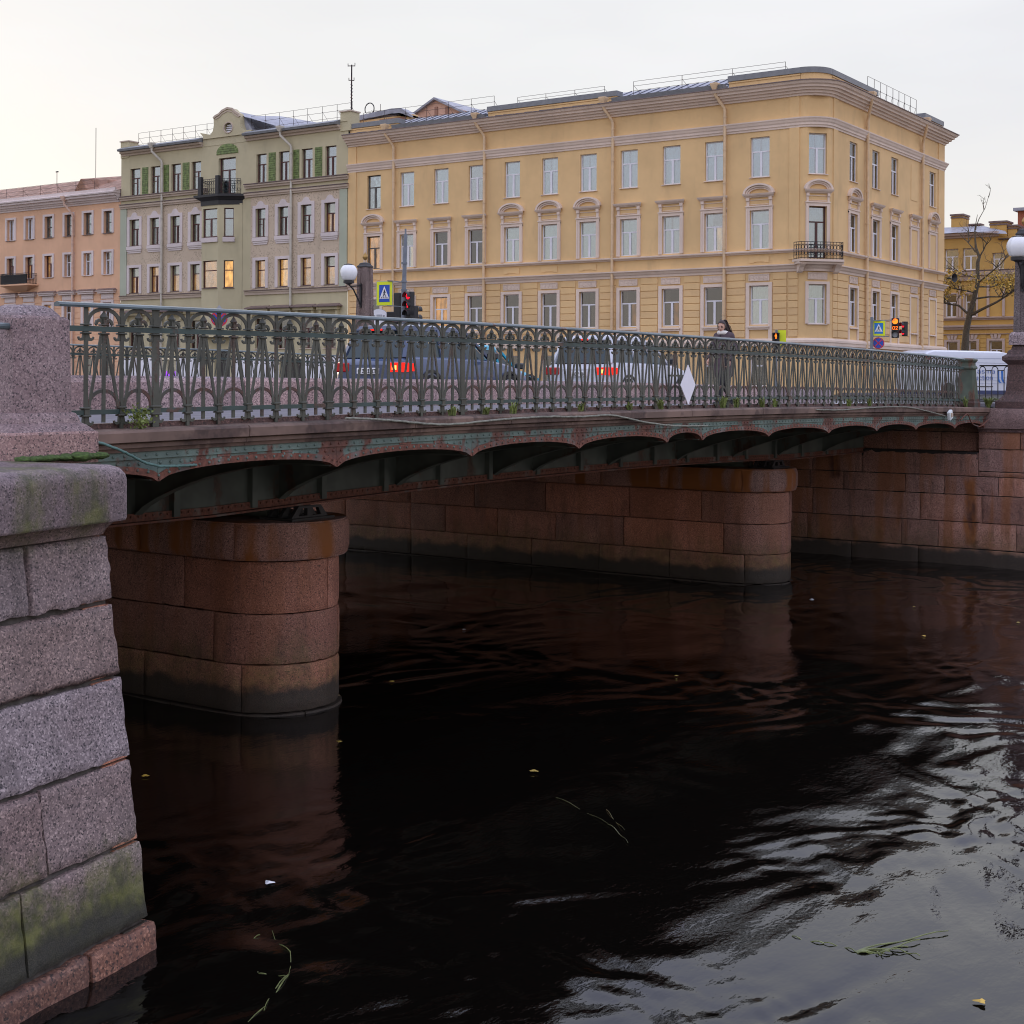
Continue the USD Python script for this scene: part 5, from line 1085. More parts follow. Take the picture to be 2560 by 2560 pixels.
for y, z0, z1 in ((65.9, 24.35, 25.0), (64.9, 24.3, 24.9)): m = MB(); m.box(85.93, 86.0, y-.12, y+.16, z0, z1); m.build('brick_patch', M['old_brick'], t)
fw_ = thing('fire_wall', 'low flaking fire wall with grey metal capping between the green and yellow roofs', 'wall', (79, 65, 20))
m = MB(); m.box(79, 79.6, 62.6, 68.2, 20, 23.05); m.build('wall', M['yellow'], fw_)
m = MB(); m.loft([[(x, 68.2, 23.0), (x, 68.2, 23.35), (x, 64.4, 23.6), (x, 63.6, 23.55), (x, 62.6, 22.95), (x, 62.6, 22.8), (x, 63.6, 23.2), (x, 64.4, 23.25)] for x in (78.85, 79.75)]); m.build('capping', M['roof_grey'], fw_)
m = MB(); m.box(78.97, 79.0, 63.2, 65.6, 22.3, 22.95); m.build('brick_patch', M['old_brick'], fw_)
am = thing('antenna_mast', 'tall rusty antenna mast with cross arms on the roof edge of the green building', 'antenna', (74, 63.9, 21.5))
m = MB(); m.tube([(74, 63.9, 21.5), (74, 63.9, 25.7)], .045, 6); m.build('pole', M['brown_iron'], am)
for z, l in ((25.62, .32), (24.65, .24)): m = MB(); m.bar((74, 63.9-l*.9, z-.03), (74, 63.9+l, z+.04), .05, .05); m.bar((74, 63.9+l, z), (74, 63.9+l, z+.2), .03, .03); m.bar((74, 63.9-l*.9, z), (74, 63.9-l*.9, z+.17), .03, .03); m.build('cross_arm', M['brown_iron'], am)
for k in range(9): z = 22.5+k*.22; m = MB(); m.bar((74, 63.9-.06, z), (74, 63.9-.13+.02*(k % 3), z+.08), .03, .02); m.bar((74, 63.9+.04, z+.1), (74, 63.9+.1, z+.16), .03, .02); m.build('step_peg', M['brown_iron'], am)
for nm, lb, x, y, z0, z1, top in (('antenna_rod', 'thin tall rod aerial on the salmon building roof beside the green building', 76, 92.2, 20, 24.45, 0), ('antenna_rod', 'short aerial with a small flat head on the salmon building roof', 74, 94.4, 19.5, 20.9, 1), ('antenna_rod', 'short rod on the fire wall left of the pink gable', 79.2, 65.7, 23.3, 24.1, 0)):
    t = thing(nm, lb, 'antenna', (x, y, z0)); m = MB(); m.tube([(x, y, z0), (x, y, z1)], .022, 5); m.build('rod', M['brown_iron'], t)
    if top: m = MB(); m.box(x-.03, x+.03, y-.16, y+.12, z1-.05, z1+.04); m.build('head', M['black_iron'], t)
rz = thing('razor_wire', 'loose coils of razor wire on top of the fire wall', 'wire', (79, 66.5, 23.4))
m = MB(); q = [(79.2+.1*math.sin(t_*1.3), 66.9-t_*.055+.12*math.cos(t_), 23.55+.13*math.sin(t_)) for t_ in np.linspace(0, 22, 150)]; m.tube(q, .012, 4); m.build('coil', M['brown_iron'], rz)
m = MB(); m.tube([(79.2, 66.7+.42*c_, 23.85+.42*s_) for c_, s_ in curve_strip(20, -.6, 4.2)], .04, 6); m.build('hoop', M['black_iron'], rz)

# ---------------------------------------------------------------- ochre building at the right edge, farther along
FO = Fr((115, 0, 0), (0, -1, 0), (-1, 0, 0)); ob = thing('ochre_building', 'dark ochre building with dormer roof and chimneys behind the bare tree', 'building', (115, 33, 3.9))
OW3 = [(-36.96, -35.89, 13.57, 15.3), (-35.53, -34.4, 13.57, 15.3), (-33.19, -32.3, 13.5, 14.83), (-30.8, -29.7, 13.5, 14.83), (-39.6, -38.5, 13.57, 15.3)]
OW2 = [(-36.95, -36.0, 9.85, 11.68), (-35.35, -34.44, 9.85, 11.7), (-30.9, -30.0, 9.85, 11.7)]; OW1 = [(-36.75, -35.9, 6.0, 7.9), (-35.05, -34.4, 6.0, 7.93), (-33.4, -32.4, 6.0, 7.95), (-31, -30, 6.0, 7.95)]
m = MB(); wall(m, -46, -24, 3.9, 16.1, OW3+OW2+OW1, .3); m.build('wall', M['ochre'], ob, FO)
for k, r in enumerate(OW3+OW2+OW1):
    window(ob, FO, *r, 'frame_white', back='dark' if k % 2 else 'curtain', sill='trim', rec=.25, pane='pane' if k < 5 else 'pane_dark', fw=.09)
    if k >= 8:
        frame_trim(ob, FO, *r, 'ochre_trim', .2, .06); c0 = (r[0]+r[1])/2
        for s_ in (-1, 0, 1): m = MB(); m.prism([(c0+s_*.22-.09, r[3]+.17), (c0+s_*.22+.09, r[3]+.17), (c0+s_*.32+.12, r[3]+.5), (c0+s_*.32-.12, r[3]+.5)], 0, .07+(.03 if s_ == 0 else 0)); m.build('keystone', M['ochre_trim'], ob, FO)
    elif k >= 5: frame_trim(ob, FO, *r, 'ochre_trim', .14, .05)
for u in (-33.5, -32.3, -37.2, -35.7): m = MB(); m.box(u-.1, u+.1, 9.86, 12.4, 0, .14, .02); m.build('half_column', M['ochre_trim'], ob, FO)
for v0, v1, n in ((12.7, 13.45, .45), (9.58, 9.84, .25), (8.84, 9.2, .3), (8.42, 8.52, .12), (5.3, 5.5, .1)): cornice(ob, FO, -46, -24, [(.02, v0), (n*.4, v0+.02), (n*.5, v0+(v1-v0)*.45), (n*.9, v0+(v1-v0)*.55), (n, v1-.03), (.02, v1)], 'ochre_trim', 'belt')
m = MB(); m.box(-46, -24, 13.45, 13.5, 0, .5); m.build('belt_flashing', M['roof_brown'], ob, FO)
for r in range(8):
    for a_, b_ in ((-34.1, -33.65), (-32.1, -31.25), (-35.85, -35.3)): m = MB(); v = 5.6+r*.36; m.box(a_, b_, v+.015, v+.345, -.01, .04, .01); m.build('plaster_block', M['ochre'], ob, FO)
cornice(ob, FO, -46, -32.7, [(.02, 16.1), (.15, 16.12), (.18, 16.25), (.4, 16.3), (.45, 16.48), (0, 16.5)], 'ochre_trim')
cornice(ob, FO, -32.7, -24, [(.02, 15.8), (.3, 15.85), (.35, 15.92), (0, 15.95)], 'roof_brown')
m = MB(); m.add([(114.4, 46, 16.5), (114.4, 34.5, 16.5), (117, 34.5, 17.2), (117, 46, 17.4), (114.4, 31.9, 16.2), (116, 32.5, 16.6), (122, 34.5, 16.5), (122, 46, 16.5)], [(0, 1, 2), (0, 2, 3), (1, 4, 5), (1, 5, 2), (3, 2, 6), (3, 6, 7)]); m.build('roof', M['roof_grey'], ob)
for u0, u1, v0, v1, x in ((-37.1, -36.15, 16.8, 18.15, 117), (-33.85, -32.55, 16.0, 17.35, 116.5), (-32.5, -31.8, 16, 17.0, 116.7), (-31.75, -31.0, 16, 16.75, 116.9)):
    m = MB(); m.box(x, x+1.6, -u1, -u0, v0, v1); c_ = m.build('chimney', M['ochre'], ob); m = MB(); m.box(x-.1, x+1.7, -u1-.08, -u0+.08, v1, v1+.14); m.box(x-.05, x+1.65, -u1-.04, -u0+.04, v1-.2, v1-.08); m.build('chimney_cap', M['roof_brown'], c_)
m = MB(); m.box(117.2, 118, 34.85, 35.7, 16.6, 17.2); c_ = m.build('chimney', M['old_brick'], ob)
for k in range(4): m = MB(); m.box(117.2, 117.3, 34.9+k*.25, 35.0+k*.25, 17.2, 17.34); m.build('post', M['old_brick'], c_)
m = MB(); m.box(117.1, 118.1, 34.75, 35.8, 17.34, 17.45); m.build('chimney_cap', M['roof_brown'], c_)
rb = thing('red_brick_tower', 'plain red brick block with a pale metal roof rising behind the ochre chimneys', 'building', (122, 31, 4))
m = MB(); m.box(121, 127, 26, 32.9, 4, 18.7); m.build('wall', M['brick_red'], rb); m = MB(); m.box(120.7, 127.3, 25.7, 33.2, 18.7, 18.95); m.build('roof', M['roof_grey'], rb)
# ---------------------------------------------------------------- tree in front of it
tr = thing('autumn_tree', 'thin half bare street tree with yellow leaves in front of the ochre building', 'tree', (97, 29.8, 3.9))
tp = [(3.9, 30.2), (6.78, 29.81), (8.11, 29.72), (9.27, 29.48), (10.25, 29.19), (11.14, 28.96), (12.63, 28.97), (12.96, 28.87), (13.6, 29.11), (14.13, 29.16), (14.86, 29.18), (15.8, 29.0)]
trad = [.34, .27, .23, .20, .17, .15, .13, .11, .085, .06, .04, .015]
m = MB(); m.tube([(97+.05*math.sin(z), y, z) for z, y in tp], trad, 10); m.build('trunk', M['bark'], tr, smooth=True)
r_ = random.Random(11); tips, limbs = [], MB(); twigs = MB()
def grow(p, d, L, r, lev, mb_main):
    n = 5; pts = [np.array(p, float)]; dd = np.array(d, float)
    for i in range(n):
        dd = dd+np.array([r_.uniform(-.22, .22), r_.uniform(-.22, .22), r_.uniform(-.12, .2)]); dd /= np.linalg.norm(dd); pts.append(pts[-1]+dd*L/n)
    (limbs if lev < 2 else twigs).tube(pts, np.linspace(r, r*.35, n+1), 6 if lev < 2 else 4, False)
    if lev >= 3: tips.append(pts[-1]); tips.append(pts[3]); return
    for k in range(3 if lev < 2 else 2):
        q = pts[r_.randint(2, n)]; a_ = r_.uniform(0, 6.28); e = dd*.7+np.array([math.cos(a_)*.6, math.sin(a_)*.9, r_.uniform(-.25, .6)]); e /= np.linalg.norm(e)
        grow(q, e, L*r_.uniform(.45, .7), r*.5, lev+1, mb_main)
def limb(pts, r0, r1, kids=4, L=1.3):
    limbs.tube(pts, np.linspace(r0, r1, len(pts)), 7, False); P = np.array(pts, float)
    for k in range(kids):
        t_ = r_.uniform(.35, 1.0)*(len(P)-1); i = min(int(t_), len(P)-2); q = P[i]+(P[i+1]-P[i])*(t_-i); a_ = r_.uniform(0, 6.28); e = (P[-1]-P[0])/np.linalg.norm(P[-1]-P[0])*.6+np.array([math.cos(a_)*.7, math.sin(a_)*.8, r_.uniform(-.1, .8)]); e /= np.linalg.norm(e); grow(q, e, L*r_.uniform(.7, 1.2), .035, 1, None)
    tips.append(P[-1])
limb([(97, 29.45, 9.1), (96.6, 28.46, 9.51), (96.3, 27.49, 9.91), (96.2, 27.0, 10.19), (96, 26.4, 10.6)], .11, .04, 7)
limb([(97, 29.6, 9.2), (96.7, 30.11, 9.75), (96.5, 30.68, 9.85), (96.4, 31.3, 10.0)], .09, .03, 6)
limb([(97, 29.15, 10.2), (97.3, 28.3, 10.32), (97.4, 27.56, 10.3), (97.5, 26.9, 10.8)], .07, .03, 6)
limb([(97, 29.0, 11.2), (96.6, 28.2, 11.7), (96.2, 27.2, 12.4), (96, 26.7, 13.0)], .06, .025, 4)
limb([(97, 29.0, 11.6), (97.4, 29.9, 11.8), (97.6, 30.6, 12.2)], .05, .02, 4)
limb([(97, 28.9, 12.9), (97, 28.6, 13.4), (96.9, 28.35, 13.9)], .06, .03, 4, 1.0); limb([(97, 29.1, 13.3), (97.1, 29.5, 13.8), (97.2, 29.9, 14.25)], .055, .02, 4, 1.0)
limb([(97, 29.0, 11.0), (97.8, 28.3, 11.0), (98.2, 27.6, 11.2)], .06, .03, 6); limb([(97, 29.1, 10.6), (96.2, 30.0, 10.8), (95.8, 30.8, 11.0)], .06, .03, 6)
limb([(97, 29.18, 14.7), (97, 28.9, 15.5), (97, 28.5, 16.2), (97, 28.2, 17.2)], .035, .01, 2, .8)
limbs.build('limbs', M['bark'], tr, smooth=True); twigs.build('twigs', M['bark'], tr, kind='stuff')
T = np.array(tips); low = T[(T[:, 2] < 11.9) & (T[:, 2] > 9.5)]
for mt, n_ in (('leaf_y', 1500), ('leaf_o', 1100)):
    m = MB(); nr = np.random.default_rng(n_); c = low[nr.integers(0, len(low), n_)]+nr.normal(0, .22, (n_, 3)); s_ = nr.uniform(.05, .10, n_)
    A_ = nr.normal(0, 1, (n_, 3)); A_ /= np.linalg.norm(A_, axis=1, keepdims=True); B_ = np.cross(A_, nr.normal(0, 1, (n_, 3))); B_ /= np.linalg.norm(B_, axis=1, keepdims=True)
    V = np.stack([c-A_*s_[:, None], c+B_*s_[:, None]*.7, c+A_*s_[:, None], c-B_*s_[:, None]*.7], 1).reshape(-1, 3); i = np.arange(n_)*4
    m.add(V, np.stack([i, i+1, i+2, i+3], 1)); m.build('leaves', M[mt], tr, kind='stuff')

# ---------------------------------------------------------------- granite lamp obelisks
def obelisk(label, x, y, zg_, top, arm):
    t = thing('lamp_obelisk', label, 'street lamp', (x, y, zg_)); dz = zg_; c = (x, y); K = .74
    m = MB(); m.loft([sqr(c, K*.74, dz), sqr(c, K*.74, dz+.16), sqr(c, K*.68, dz+.2), sqr(c, K*.62, dz+.24), sqr(c, K*.50, dz+.34), sqr(c, K*.47, dz+.42), sqr(c, K*.42, dz+1.02), sqr(c, K*.42, dz+1.06)]); m.build('pedestal', M['granite_dark'], t)
    m = MB(); m.loft([sqr(c, K*.42, dz+1.06), sqr(c, K*.5, dz+1.12), sqr(c, K*.57, dz+1.17), sqr(c, K*.57, dz+1.26), sqr(c, K*.45, dz+1.32), sqr(c, K*.42, dz+1.4), sqr(c, K*.34, dz+1.44), sqr(c, K*.31, dz+1.52), sqr(c, K*.30, dz+1.54)]); m.build('cornice', M['granite_dark'], t)
    m = MB(); m.loft([sqr(c, K*.40, dz+1.545), sqr(c, K*.40, dz+1.78), sqr(c, K*.33, dz+1.86)]); m.build('block', M['granite_curb' if arm > 0 and x > 35.5 else 'granite_dark'], t)
    m = MB(); h0, h1, z0, z1 = .215, .172, dz+1.86, top-.12
    for k in range(1):
        ring = lambda h, z: [(x+a_*h, y+b_*h, z) for a_, b_ in ((-1, -1), (-.28, -1), (-.22, -.9), (.22, -.9), (.28, -1), (1, -1), (1, -.28), (.9, -.22), (.9, .22), (1, .28), (1, 1), (.28, 1), (.22, .9), (-.22, .9), (-.28, 1), (-1, 1), (-1, .28), (-.9, .22), (-.9, -.22), (-1, -.28))]
        m.loft([ring(h0, z0), ring(h1, z1)])
    m.build('shaft', M['granite_grey2'], t)
    m = MB(); m.loft([sqr(c, K*.25, z1), sqr(c, K*.25, z1+.03), sqr(c, K*.19, z1+.08), sqr(c, K*.16, z1+.13), sqr(c, K*.05, z1+.16)]); m.build('cap', M['black_iron'], t)
    m = MB(); m.lathe([(.0, .0), (.015, 0), (.015, .08), (.05, .1), (.085, .16), (.085, .2), (.05, .27), (.015, .31), (.0, .36)], (x, y, z1+.15), 12); m.build('finial', M['gold'], t, smooth=50)
    gx, gz = x-arm, dz+3.9
    m = MB(); m.lathe([(.13, -.24), (.2, -.2), (.255, -.08), (.27, .03), (.25, .12), (.2, .2), (.15, .235), (0, .245)], (gx, y, gz), 20); m.build('globe', M['globe'], t, smooth=60)
    m = MB(); m.lathe([(0, -.38), (.05, -.37), (.12, -.33), (.17, -.32), (.17, -.24), (.14, -.235), (0, -.235)], (gx, y, gz), 16); m.lathe([(.15, .235), (.155, .25), (.05, .28), (0, .29)], (gx, y, gz), 12); m.build('globe_holder', M['black_iron'], t, smooth=40)
    m = MB(); m.tube([(gx, y, gz-.36), (gx+.1, y, gz-.42), (x-.19, y, gz-.36)], .022, 6); m.tube([(gx+.03, y, gz-.38), (gx+.22, y, gz-.5), (x-.3, y, gz-.85), (x-.2, y, gz-1.0)], .024, 6); m.bar((x-.21, y, gz-.3), (x-.21, y, gz-1.05), .06, .04); m.build('bracket', M['black_iron'], t)
    return t
obelisk('granite lamp obelisk with white globe and gold finial left of the crossing sign', 35, 29.62, 3.9, 8.14, .78)
obelisk('tall granite lamp pillar with white globe cut by the right edge of the photo', 36.4, 9.72, 3.86, 8.22, .62)
# embankment fence between end post and lamp
ef = thing('embankment_fence', 'short black iron fence with looped tops between the end post and the right lamp pillar', 'fence', (36.2, 10, 3.86))
def fence_run(y0, y1):
    for z, h in ((4.9, .035), (4.02, .03)): m = MB(); m.bar((36.2, y0, z), (36.2, y1, z), .035, h); m.build('rail', M['black_iron'], ef)
    y = y0; k = 0
    while y > y1:
        m = MB(); m.bar((36.2, y, 3.9 if k % 2 else 4.0), (36.2, y, 4.78), .02, .02)
        if k % 2 == 0: m.tube([(36.2, y-.075+.075*c_, 4.78+.10*s_) for c_, s_ in curve_strip(10)], .012, 5)
        else: m.bar((36.2, y, 4.78), (36.2, y-.15, 4.78), .02, .02)
        m.build('baluster', M['black_iron'], ef); y -= .15; k += 1
fence_run(10.75, 9.0)

# ---------------------------------------------------------------- traffic signals and signs
def walker(mb, c, U, s, n, N):
    """The walking figure of a crossing sign, in a plane."""
    P = lambda u, v: np.array(c)+U*u*s+UP*v*s+N*n
    def seg(a_, b_, w): mb.bar(P(*a_), P(*b_), w*s, .004, tuple(N))
    th_ = np.arange(10)*2*math.pi/10; ring = np.array([P(.02+.055*math.cos(q), .30+.055*math.sin(q)) for q in th_]); mb.add(np.vstack([ring, P(.02, .30)]), [(j, (j+1) % 10, 10) for j in range(10)])
    seg((.02, .235), (-.01, .02), .085); seg((-.01, .03), (-.12, -.22), .06); seg((0, .03), (.08, -.08), .06); seg((.08, -.08), (.12, -.22), .055); seg((.02, .2), (-.1, .07), .045); seg((.03, .2), (.13, .08), .045)
    for q in (-.26, -.09, .08, .25): seg((q-.03, -.25), (q+.03, -.32), .055)
def crossing_sign(t, c, U, N, w, h, blue='sign_blue'):
    def panel(name, mat, pts, n, th_=.012):
        m = MB(); q = np.array([np.array(c)+U*u+UP*v+N*n for u, v in pts]); b_ = q-N*th_; k = len(q)
        m.add(np.vstack([q, b_]), [(0, j, j+1) for j in range(1, k-1)]+[(k, k+j+1, k+j) for j in range(1, k-1)]+[f for j in range(k) for f in ((j, k+j, (j+1) % k), ((j+1) % k, k+j, k+(j+1) % k))]); return m.build(name, M[mat], t)
    R = lambda a_, b_: [(-a_, -b_), (a_, -b_), (a_, b_), (-a_, b_)]
    panel('back_plate', 'sign_grey', R(w/2+.02, h/2+.02), -.006); panel('border', 'sign_yellow', R(w/2, h/2), .0); panel('field', blue, R(w*.34, h*.36), .005, .006); panel('triangle', 'sign_white', [(-w*.31, -h*.22), (w*.31, -h*.22), (0, h*.31)], .010, .006)
    m = MB(); walker(m, np.array(c)+UP*(-.02*h), U, h*.52, .014, N); m.build('figure', M['sign_black'], t)
def rotN(yaw_): N = np.array([math.cos(yaw_), math.sin(yaw_), 0]); return np.cross(UP, N), N     # U to the right as seen from the front
pl_ = thing('signal_pole', 'grey steel pole carrying the crossing sign and traffic lights left of the yellow facade', 'pole', (37, 29.6, 3.9))
m = MB(); m.tube([(37, 29.68, 3.9), (37, 29.66, 7.4)], .085, 12); m.tube([(37, 29.66, 7.4), (37, 29.6, 9.25)], [.075, .06], 12); m.tube([(37, 29.6, 9.25), (37, 29.6, 9.42)], .03, 6); m.build('pole', M['steel'], pl_, smooth=40)
for z in (7.7, 6.85, 8.3, 7.42): m = MB(); m.tube([(37, 29.65, z-.03), (37, 29.65, z+.03)], .1, 12); m.build('clamp', M['steel'], pl_)
cs = thing('crossing_sign', 'yellow bordered pedestrian crossing sign hanging left of the signal pole', 'road sign', (36.9, 30.4, 7.3))
U_, N_ = rotN(math.atan2(-.18, -1.0)); crossing_sign(cs, (36.93, 30.42, 7.33), U_, N_, .58, .78)
m = MB(); m.bar((37, 29.7, 7.68), (36.95, 30.3, 7.75), .03, .03); m.build('arm', M['steel'], cs); m = MB(); m.bar((37, 29.7, 6.88), (36.95, 30.3, 6.93), .03, .03); m.build('arm', M['steel'], cs)
def signal(name, label, c, yaw_, lamps, w=.30, h0=.0, pitch=.33, extra=None, col='black_iron', round_=.11):
    t = thing(name, label, 'traffic light', c); U, N = rotN(yaw_); n_ = len(lamps); c = np.array(c)
    def bx(name_, u0, u1, v0, v1, d0, d1, mat, bev=.02):
        q = MB(); q.box(u0, u1, v0, v1, d0, d1, bev); v, f = q.arr(); r = MB(); r.add(c+v[:, :1]*U+v[:, 1:2]*UP+v[:, 2:]*N, f); return r.build(name_, M[mat], t)
    bx('housing', -w/2, w/2, -pitch*n_, 0, -.18, 0, col)
    for k, (mt, txt) in enumerate(lamps):
        v = -pitch*(k+.5); q = MB(); th_ = np.linspace(0, 2*math.pi, 20)[:-1]
        if mt:
            q = MB(); ring = np.array([c+U*round_*math.cos(a_)+UP*(v+round_*math.sin(a_))+N*.012 for a_ in th_]); q.add(np.vstack([ring, c+UP*v+N*.03]), [(j, (j+1) % 19, 19) for j in range(19)])
            if txt is None: q.build('lens', M[mt], t)
            elif txt == 'man':
                q.build('lens', M['sign_black'], t); q = MB(); s_ = pitch*1.0
                P = lambda u, v_: c+U*u*s_+UP*(v+v_*s_)+N*.034
                for a_, b_, w_ in (((0, .22), (0, -.02), .16), ((-.045, .0), (-.06, -.3), .075), ((.045, 0), (.06, -.3), .075), ((-.1, .2), (-.12, -.02), .05), ((.1, .2), (.12, -.02), .05), ((0, .26), (0, .36), .1)): q.bar(P(*a_), P(*b_), w_*s_, .006, tuple(N))
                q.build('figure', M['orange_on' if 'farther' in label or 'small' in label else 'red_on'], t)
            else:
                q.build('lens', M['sign_black'], t); g_ = meshkit.text_mesh(txt, pitch*.5, .006, True); v_ = g_.vertices-g_.bounds.mean(0); q = MB(); q.add(c+v_[:, :1]*U+UP*(v+v_[:, 1:2])+N*.034+v_[:, 2:]*N, g_.faces); q.build('digits', M['amber_on'], t)
        q = MB(); hood = []
        for dn in (0, .16): hood.append([c+U*(round_+.02)*math.cos(a_)+UP*(v+(round_+.02)*math.sin(a_))+N*dn for a_ in np.linspace(-.3, math.pi+.3, 13)])
        H_ = np.array(hood).reshape(-1, 3); q.add(H_, [(j, j+1, 14+j, 13+j) for j in range(12)]); q.build('hood', M[col], t)
    return t
tc_ = math.atan2(-29.4, -37)
tl = signal('traffic_light', 'red traffic light pair on the signal pole right of the crossing sign', (36.93, 29.42, 7.36), tc_-.85, [('red_on', None), ('red_on', 'man'), ('sign_black', None)], w=.26, pitch=.29, round_=.105)
signal('traffic_light', 'black back of a traffic light hanging between crossing sign and signal pole', (37.15, 29.95, 7.34), tc_+2.6, [('sign_black', None)]*3, w=.26, pitch=.3)
signal('traffic_light', 'low black traffic light back at the right foot of the signal pole', (37.1, 29.22, 6.9), tc_+2.3, [('sign_black', None)]*3, w=.22, pitch=.27)
signal('traffic_light', 'low black signal box at the left foot of the signal pole, above the round disc', (37.1, 30.15, 6.72), tc_+2.8, [('sign_black', None)]*2, w=.4, pitch=.25)
rs = thing('round_sign', 'round white sign with faint grey figure standing behind the railing below the crossing sign', 'road sign', (38, 31.54, 6.6))
def disc(t, c, yaw_, r, mat, n=0.0, name='disc', th_=.012, ri=0.0, seg=28):
    U, N = rotN(yaw_); a_ = np.linspace(0, 2*math.pi, seg+1)[:-1]; pl = Polygon([(r*math.cos(q), r*math.sin(q)) for q in a_])
    if ri: pl = pl.difference(Polygon([(ri*math.cos(q), ri*math.sin(q)) for q in a_]))
    m = MB(); m.prism(pl, n-th_, n); v, f = m.arr(); q = MB(); q.add(np.array(c)+v[:, :1]*U+v[:, 1:2]*UP+v[:, 2:]*N, f); return q.build(name, M[mat], t)
disc(rs, (38, 31.54, 6.56), tc_-.2, .345, 'sign_grey', -.002, 'rim'); disc(rs, (38, 31.54, 6.56), tc_-.2, .33, 'sign_white', .006)
U_, N_ = rotN(tc_-.2); m = MB()
for u, w in ((-.17, .09), (-.06, .04), (.0, .09), (.08, .05), (.17, .07)): m.bar(np.array((38, 31.54, 6.66))+U_*(u-w/2)+N_*.01, np.array((38, 31.54, 6.66))+U_*(u+w/2)+N_*.01, .006, .09 if abs(u) < .1 else .06, tuple(UP))
m.build('figure', M['sign_grey'], rs); m = MB(); m.tube([(38.03, 31.55, 3.9), (38.03, 31.55, 6.6)], .03, 8); m.build('post', M['steel'], rs)
# far group on the right, at the building's corner
fp = thing('signal_pole', 'slim pole at the yellow building corner carrying the right hand signs and signal', 'pole', (65.7, 24.5, 3.9))
m = MB(); m.tube([(65.62, 24.52, 3.9), (65.62, 24.52, 7.6)], .075, 10); m.build('pole', M['steel'], fp); m = MB(); m.bar((65.62, 24.52, 7.43), (66.3, 23.55, 7.47), .04, .04); m.build('arm', M['steel'], fp); m = MB(); m.bar((65.62, 24.52, 6.7), (66.1, 23.85, 6.7), .05, .05); m.build('arm', M['steel'], fp)
rc_ = math.atan2(-24.2, -65.8)
cs2 = thing('crossing_sign', 'yellow bordered pedestrian crossing sign above the round no stopping sign on the right', 'road sign', (65.8, 24.26, 7.06)); U_, N_ = rotN(rc_); crossing_sign(cs2, (65.82, 24.26, 7.07), U_, N_, .58, .7, 'sign_blue2')
ns = thing('no_stopping_sign', 'round blue no stopping sign with red rim and cross under the right crossing sign', 'road sign', (65.8, 24.28, 6.4))
def nostop(t, c, yaw_, r, bars=2):
    disc(t, c, yaw_, r, 'sign_red', .0, 'rim'); disc(t, c, yaw_, r*.84, 'sign_blue', .004, 'field'); U, N = rotN(yaw_); m = MB()
    for s_ in (-1, 1)[:bars]: m.bar(np.array(c)-(U*s_+UP)*r*.6+N*.008, np.array(c)+(U*s_+UP)*r*.6+N*.008, r*.16, .006, tuple(N))
    m.build('cross', M['sign_red'], t)
nostop(ns, (65.82, 24.27, 6.38), rc_, .27)
signal('traffic_light', 'farther red traffic light showing amber digits 02 beside the right crossing sign', (66.25, 23.62, 7.56), rc_-.1, [('orange_on', None), ('sign_black', '02'), ('sign_grey', None)], w=.34, pitch=.31, round_=.13)
signal('traffic_light', 'narrow side signal with red lamps attached right of the amber digits', (66.5, 23.32, 7.40), rc_-1.0, [('red_on', None), ('red_on', None)], w=.26, pitch=.34, round_=.11)
signal('pedestrian_light', 'small pedestrian signal with orange standing man above the railing right of the woman', (58.45, 26.16, 6.67), math.atan2(-26, -58), [('sign_black', 'man'), ('sign_black', None)], w=.32, pitch=.34, round_=.14)
m = MB(); m.tube([(58.6, 26.2, 3.9), (58.6, 26.2, 6.8)], .06, 8); tag(m.build('signal_post', M['steel']), 'thin post under the small orange pedestrian signal', 'pole')
bp = thing('back_board', 'yellow backing board behind the small orange pedestrian signal', 'board', (58.7, 26, 6.5)); U_, N_ = rotN(math.atan2(-26, -58)); m = MB(); m.bar(np.array((58.75, 26.05, 6.08)), np.array((58.75, 26.05, 6.78)), .012, .42, tuple(U_)); m.build('board', M['sign_yellow'], bp)
# tow-away sign far left
ts = thing('no_parking_sign', 'round red and blue sign on a grey diamond backing before the green building', 'road sign', (60, 61.85, 7.9)); sy_ = math.atan2(-61.8, -60)
U_, N_ = rotN(sy_); m = MB(); m.bar(np.array((60.05, 61.85, 7.45)), np.array((60.05, 61.85, 8.85)), .001, .001) if False else None
pl = Polygon([(0, .72), (.6, 0), (0, -.72), (-.6, 0)]); m = MB(); m.prism(pl, -.02, -.006); v, f = m.arr(); q = MB(); q.add(np.array((60, 61.85, 8.15))+v[:, :1]*U_+v[:, 1:2]*UP+v[:, 2:]*N_, f); q.build('backing', M['sign_grey'], ts)
disc(ts, (60, 61.85, 8.08), sy_, .48, 'sign_red', .002, 'rim'); disc(ts, (60, 61.85, 8.08), sy_, .40, 'sign_blue', .006, 'field'); m = MB(); c = np.array((60, 61.85, 8.08))
for s_ in (-1, 1): m.bar(c-(U_*s_+UP)*.28+N_*.01, c+(U_*s_+UP)*.28+N_*.01, .1, .008, tuple(N_))
m.build('cross', M['sign_red'], ts); m = MB(); m.tube([(60.05, 61.87, 3.9), (60.05, 61.87, 8.6)], .04, 8); m.build('post', M['steel'], ts)

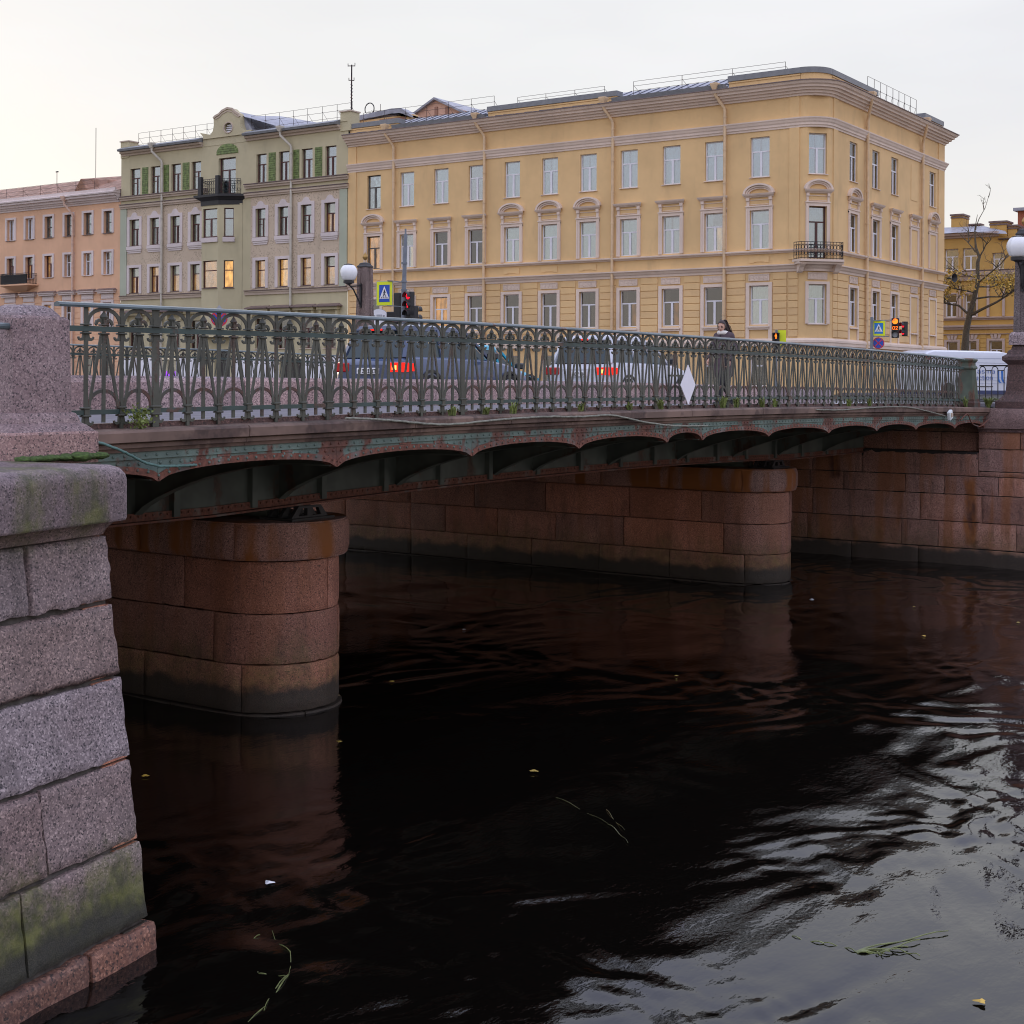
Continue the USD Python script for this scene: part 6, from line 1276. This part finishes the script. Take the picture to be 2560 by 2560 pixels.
# ---------------------------------------------------------------- cars on the bridge, heading away
def car(name, label, cat, x, y, zr, L, W, H, paint, st, lights='tail_on', plate=None, wag=True):
    t = thing(name, label, cat, (x, y, zr)); hw = W/2
    sh = H*.60; gc = .2
    def ring(xx, w, zb_, zs): return [(xx, y-w*.9, zb_), (xx, y-w, zb_+.12), (xx, y-w*1.0, zr+.62), (xx, y-w*.95, zs-.05), (xx, y-w*.88, zs), (xx, y+w*.88, zs), (xx, y+w*.95, zs-.05), (xx, y+w, zr+.62), (xx, y+w, zb_+.12), (xx, y+w*.9, zb_)]
    z = zr+gc; S = zr+sh
    m = MB(); m.loft([ring(x, hw*.86, z+.12, S-.16), ring(x+.06, hw*.95, z+.06, S-.05), ring(x+.4, hw, z, S), ring(x+L*.35, hw, z-.02, S+.0), ring(x+L*.66, hw, z-.02, S-.03), ring(x+L*.80, hw*.98, z, S-.10), ring(x+L*.93, hw*.93, z+.04, S-.2), ring(x+L, hw*.8, z+.12, S-.36)]); m.build('body', M[paint], t, smooth=50)
    c0, c1 = (.12 if wag else .55), L*.70; r0, r1 = (.42 if wag else 1.1), L*.50
    def lvl(a_, b_, w, zz): k = .12; return [(a_+k, y-w, zz), (b_-k*2, y-w, zz), (b_, y-w*.8, zz), (b_, y+w*.8, zz), (b_-k*2, y+w, zz), (a_+k, y+w, zz), (a_, y+w*.85, zz), (a_, y-w*.85, zz)]
    top = zr+H
    m = MB(); m.loft([lvl(x+c0, x+c1, hw*.86, S-.02), lvl(x+r0-.08, x+r1+.1, hw*.72, top-.11)]); m.build('windows', M['car_glass'], t)
    m = MB(); m.loft([lvl(x+r0-.1, x+r1+.12, hw*.735, top-.13), lvl(x+r0-.06, x+r1+.06, hw*.72, top-.04), lvl(x+r0+.2, x+r1-.2, hw*.6, top)]); m.build('roof', M[paint], t, smooth=50)
    for s_ in (-1, 1):
        for (xb, xt) in ((c0+.05, r0+.02), (L*.30, L*.30), (L*.48, L*.44), (c1-.12, r1-.0)):
            m = MB(); m.bar((x+xb, y+s_*hw*.865, S-.02), (x+xt, y+s_*hw*.735, top-.1), .11 if xb < 1 else .07, .05); m.build('pillar', M[paint], t)
        for xc in (L*.19, L*.80):
            w_ = thing_part(t, 'wheel', x+xc, y+s_*(hw-.1), zr+.32, s_)
        m = MB(); m.box(x-.02, x+.2, y+s_*hw*.97-.0, y+s_*hw*.55, S-.30, S-.12, .02); m.box(x+.02, x+.32, y+s_*hw*1.0-.03, y+s_*hw*.98, S-.28, S-.13, .01); tl_ = m.build('tail_light', M['tail_off' if s_ > 0 else lights], t)
        if s_ < 0 and lights == 'tail_on': m = MB(); m.box(x-.035, x-.015, y-hw*.80, y-hw*.68, S-.26, S-.17, .005); m.build('lamp', M['tail_core'], tl_)
        m = MB(); m.box(x+L*.60, x+L*.60+.2, y+s_*(hw+.02), y+s_*(hw+.2), S-.02, S+.13, .03); m.build('mirror', M['car_black'], t)
        m = MB(); m.box(x+.9, x+L*.62, y+s_*(hw-.02), y+s_*(hw+.006), z-.02, z+.13, .01); m.build('side_skirt', M['car_black'], t)
    m = MB(); m.box(x-.09, x+.2, y-hw*.9, y+hw*.9, z+.02, z+.34, .05); m.build('bumper', M[paint], t); m = MB(); m.box(x-.1, x+.1, y-hw*.72, y+hw*.72, z+.0, z+.15, .02); m.build('bumper_trim', M['car_black'], t)
    m = MB(); m.box(x-.035, x+.02, y-.27, y+.27, S-.34, S-.22, .008); p_ = m.build('number_plate', M['sign_white'], t)
    if plate:
        g_ = meshkit.text_mesh(plate, .075, .004, True); v = g_.vertices-g_.bounds.mean(0); q = MB(); q.add(np.column_stack([np.full(len(v), x-.042)-v[:, 2], y-v[:, 0], S-.28+v[:, 1]]), g_.faces); q.build('lettering', M['sign_black'], p_)
    m = MB(); m.box(x+r0-.2, x+r0+.1, y-hw*.6, y+hw*.6, top-.14, top-.09, .01); m.build('spoiler', M[paint], t); m = MB(); m.box(x+r0-.215, x+r0-.2, y-.16, y+.16, top-.135, top-.1); m.build('brake_light', M['tail_on' if lights == 'tail_on' else 'tail_off'], t)
    return t
def thing_part(t, name, x, y, z, s_):
    m = MB(); m.lathe([(.0, -.09), (.2, -.1), (.29, -.11), (.325, -.08), (.325, .08), (.29, .11), (.2, .1), (0, .09)], n=20); v, f = m.arr(); q = MB(); q.add(np.column_stack([v[:, 0]+x, v[:, 2]+y, v[:, 1]+z]), f); w = q.build('wheel', M['rubber'], t, smooth=40)
    m = MB()
    for k in range(5): a_ = k*2*math.pi/5; m.bar((x+.04*math.cos(a_), y+s_*.115, z+.04*math.sin(a_)), (x+.21*math.cos(a_), y+s_*.11, z+.21*math.sin(a_)), .06, .02, (0, 1, 0))
    m.tube([(x+.215*math.cos(a_), y+s_*.112, z+.215*math.sin(a_)) for a_ in np.linspace(0, 2*math.pi, 17)], .018, 5, False); m.build('rim', M['alloy'], w)
    m = MB(); th_ = np.linspace(-.15, math.pi+.15, 14); m.strip([(x+.37*math.cos(a_), y+s_*.095, z+.37*math.sin(a_)) for a_ in th_], .05, .05, (0, 1, 0)); m.build('arch', M['car_black'], w); return w
zroad = 3.94
car('car', 'dark blue hatchback with lit tail light behind the railing left of centre', 'car', 21.5, 18.1, zroad, 4.4, 1.78, 1.60, 'car_blue', 0, plate='C 391 KT')
car('car', 'white estate car with red tail lights behind the railing left of the diamond board', 'car', 29.3, 18.2, zroad-.03, 4.5, 1.85, 1.66, 'car_white', 0, lights='tail_on', plate='A 407 EH')
car('car', 'turquoise car in the far lane between the blue and the white car', 'car', 27.6, 21.2, zroad-.02, 3.6, 1.7, 1.42, 'car_teal', 0, lights='tail_off')
# moving delivery van beyond the bridge
vd = np.array([.87, -.49, 0]); vd /= np.linalg.norm(vd); vn = np.array([vd[1], -vd[0], 0])      # side that faces the camera
if np.dot(vn, FW) > 0: vn = -vn
FV = Fr((55.32, 18.34, 3.86), vd, vn); vt_ = thing('delivery_van', 'white moving delivery van with blue lettering beyond the bridge on the right', 'van', (57, 17, 3.86))
m = MB()
def vring(u, zb_, zt, w0, w1): return [(u, zb_, -w0*.03), (u, zb_+.2, 0), (u, zb_+.9, 0), (u, zt-.25, -.06), (u, zt-.06, -.14), (u, zt, -.34), (u, zt, -w1+.34), (u, zt-.06, -w1+.14), (u, zt-.25, -w1+.06), (u, zb_+.9, -w1), (u, zb_+.2, -w1), (u, zb_, -w1+.06)]
m.loft([vring(0, .35, 1.80, 0, 1.9), vring(.06, .3, 1.87, 0, 1.95), vring(.4, .26, 1.93, 0, 1.95), vring(3.9, .26, 1.92, 0, 1.95), vring(4.3, .26, 1.86, 0, 1.95), vring(4.9, .26, 1.2, 0, 1.95), vring(5.6, .3, .95, 0, 1.85)]); m.build('body', M['car_white'], vt_, FV, smooth=45)
m = MB(); m.box(.05, 4.2, .20, .36, -1.9, .012, .01); m.build('sill', M['van_navy'], vt_, FV)
for v, a_, b_ in ((.74, 2.2, 4.2), (.62, 2.2, 4.2), (1.62, 1.0, 4.0), (1.44, 1.0, 4.0), (.86, 2.2, 4.2)): m = MB(); m.box(a_, b_, v, v+.012, -.03, .006 if v < 1.4 else -.03); m.build('side_rail', M['van_lines'], vt_, FV)
m = MB(); m.box(2.3, 3.25, .50, .53, 0, .015); m.build('door_rail', M['car_black'], vt_, FV)
for txt, u, v, h in (('asma', 2.42, 1.03, .15), ('uction', 2.30, .78, .15)):
    g_ = meshkit.text_mesh(txt, h*1.15, .004); v_ = g_.vertices.copy(); sx_ = .92/(v_[:, 0].max()-v_[:, 0].min()); v_[:, 0] *= sx_; q = MB(); q.add(v_+[u, v, .004], g_.faces); q.build('lettering', M['van_letters'], vt_, FV)
for k in range(2): m = MB(); m.prism([(3.48+k*.2, 1.16), (3.58+k*.2, 1.16), (3.58+k*.2, .85), (3.63+k*.2, .72), (3.72+k*.2, .66), (3.58+k*.2, .67), (3.5+k*.2, .8)], .002, .008); m.build('emblem', M['van_blue'], vt_, FV)
m = MB(); m.loft([[(.02, v, n) for v, n in ((1.55, -.3), (1.8, -.3), (1.8, -1.6), (1.55, -1.6))], [(.3, v, n) for v, n in ((1.6, -.35), (1.9, -.35), (1.9, -1.55), (1.6, -1.55))]]); m.build('rear_hood', M['car_white'], vt_, FV)
m = MB(); m.box(-.03, .05, 1.55, 1.7, -.22, -.02, .01); m.build('tail_light', M['tail_off'], vt_, FV)
for u in (.95, 4.6):
    m = MB(); m.lathe([(0, -.1), (.2, -.11), (.31, -.1), (.33, -.06), (.33, .06), (.3, .1), (0, .09)], n=18); v, f = m.arr(); q = MB(); q.add(np.column_stack([v[:, 0]+u, v[:, 1]+.33, v[:, 2]-.06]), f); q.build('wheel', M['rubber'], vt_, FV)

# ---------------------------------------------------------------- the woman on the near footway
import manifold3d as m3
def blob(joints, bones, ref=.03, it=12, squash=None):
    S = {k: m3.Manifold.sphere(r, 20).translate(tuple(map(float, p))) for k, (p, r) in joints.items()}
    parts = [m3.Manifold.batch_hull([S[a_], S[b_]]) for a_, b_ in bones]
    b = m3.Manifold.batch_boolean(parts, m3.OpType.Add).refine_to_length(ref); g_ = b.to_mesh(); tm = trimesh.Trimesh(g_.vert_properties[:, :3], g_.tri_verts, process=True)
    trimesh.smoothing.filter_taubin(tm, .5, .53, it); return tm
wz = float(zb(25.5))-.012; wx, wy = 25.5, 12.5
wm = thing('person', 'dark haired woman in a dark coat and pale scarf walking behind the railing', 'person', (wx, wy, wz))
fdir = np.array([-.985, .17, 0]); ldir = np.cross(UP, fdir)          # facing along the bridge towards the camera's left; her left side
def L(f_, l_, z): return np.array([wx, wy, wz])+fdir*f_+ldir*l_+UP*z
def put(tm, name, mat, parent=None): q = MB(); q.add(tm.vertices, tm.faces); return q.build(name, M[mat], parent or wm, smooth=True)
hd = L(.07, 0, 1.53)
J = {'pel': (L(0, 0, .93), .13), 'wai': (L(.0, 0, 1.08), .115), 'che': (L(.01, 0, 1.25), .125), 'nk': (L(.03, 0, 1.40), .055), 'hb': (L(.055, 0, 1.5), .07), 'sl': (L(0, .155, 1.33), .062), 'sr': (L(0, -.155, 1.33), .062), 'el': (L(-.06, .21, 1.06), .05), 'er': (L(.04, -.21, 1.06), .05), 'wl': (L(.08, .2, .88), .034), 'wr': (L(.2, -.18, .92), .034), 'hl': (L(.04, .085, .88), .10), 'hr': (L(-.02, -.085, .88), .10), 'kl': (L(.2, .09, .50), .065), 'kr': (L(-.08, -.09, .48), .065), 'al': (L(.24, .09, .10), .042), 'ar': (L(-.33, -.09, .14), .042), 'tl': (L(.40, .09, .045), .03), 'tr': (L(-.24, -.09, .04), .03), 'kn': (L(.2, .09, .50), .06)}
body = blob(J, [('pel', 'wai'), ('wai', 'che'), ('che', 'nk'), ('nk', 'hb'), ('che', 'sl'), ('che', 'sr'), ('sl', 'el'), ('sr', 'er'), ('el', 'wl'), ('er', 'wr'), ('pel', 'hl'), ('pel', 'hr'), ('hl', 'kl'), ('hr', 'kr'), ('kl', 'al'), ('kr', 'ar'), ('al', 'tl'), ('ar', 'tr')], .03)
put(body, 'body', 'trouser')
# coat over the torso and arms
K = {'h1': (L(.02, .05, .66), .17), 'h2': (L(-.01, -.05, .66), .17), 'w': (L(0, 0, 1.06), .145), 'c1': (L(0, .06, 1.26), .135), 'c2': (L(0, -.06, 1.26), .135), 'sl': (L(0, .16, 1.345), .075), 'sr': (L(0, -.16, 1.345), .075), 'el': (L(-.06, .215, 1.06), .065), 'er': (L(.04, -.215, 1.06), .065), 'wl': (L(.08, .205, .90), .05), 'wr': (L(.2, -.185, .94), .05), 'nk': (L(.0, 0, 1.37), .09)}
coat = blob(K, [('h1', 'h2'), ('h1', 'w'), ('h2', 'w'), ('w', 'c1'), ('w', 'c2'), ('c1', 'c2'), ('c1', 'sl'), ('c2', 'sr'), ('sl', 'el'), ('sr', 'er'), ('el', 'wl'), ('er', 'wr'), ('c1', 'nk'), ('c2', 'nk'), ('sl', 'nk'), ('sr', 'nk')], .03)
coat.vertices += (meshkit.fbm(coat.vertices*9, 3)-.5)[:, None]*.02*coat.vertex_normals; put(coat, 'coat', 'coat')
scf = blob({k: (L(.02+.085*math.cos(a_), .08*math.sin(a_), 1.405+.012*math.cos(a_)), .042) for k, a_ in enumerate(np.linspace(0, 2*math.pi, 9)[:-1])}, [(k, (k+1) % 8) for k in range(8)], .02, 6); put(scf, 'scarf', 'scarf')
# head looking down: skull with brow, nose, lips, chin
pt = math.radians(24); hf = fdir*math.cos(pt)-UP*math.sin(pt)+np.array([-.35*RT[0], -.35*RT[1], 0])*0; hf = hf-FW*.55; hf /= np.linalg.norm(hf); hl = np.cross(UP, hf); hl /= np.linalg.norm(hl); hu = np.cross(hf, hl)
ic = trimesh.creation.icosphere(4, 1.0); v = ic.vertices.copy(); fx, ly, uz = v[:, 0].copy(), v[:, 1].copy(), v[:, 2].copy()
g2 = lambda a_, b_, c_, s_: np.exp(-(((fx-a_)**2+(ly-b_)**2+(uz-c_)**2)/s_**2))
X = fx*.095; Yv = ly*.072*(1-.18*np.clip(-uz, 0, 1)); Z = uz*.118
front = np.clip(fx, 0, 1)
X += .020*g2(1, 0, -.12, .17)+.012*g2(.98, 0, .05, .14)-.010*g2(.9, .33, .08, .17)-.010*g2(.9, -.33, .08, .17)+.008*g2(.88, 0, -.47, .16)+.012*g2(.72, 0, -.75, .25)-.004*g2(.95, 0, -.33, .1)+.006*(g2(.85, .4, .28, .2)+g2(.85, -.4, .28, .2))
Yv += np.sign(ly)*.012*np.exp(-((np.abs(ly)-1)**2+(fx+.05)**2+(uz+.05)**2)/.04)
head = trimesh.Trimesh(hd+np.outer(X, hf)+np.outer(Yv, hl)+np.outer(Z, hu), ic.faces, process=False); h_ = put(head, 'head', 'skin')
HP = lambda a_, b_, c_: hd+hf*a_+hl*b_+hu*c_
for s_ in (-1, 1):
    m = MB(); m.tube([HP(.083, s_*.018, .008), HP(.086, s_*.03, .006), HP(.078, s_*.045, .008)], .005, 6); m.build('eye', M['hair'], h_); m = MB(); m.tube([HP(.09, s_*.014, .03), HP(.089, s_*.032, .034), HP(.078, s_*.05, .028)], .0045, 5); m.build('eyebrow', M['hair'], h_)
m = MB(); m.tube([HP(.092, -.022, -.054), HP(.102, 0, -.052), HP(.092, .022, -.054)], [.004, .007, .004], 6); m.build('mouth', M['lips'], h_)
hair = MB(); hv = ic.vertices.copy(); keep = lambda c_: (c_[:, 0] < .05) | ((c_[:, 2] > .5) & (c_[:, 0] < .9*c_[:, 2]+.05)) | ((np.abs(c_[:, 1]) > .8) & (c_[:, 0] < .3))
msk = keep(hv); fsel = ic.faces[msk[ic.faces].all(1)]; rr = 1.07+.08*(meshkit.fbm(hv*5, 3)-.5); q = hv*rr[:, None]
hair.add(hd+np.outer(q[:, 0]*.1, hf)+np.outer(q[:, 1]*.078, hl)+np.outer(q[:, 2]*.122, hu), fsel)
hb_ = HP(-.085, .0, .02); back = RT*.9-fdir*.0
hr_ = random.Random(4)
for k in range(90):
    p = hb_+hl*hr_.uniform(-.05, .05)+hu*hr_.uniform(-.06, .08); d = np.array([.95, -.25, 0])*hr_.uniform(.10, .30); s0 = p+hr_.uniform(-.02, .02)*UP
    pts = [s0+d*t_-UP*(.30*t_**1.5*hr_.uniform(.7, 1.1))+UP*.025*math.sin(t_*6+k) for t_ in np.linspace(0, 1, 7)]; hair.tube(pts, np.linspace(.014, .004, 7), 5)
hair.build('hair', M['hair'], h_, smooth=True)
def hand(w, d, side, palm):
    d = d/np.linalg.norm(d); s_ = np.cross(d, palm); s_ /= np.linalg.norm(s_); J_ = {'w': (w, .026), 'p': (w+d*.055, .027), 'p2': (w+d*.075+s_*.022, .02), 'p3': (w+d*.075-s_*.022, .02)}; B_ = [('w', 'p'), ('p', 'p2'), ('p', 'p3'), ('w', 'p2'), ('w', 'p3')]
    for k, (o, l_) in enumerate(((.03, .065), (.010, .075), (-.011, .07), (-.030, .052))):
        a_ = w+d*.085+s_*o; b_ = a_+d*l_*.5+palm*.008; c_ = b_+d*l_*.4+palm*.024; J_[f'a{k}'], J_[f'b{k}'], J_[f'c{k}'] = (a_, .0095), (b_, .009), (c_, .0078); B_ += [(f'a{k}', f'b{k}'), (f'b{k}', f'c{k}')]
    J_['t0'], J_['t1'], J_['t2'] = (w+d*.03+s_*side*.024, .012), (w+d*.065+s_*side*.045+palm*.012, .0105), (w+d*.095+s_*side*.045+palm*.028, .009); B_ += [('t0', 't1'), ('t1', 't2')]
    return blob(J_, B_, .004, 3)
put(hand(L(.09, .2, .865), fdir*.35-UP, 1, -ldir), 'hand', 'skin'); put(hand(L(.215, -.18, .9), fdir*.6-UP*.8, 1, ldir), 'hand', 'skin')
for s_, a_ in ((1, (.30, .09)), (-1, (-.28, -.09))):
    f_, l_ = a_; m = MB(); q = blob({'h': (L(f_-.1, l_, .055), .048), 't': (L(f_+.12, l_, .04), .038), 'a': (L(f_-.07, l_, .13), .05)}, [('h', 't'), ('h', 'a')], .02, 4); put(q, 'shoe', 'trouser')

# ---------------------------------------------------------------- things afloat
def atz(px, py, z=0.0):
    d = FW+CR*(px-1280)/3621.3+CU*(957.96-py)/3621.3; return np.array([0, 0, ZC])+d*((z-ZC)/d[2])
def blade(mb, p0, p1, bend, w, lift=.006):
    p0, p1 = np.array(p0), np.array(p1); d = p1-p0; s_ = np.array([-d[1], d[0], 0]); s_ /= np.linalg.norm(s_)+1e-9; P = [p0+d*t_+s_*bend*math.sin(math.pi*t_)+UP*(lift+.012*math.sin(t_*9)) for t_ in np.linspace(0, 1, 9)]
    mb.strip(P, np.linspace(w, w*.35, 9), .006)
def spray(name, label, lines, mat, cat='reed'):
    t = thing(name, label, cat, tuple(np.append(atz(*lines[0][:2])[:2], 0)))
    for (x0, y0, x1, y1, b_, w) in lines: m = MB(); blade(m, atz(x0, y0), atz(x1, y1), b_, w*.6); m.build('blade', M[mat], t)
spray('reed_spray', 'pale green spray of reed blades floating in the bright lower right water', [(2140, 2382, 2370, 2330, .03, .035), (2140, 2382, 2300, 2352, -.02, .03), (2141, 2383, 2270, 2370, .02, .04), (2142, 2383, 2240, 2376, -.01, .045), (2142, 2384, 2225, 2382, 0, .035), (2230, 2375, 2300, 2393, .03, .02), (2140, 2382, 2060, 2360, -.03, .014), (2060, 2360, 1980, 2343, .02, .02), (2190, 2384, 2210, 2388, 0, .02)], 'reed')
spray('reed_stalks', 'long yellowish reed stalks with a curled tip adrift in the dark water at lower left', [(720, 2440, 620, 2560, .02, .016), (722, 2438, 660, 2530, -.03, .014), (725, 2380, 722, 2440, .01, .012), (640, 2438, 720, 2446, .01, .016), (625, 2420, 645, 2438, .02, .014), (632, 2420, 612, 2372, -.02, .010), (612, 2372, 650, 2340, .02, .008), (725, 2380, 680, 2330, .03, .008), (608, 2425, 628, 2415, 0, .012)], 'reed')
spray('drowned_reed', 'thin brownish reed lying under the dark water below the bridge centre', [(1390, 1995, 1520, 2062, .02, .014), (1520, 2062, 1570, 2110, .02, .018), (1516, 2025, 1562, 2078, -.01, .008)], 'reed_dark')
nr = np.random.default_rng(5)
fl_pts = [(363, 1942, 'leaf_y', 'yellow leaf afloat beside the left wall'), (673, 2210, 'sign_white', 'small white scrap afloat left of the reed stalks'), (1335, 1930, 'leaf_o', 'tiny brown leaf afloat under the middle of the bridge'), (2450, 2508, 'leaf_y', 'yellow leaf afloat near the lower right corner'), (1690, 1692, 'leaf_o', 'brown leaf afloat right of centre, in front of the farther pier'), (2545, 1558, 'leaf_o', 'leaf afloat by the right edge below the far wall'), (980, 1706, 'leaf_o', 'leaf afloat right of the nearer pier foot'), (1160, 1576, 'sign_white', 'white speck afloat under the centre span'), (2310, 1592, 'leaf_y', 'yellow leaf afloat before the far wall, second of a pair'), (2030, 1500, 'sign_white', 'pale flake afloat just right of the farther pier'), (2285, 1519, 'leaf_o', 'leaf afloat below the orange rust streak'), (848, 1857, 'leaf_o', 'orange leaf afloat below the nearer pier reflection')]
for px, py, mt, lb in fl_pts:
    c = atz(px, py); a_ = nr.uniform(0, 6.28); m = MB(); r = nr.uniform(.022, .04); k = 11; rad = r*(1+.35*np.sin(np.arange(k)*2*math.pi/k*3+a_)+.1*nr.random(k)); th_ = np.arange(k)*2*math.pi/k
    ring = np.column_stack([c[0]+rad*np.cos(th_), c[1]+rad*np.sin(th_)*1.2, .012+.008*nr.random(k)]); m.add(np.vstack([ring, [c[0], c[1], .03]]), [(j, (j+1) % k, k) for j in range(k)]); tag(m.build('floating_leaf' if 'leaf' in mt else 'floating_scrap', M[mt]), lb, 'leaf' if 'leaf' in mt else 'scrap')
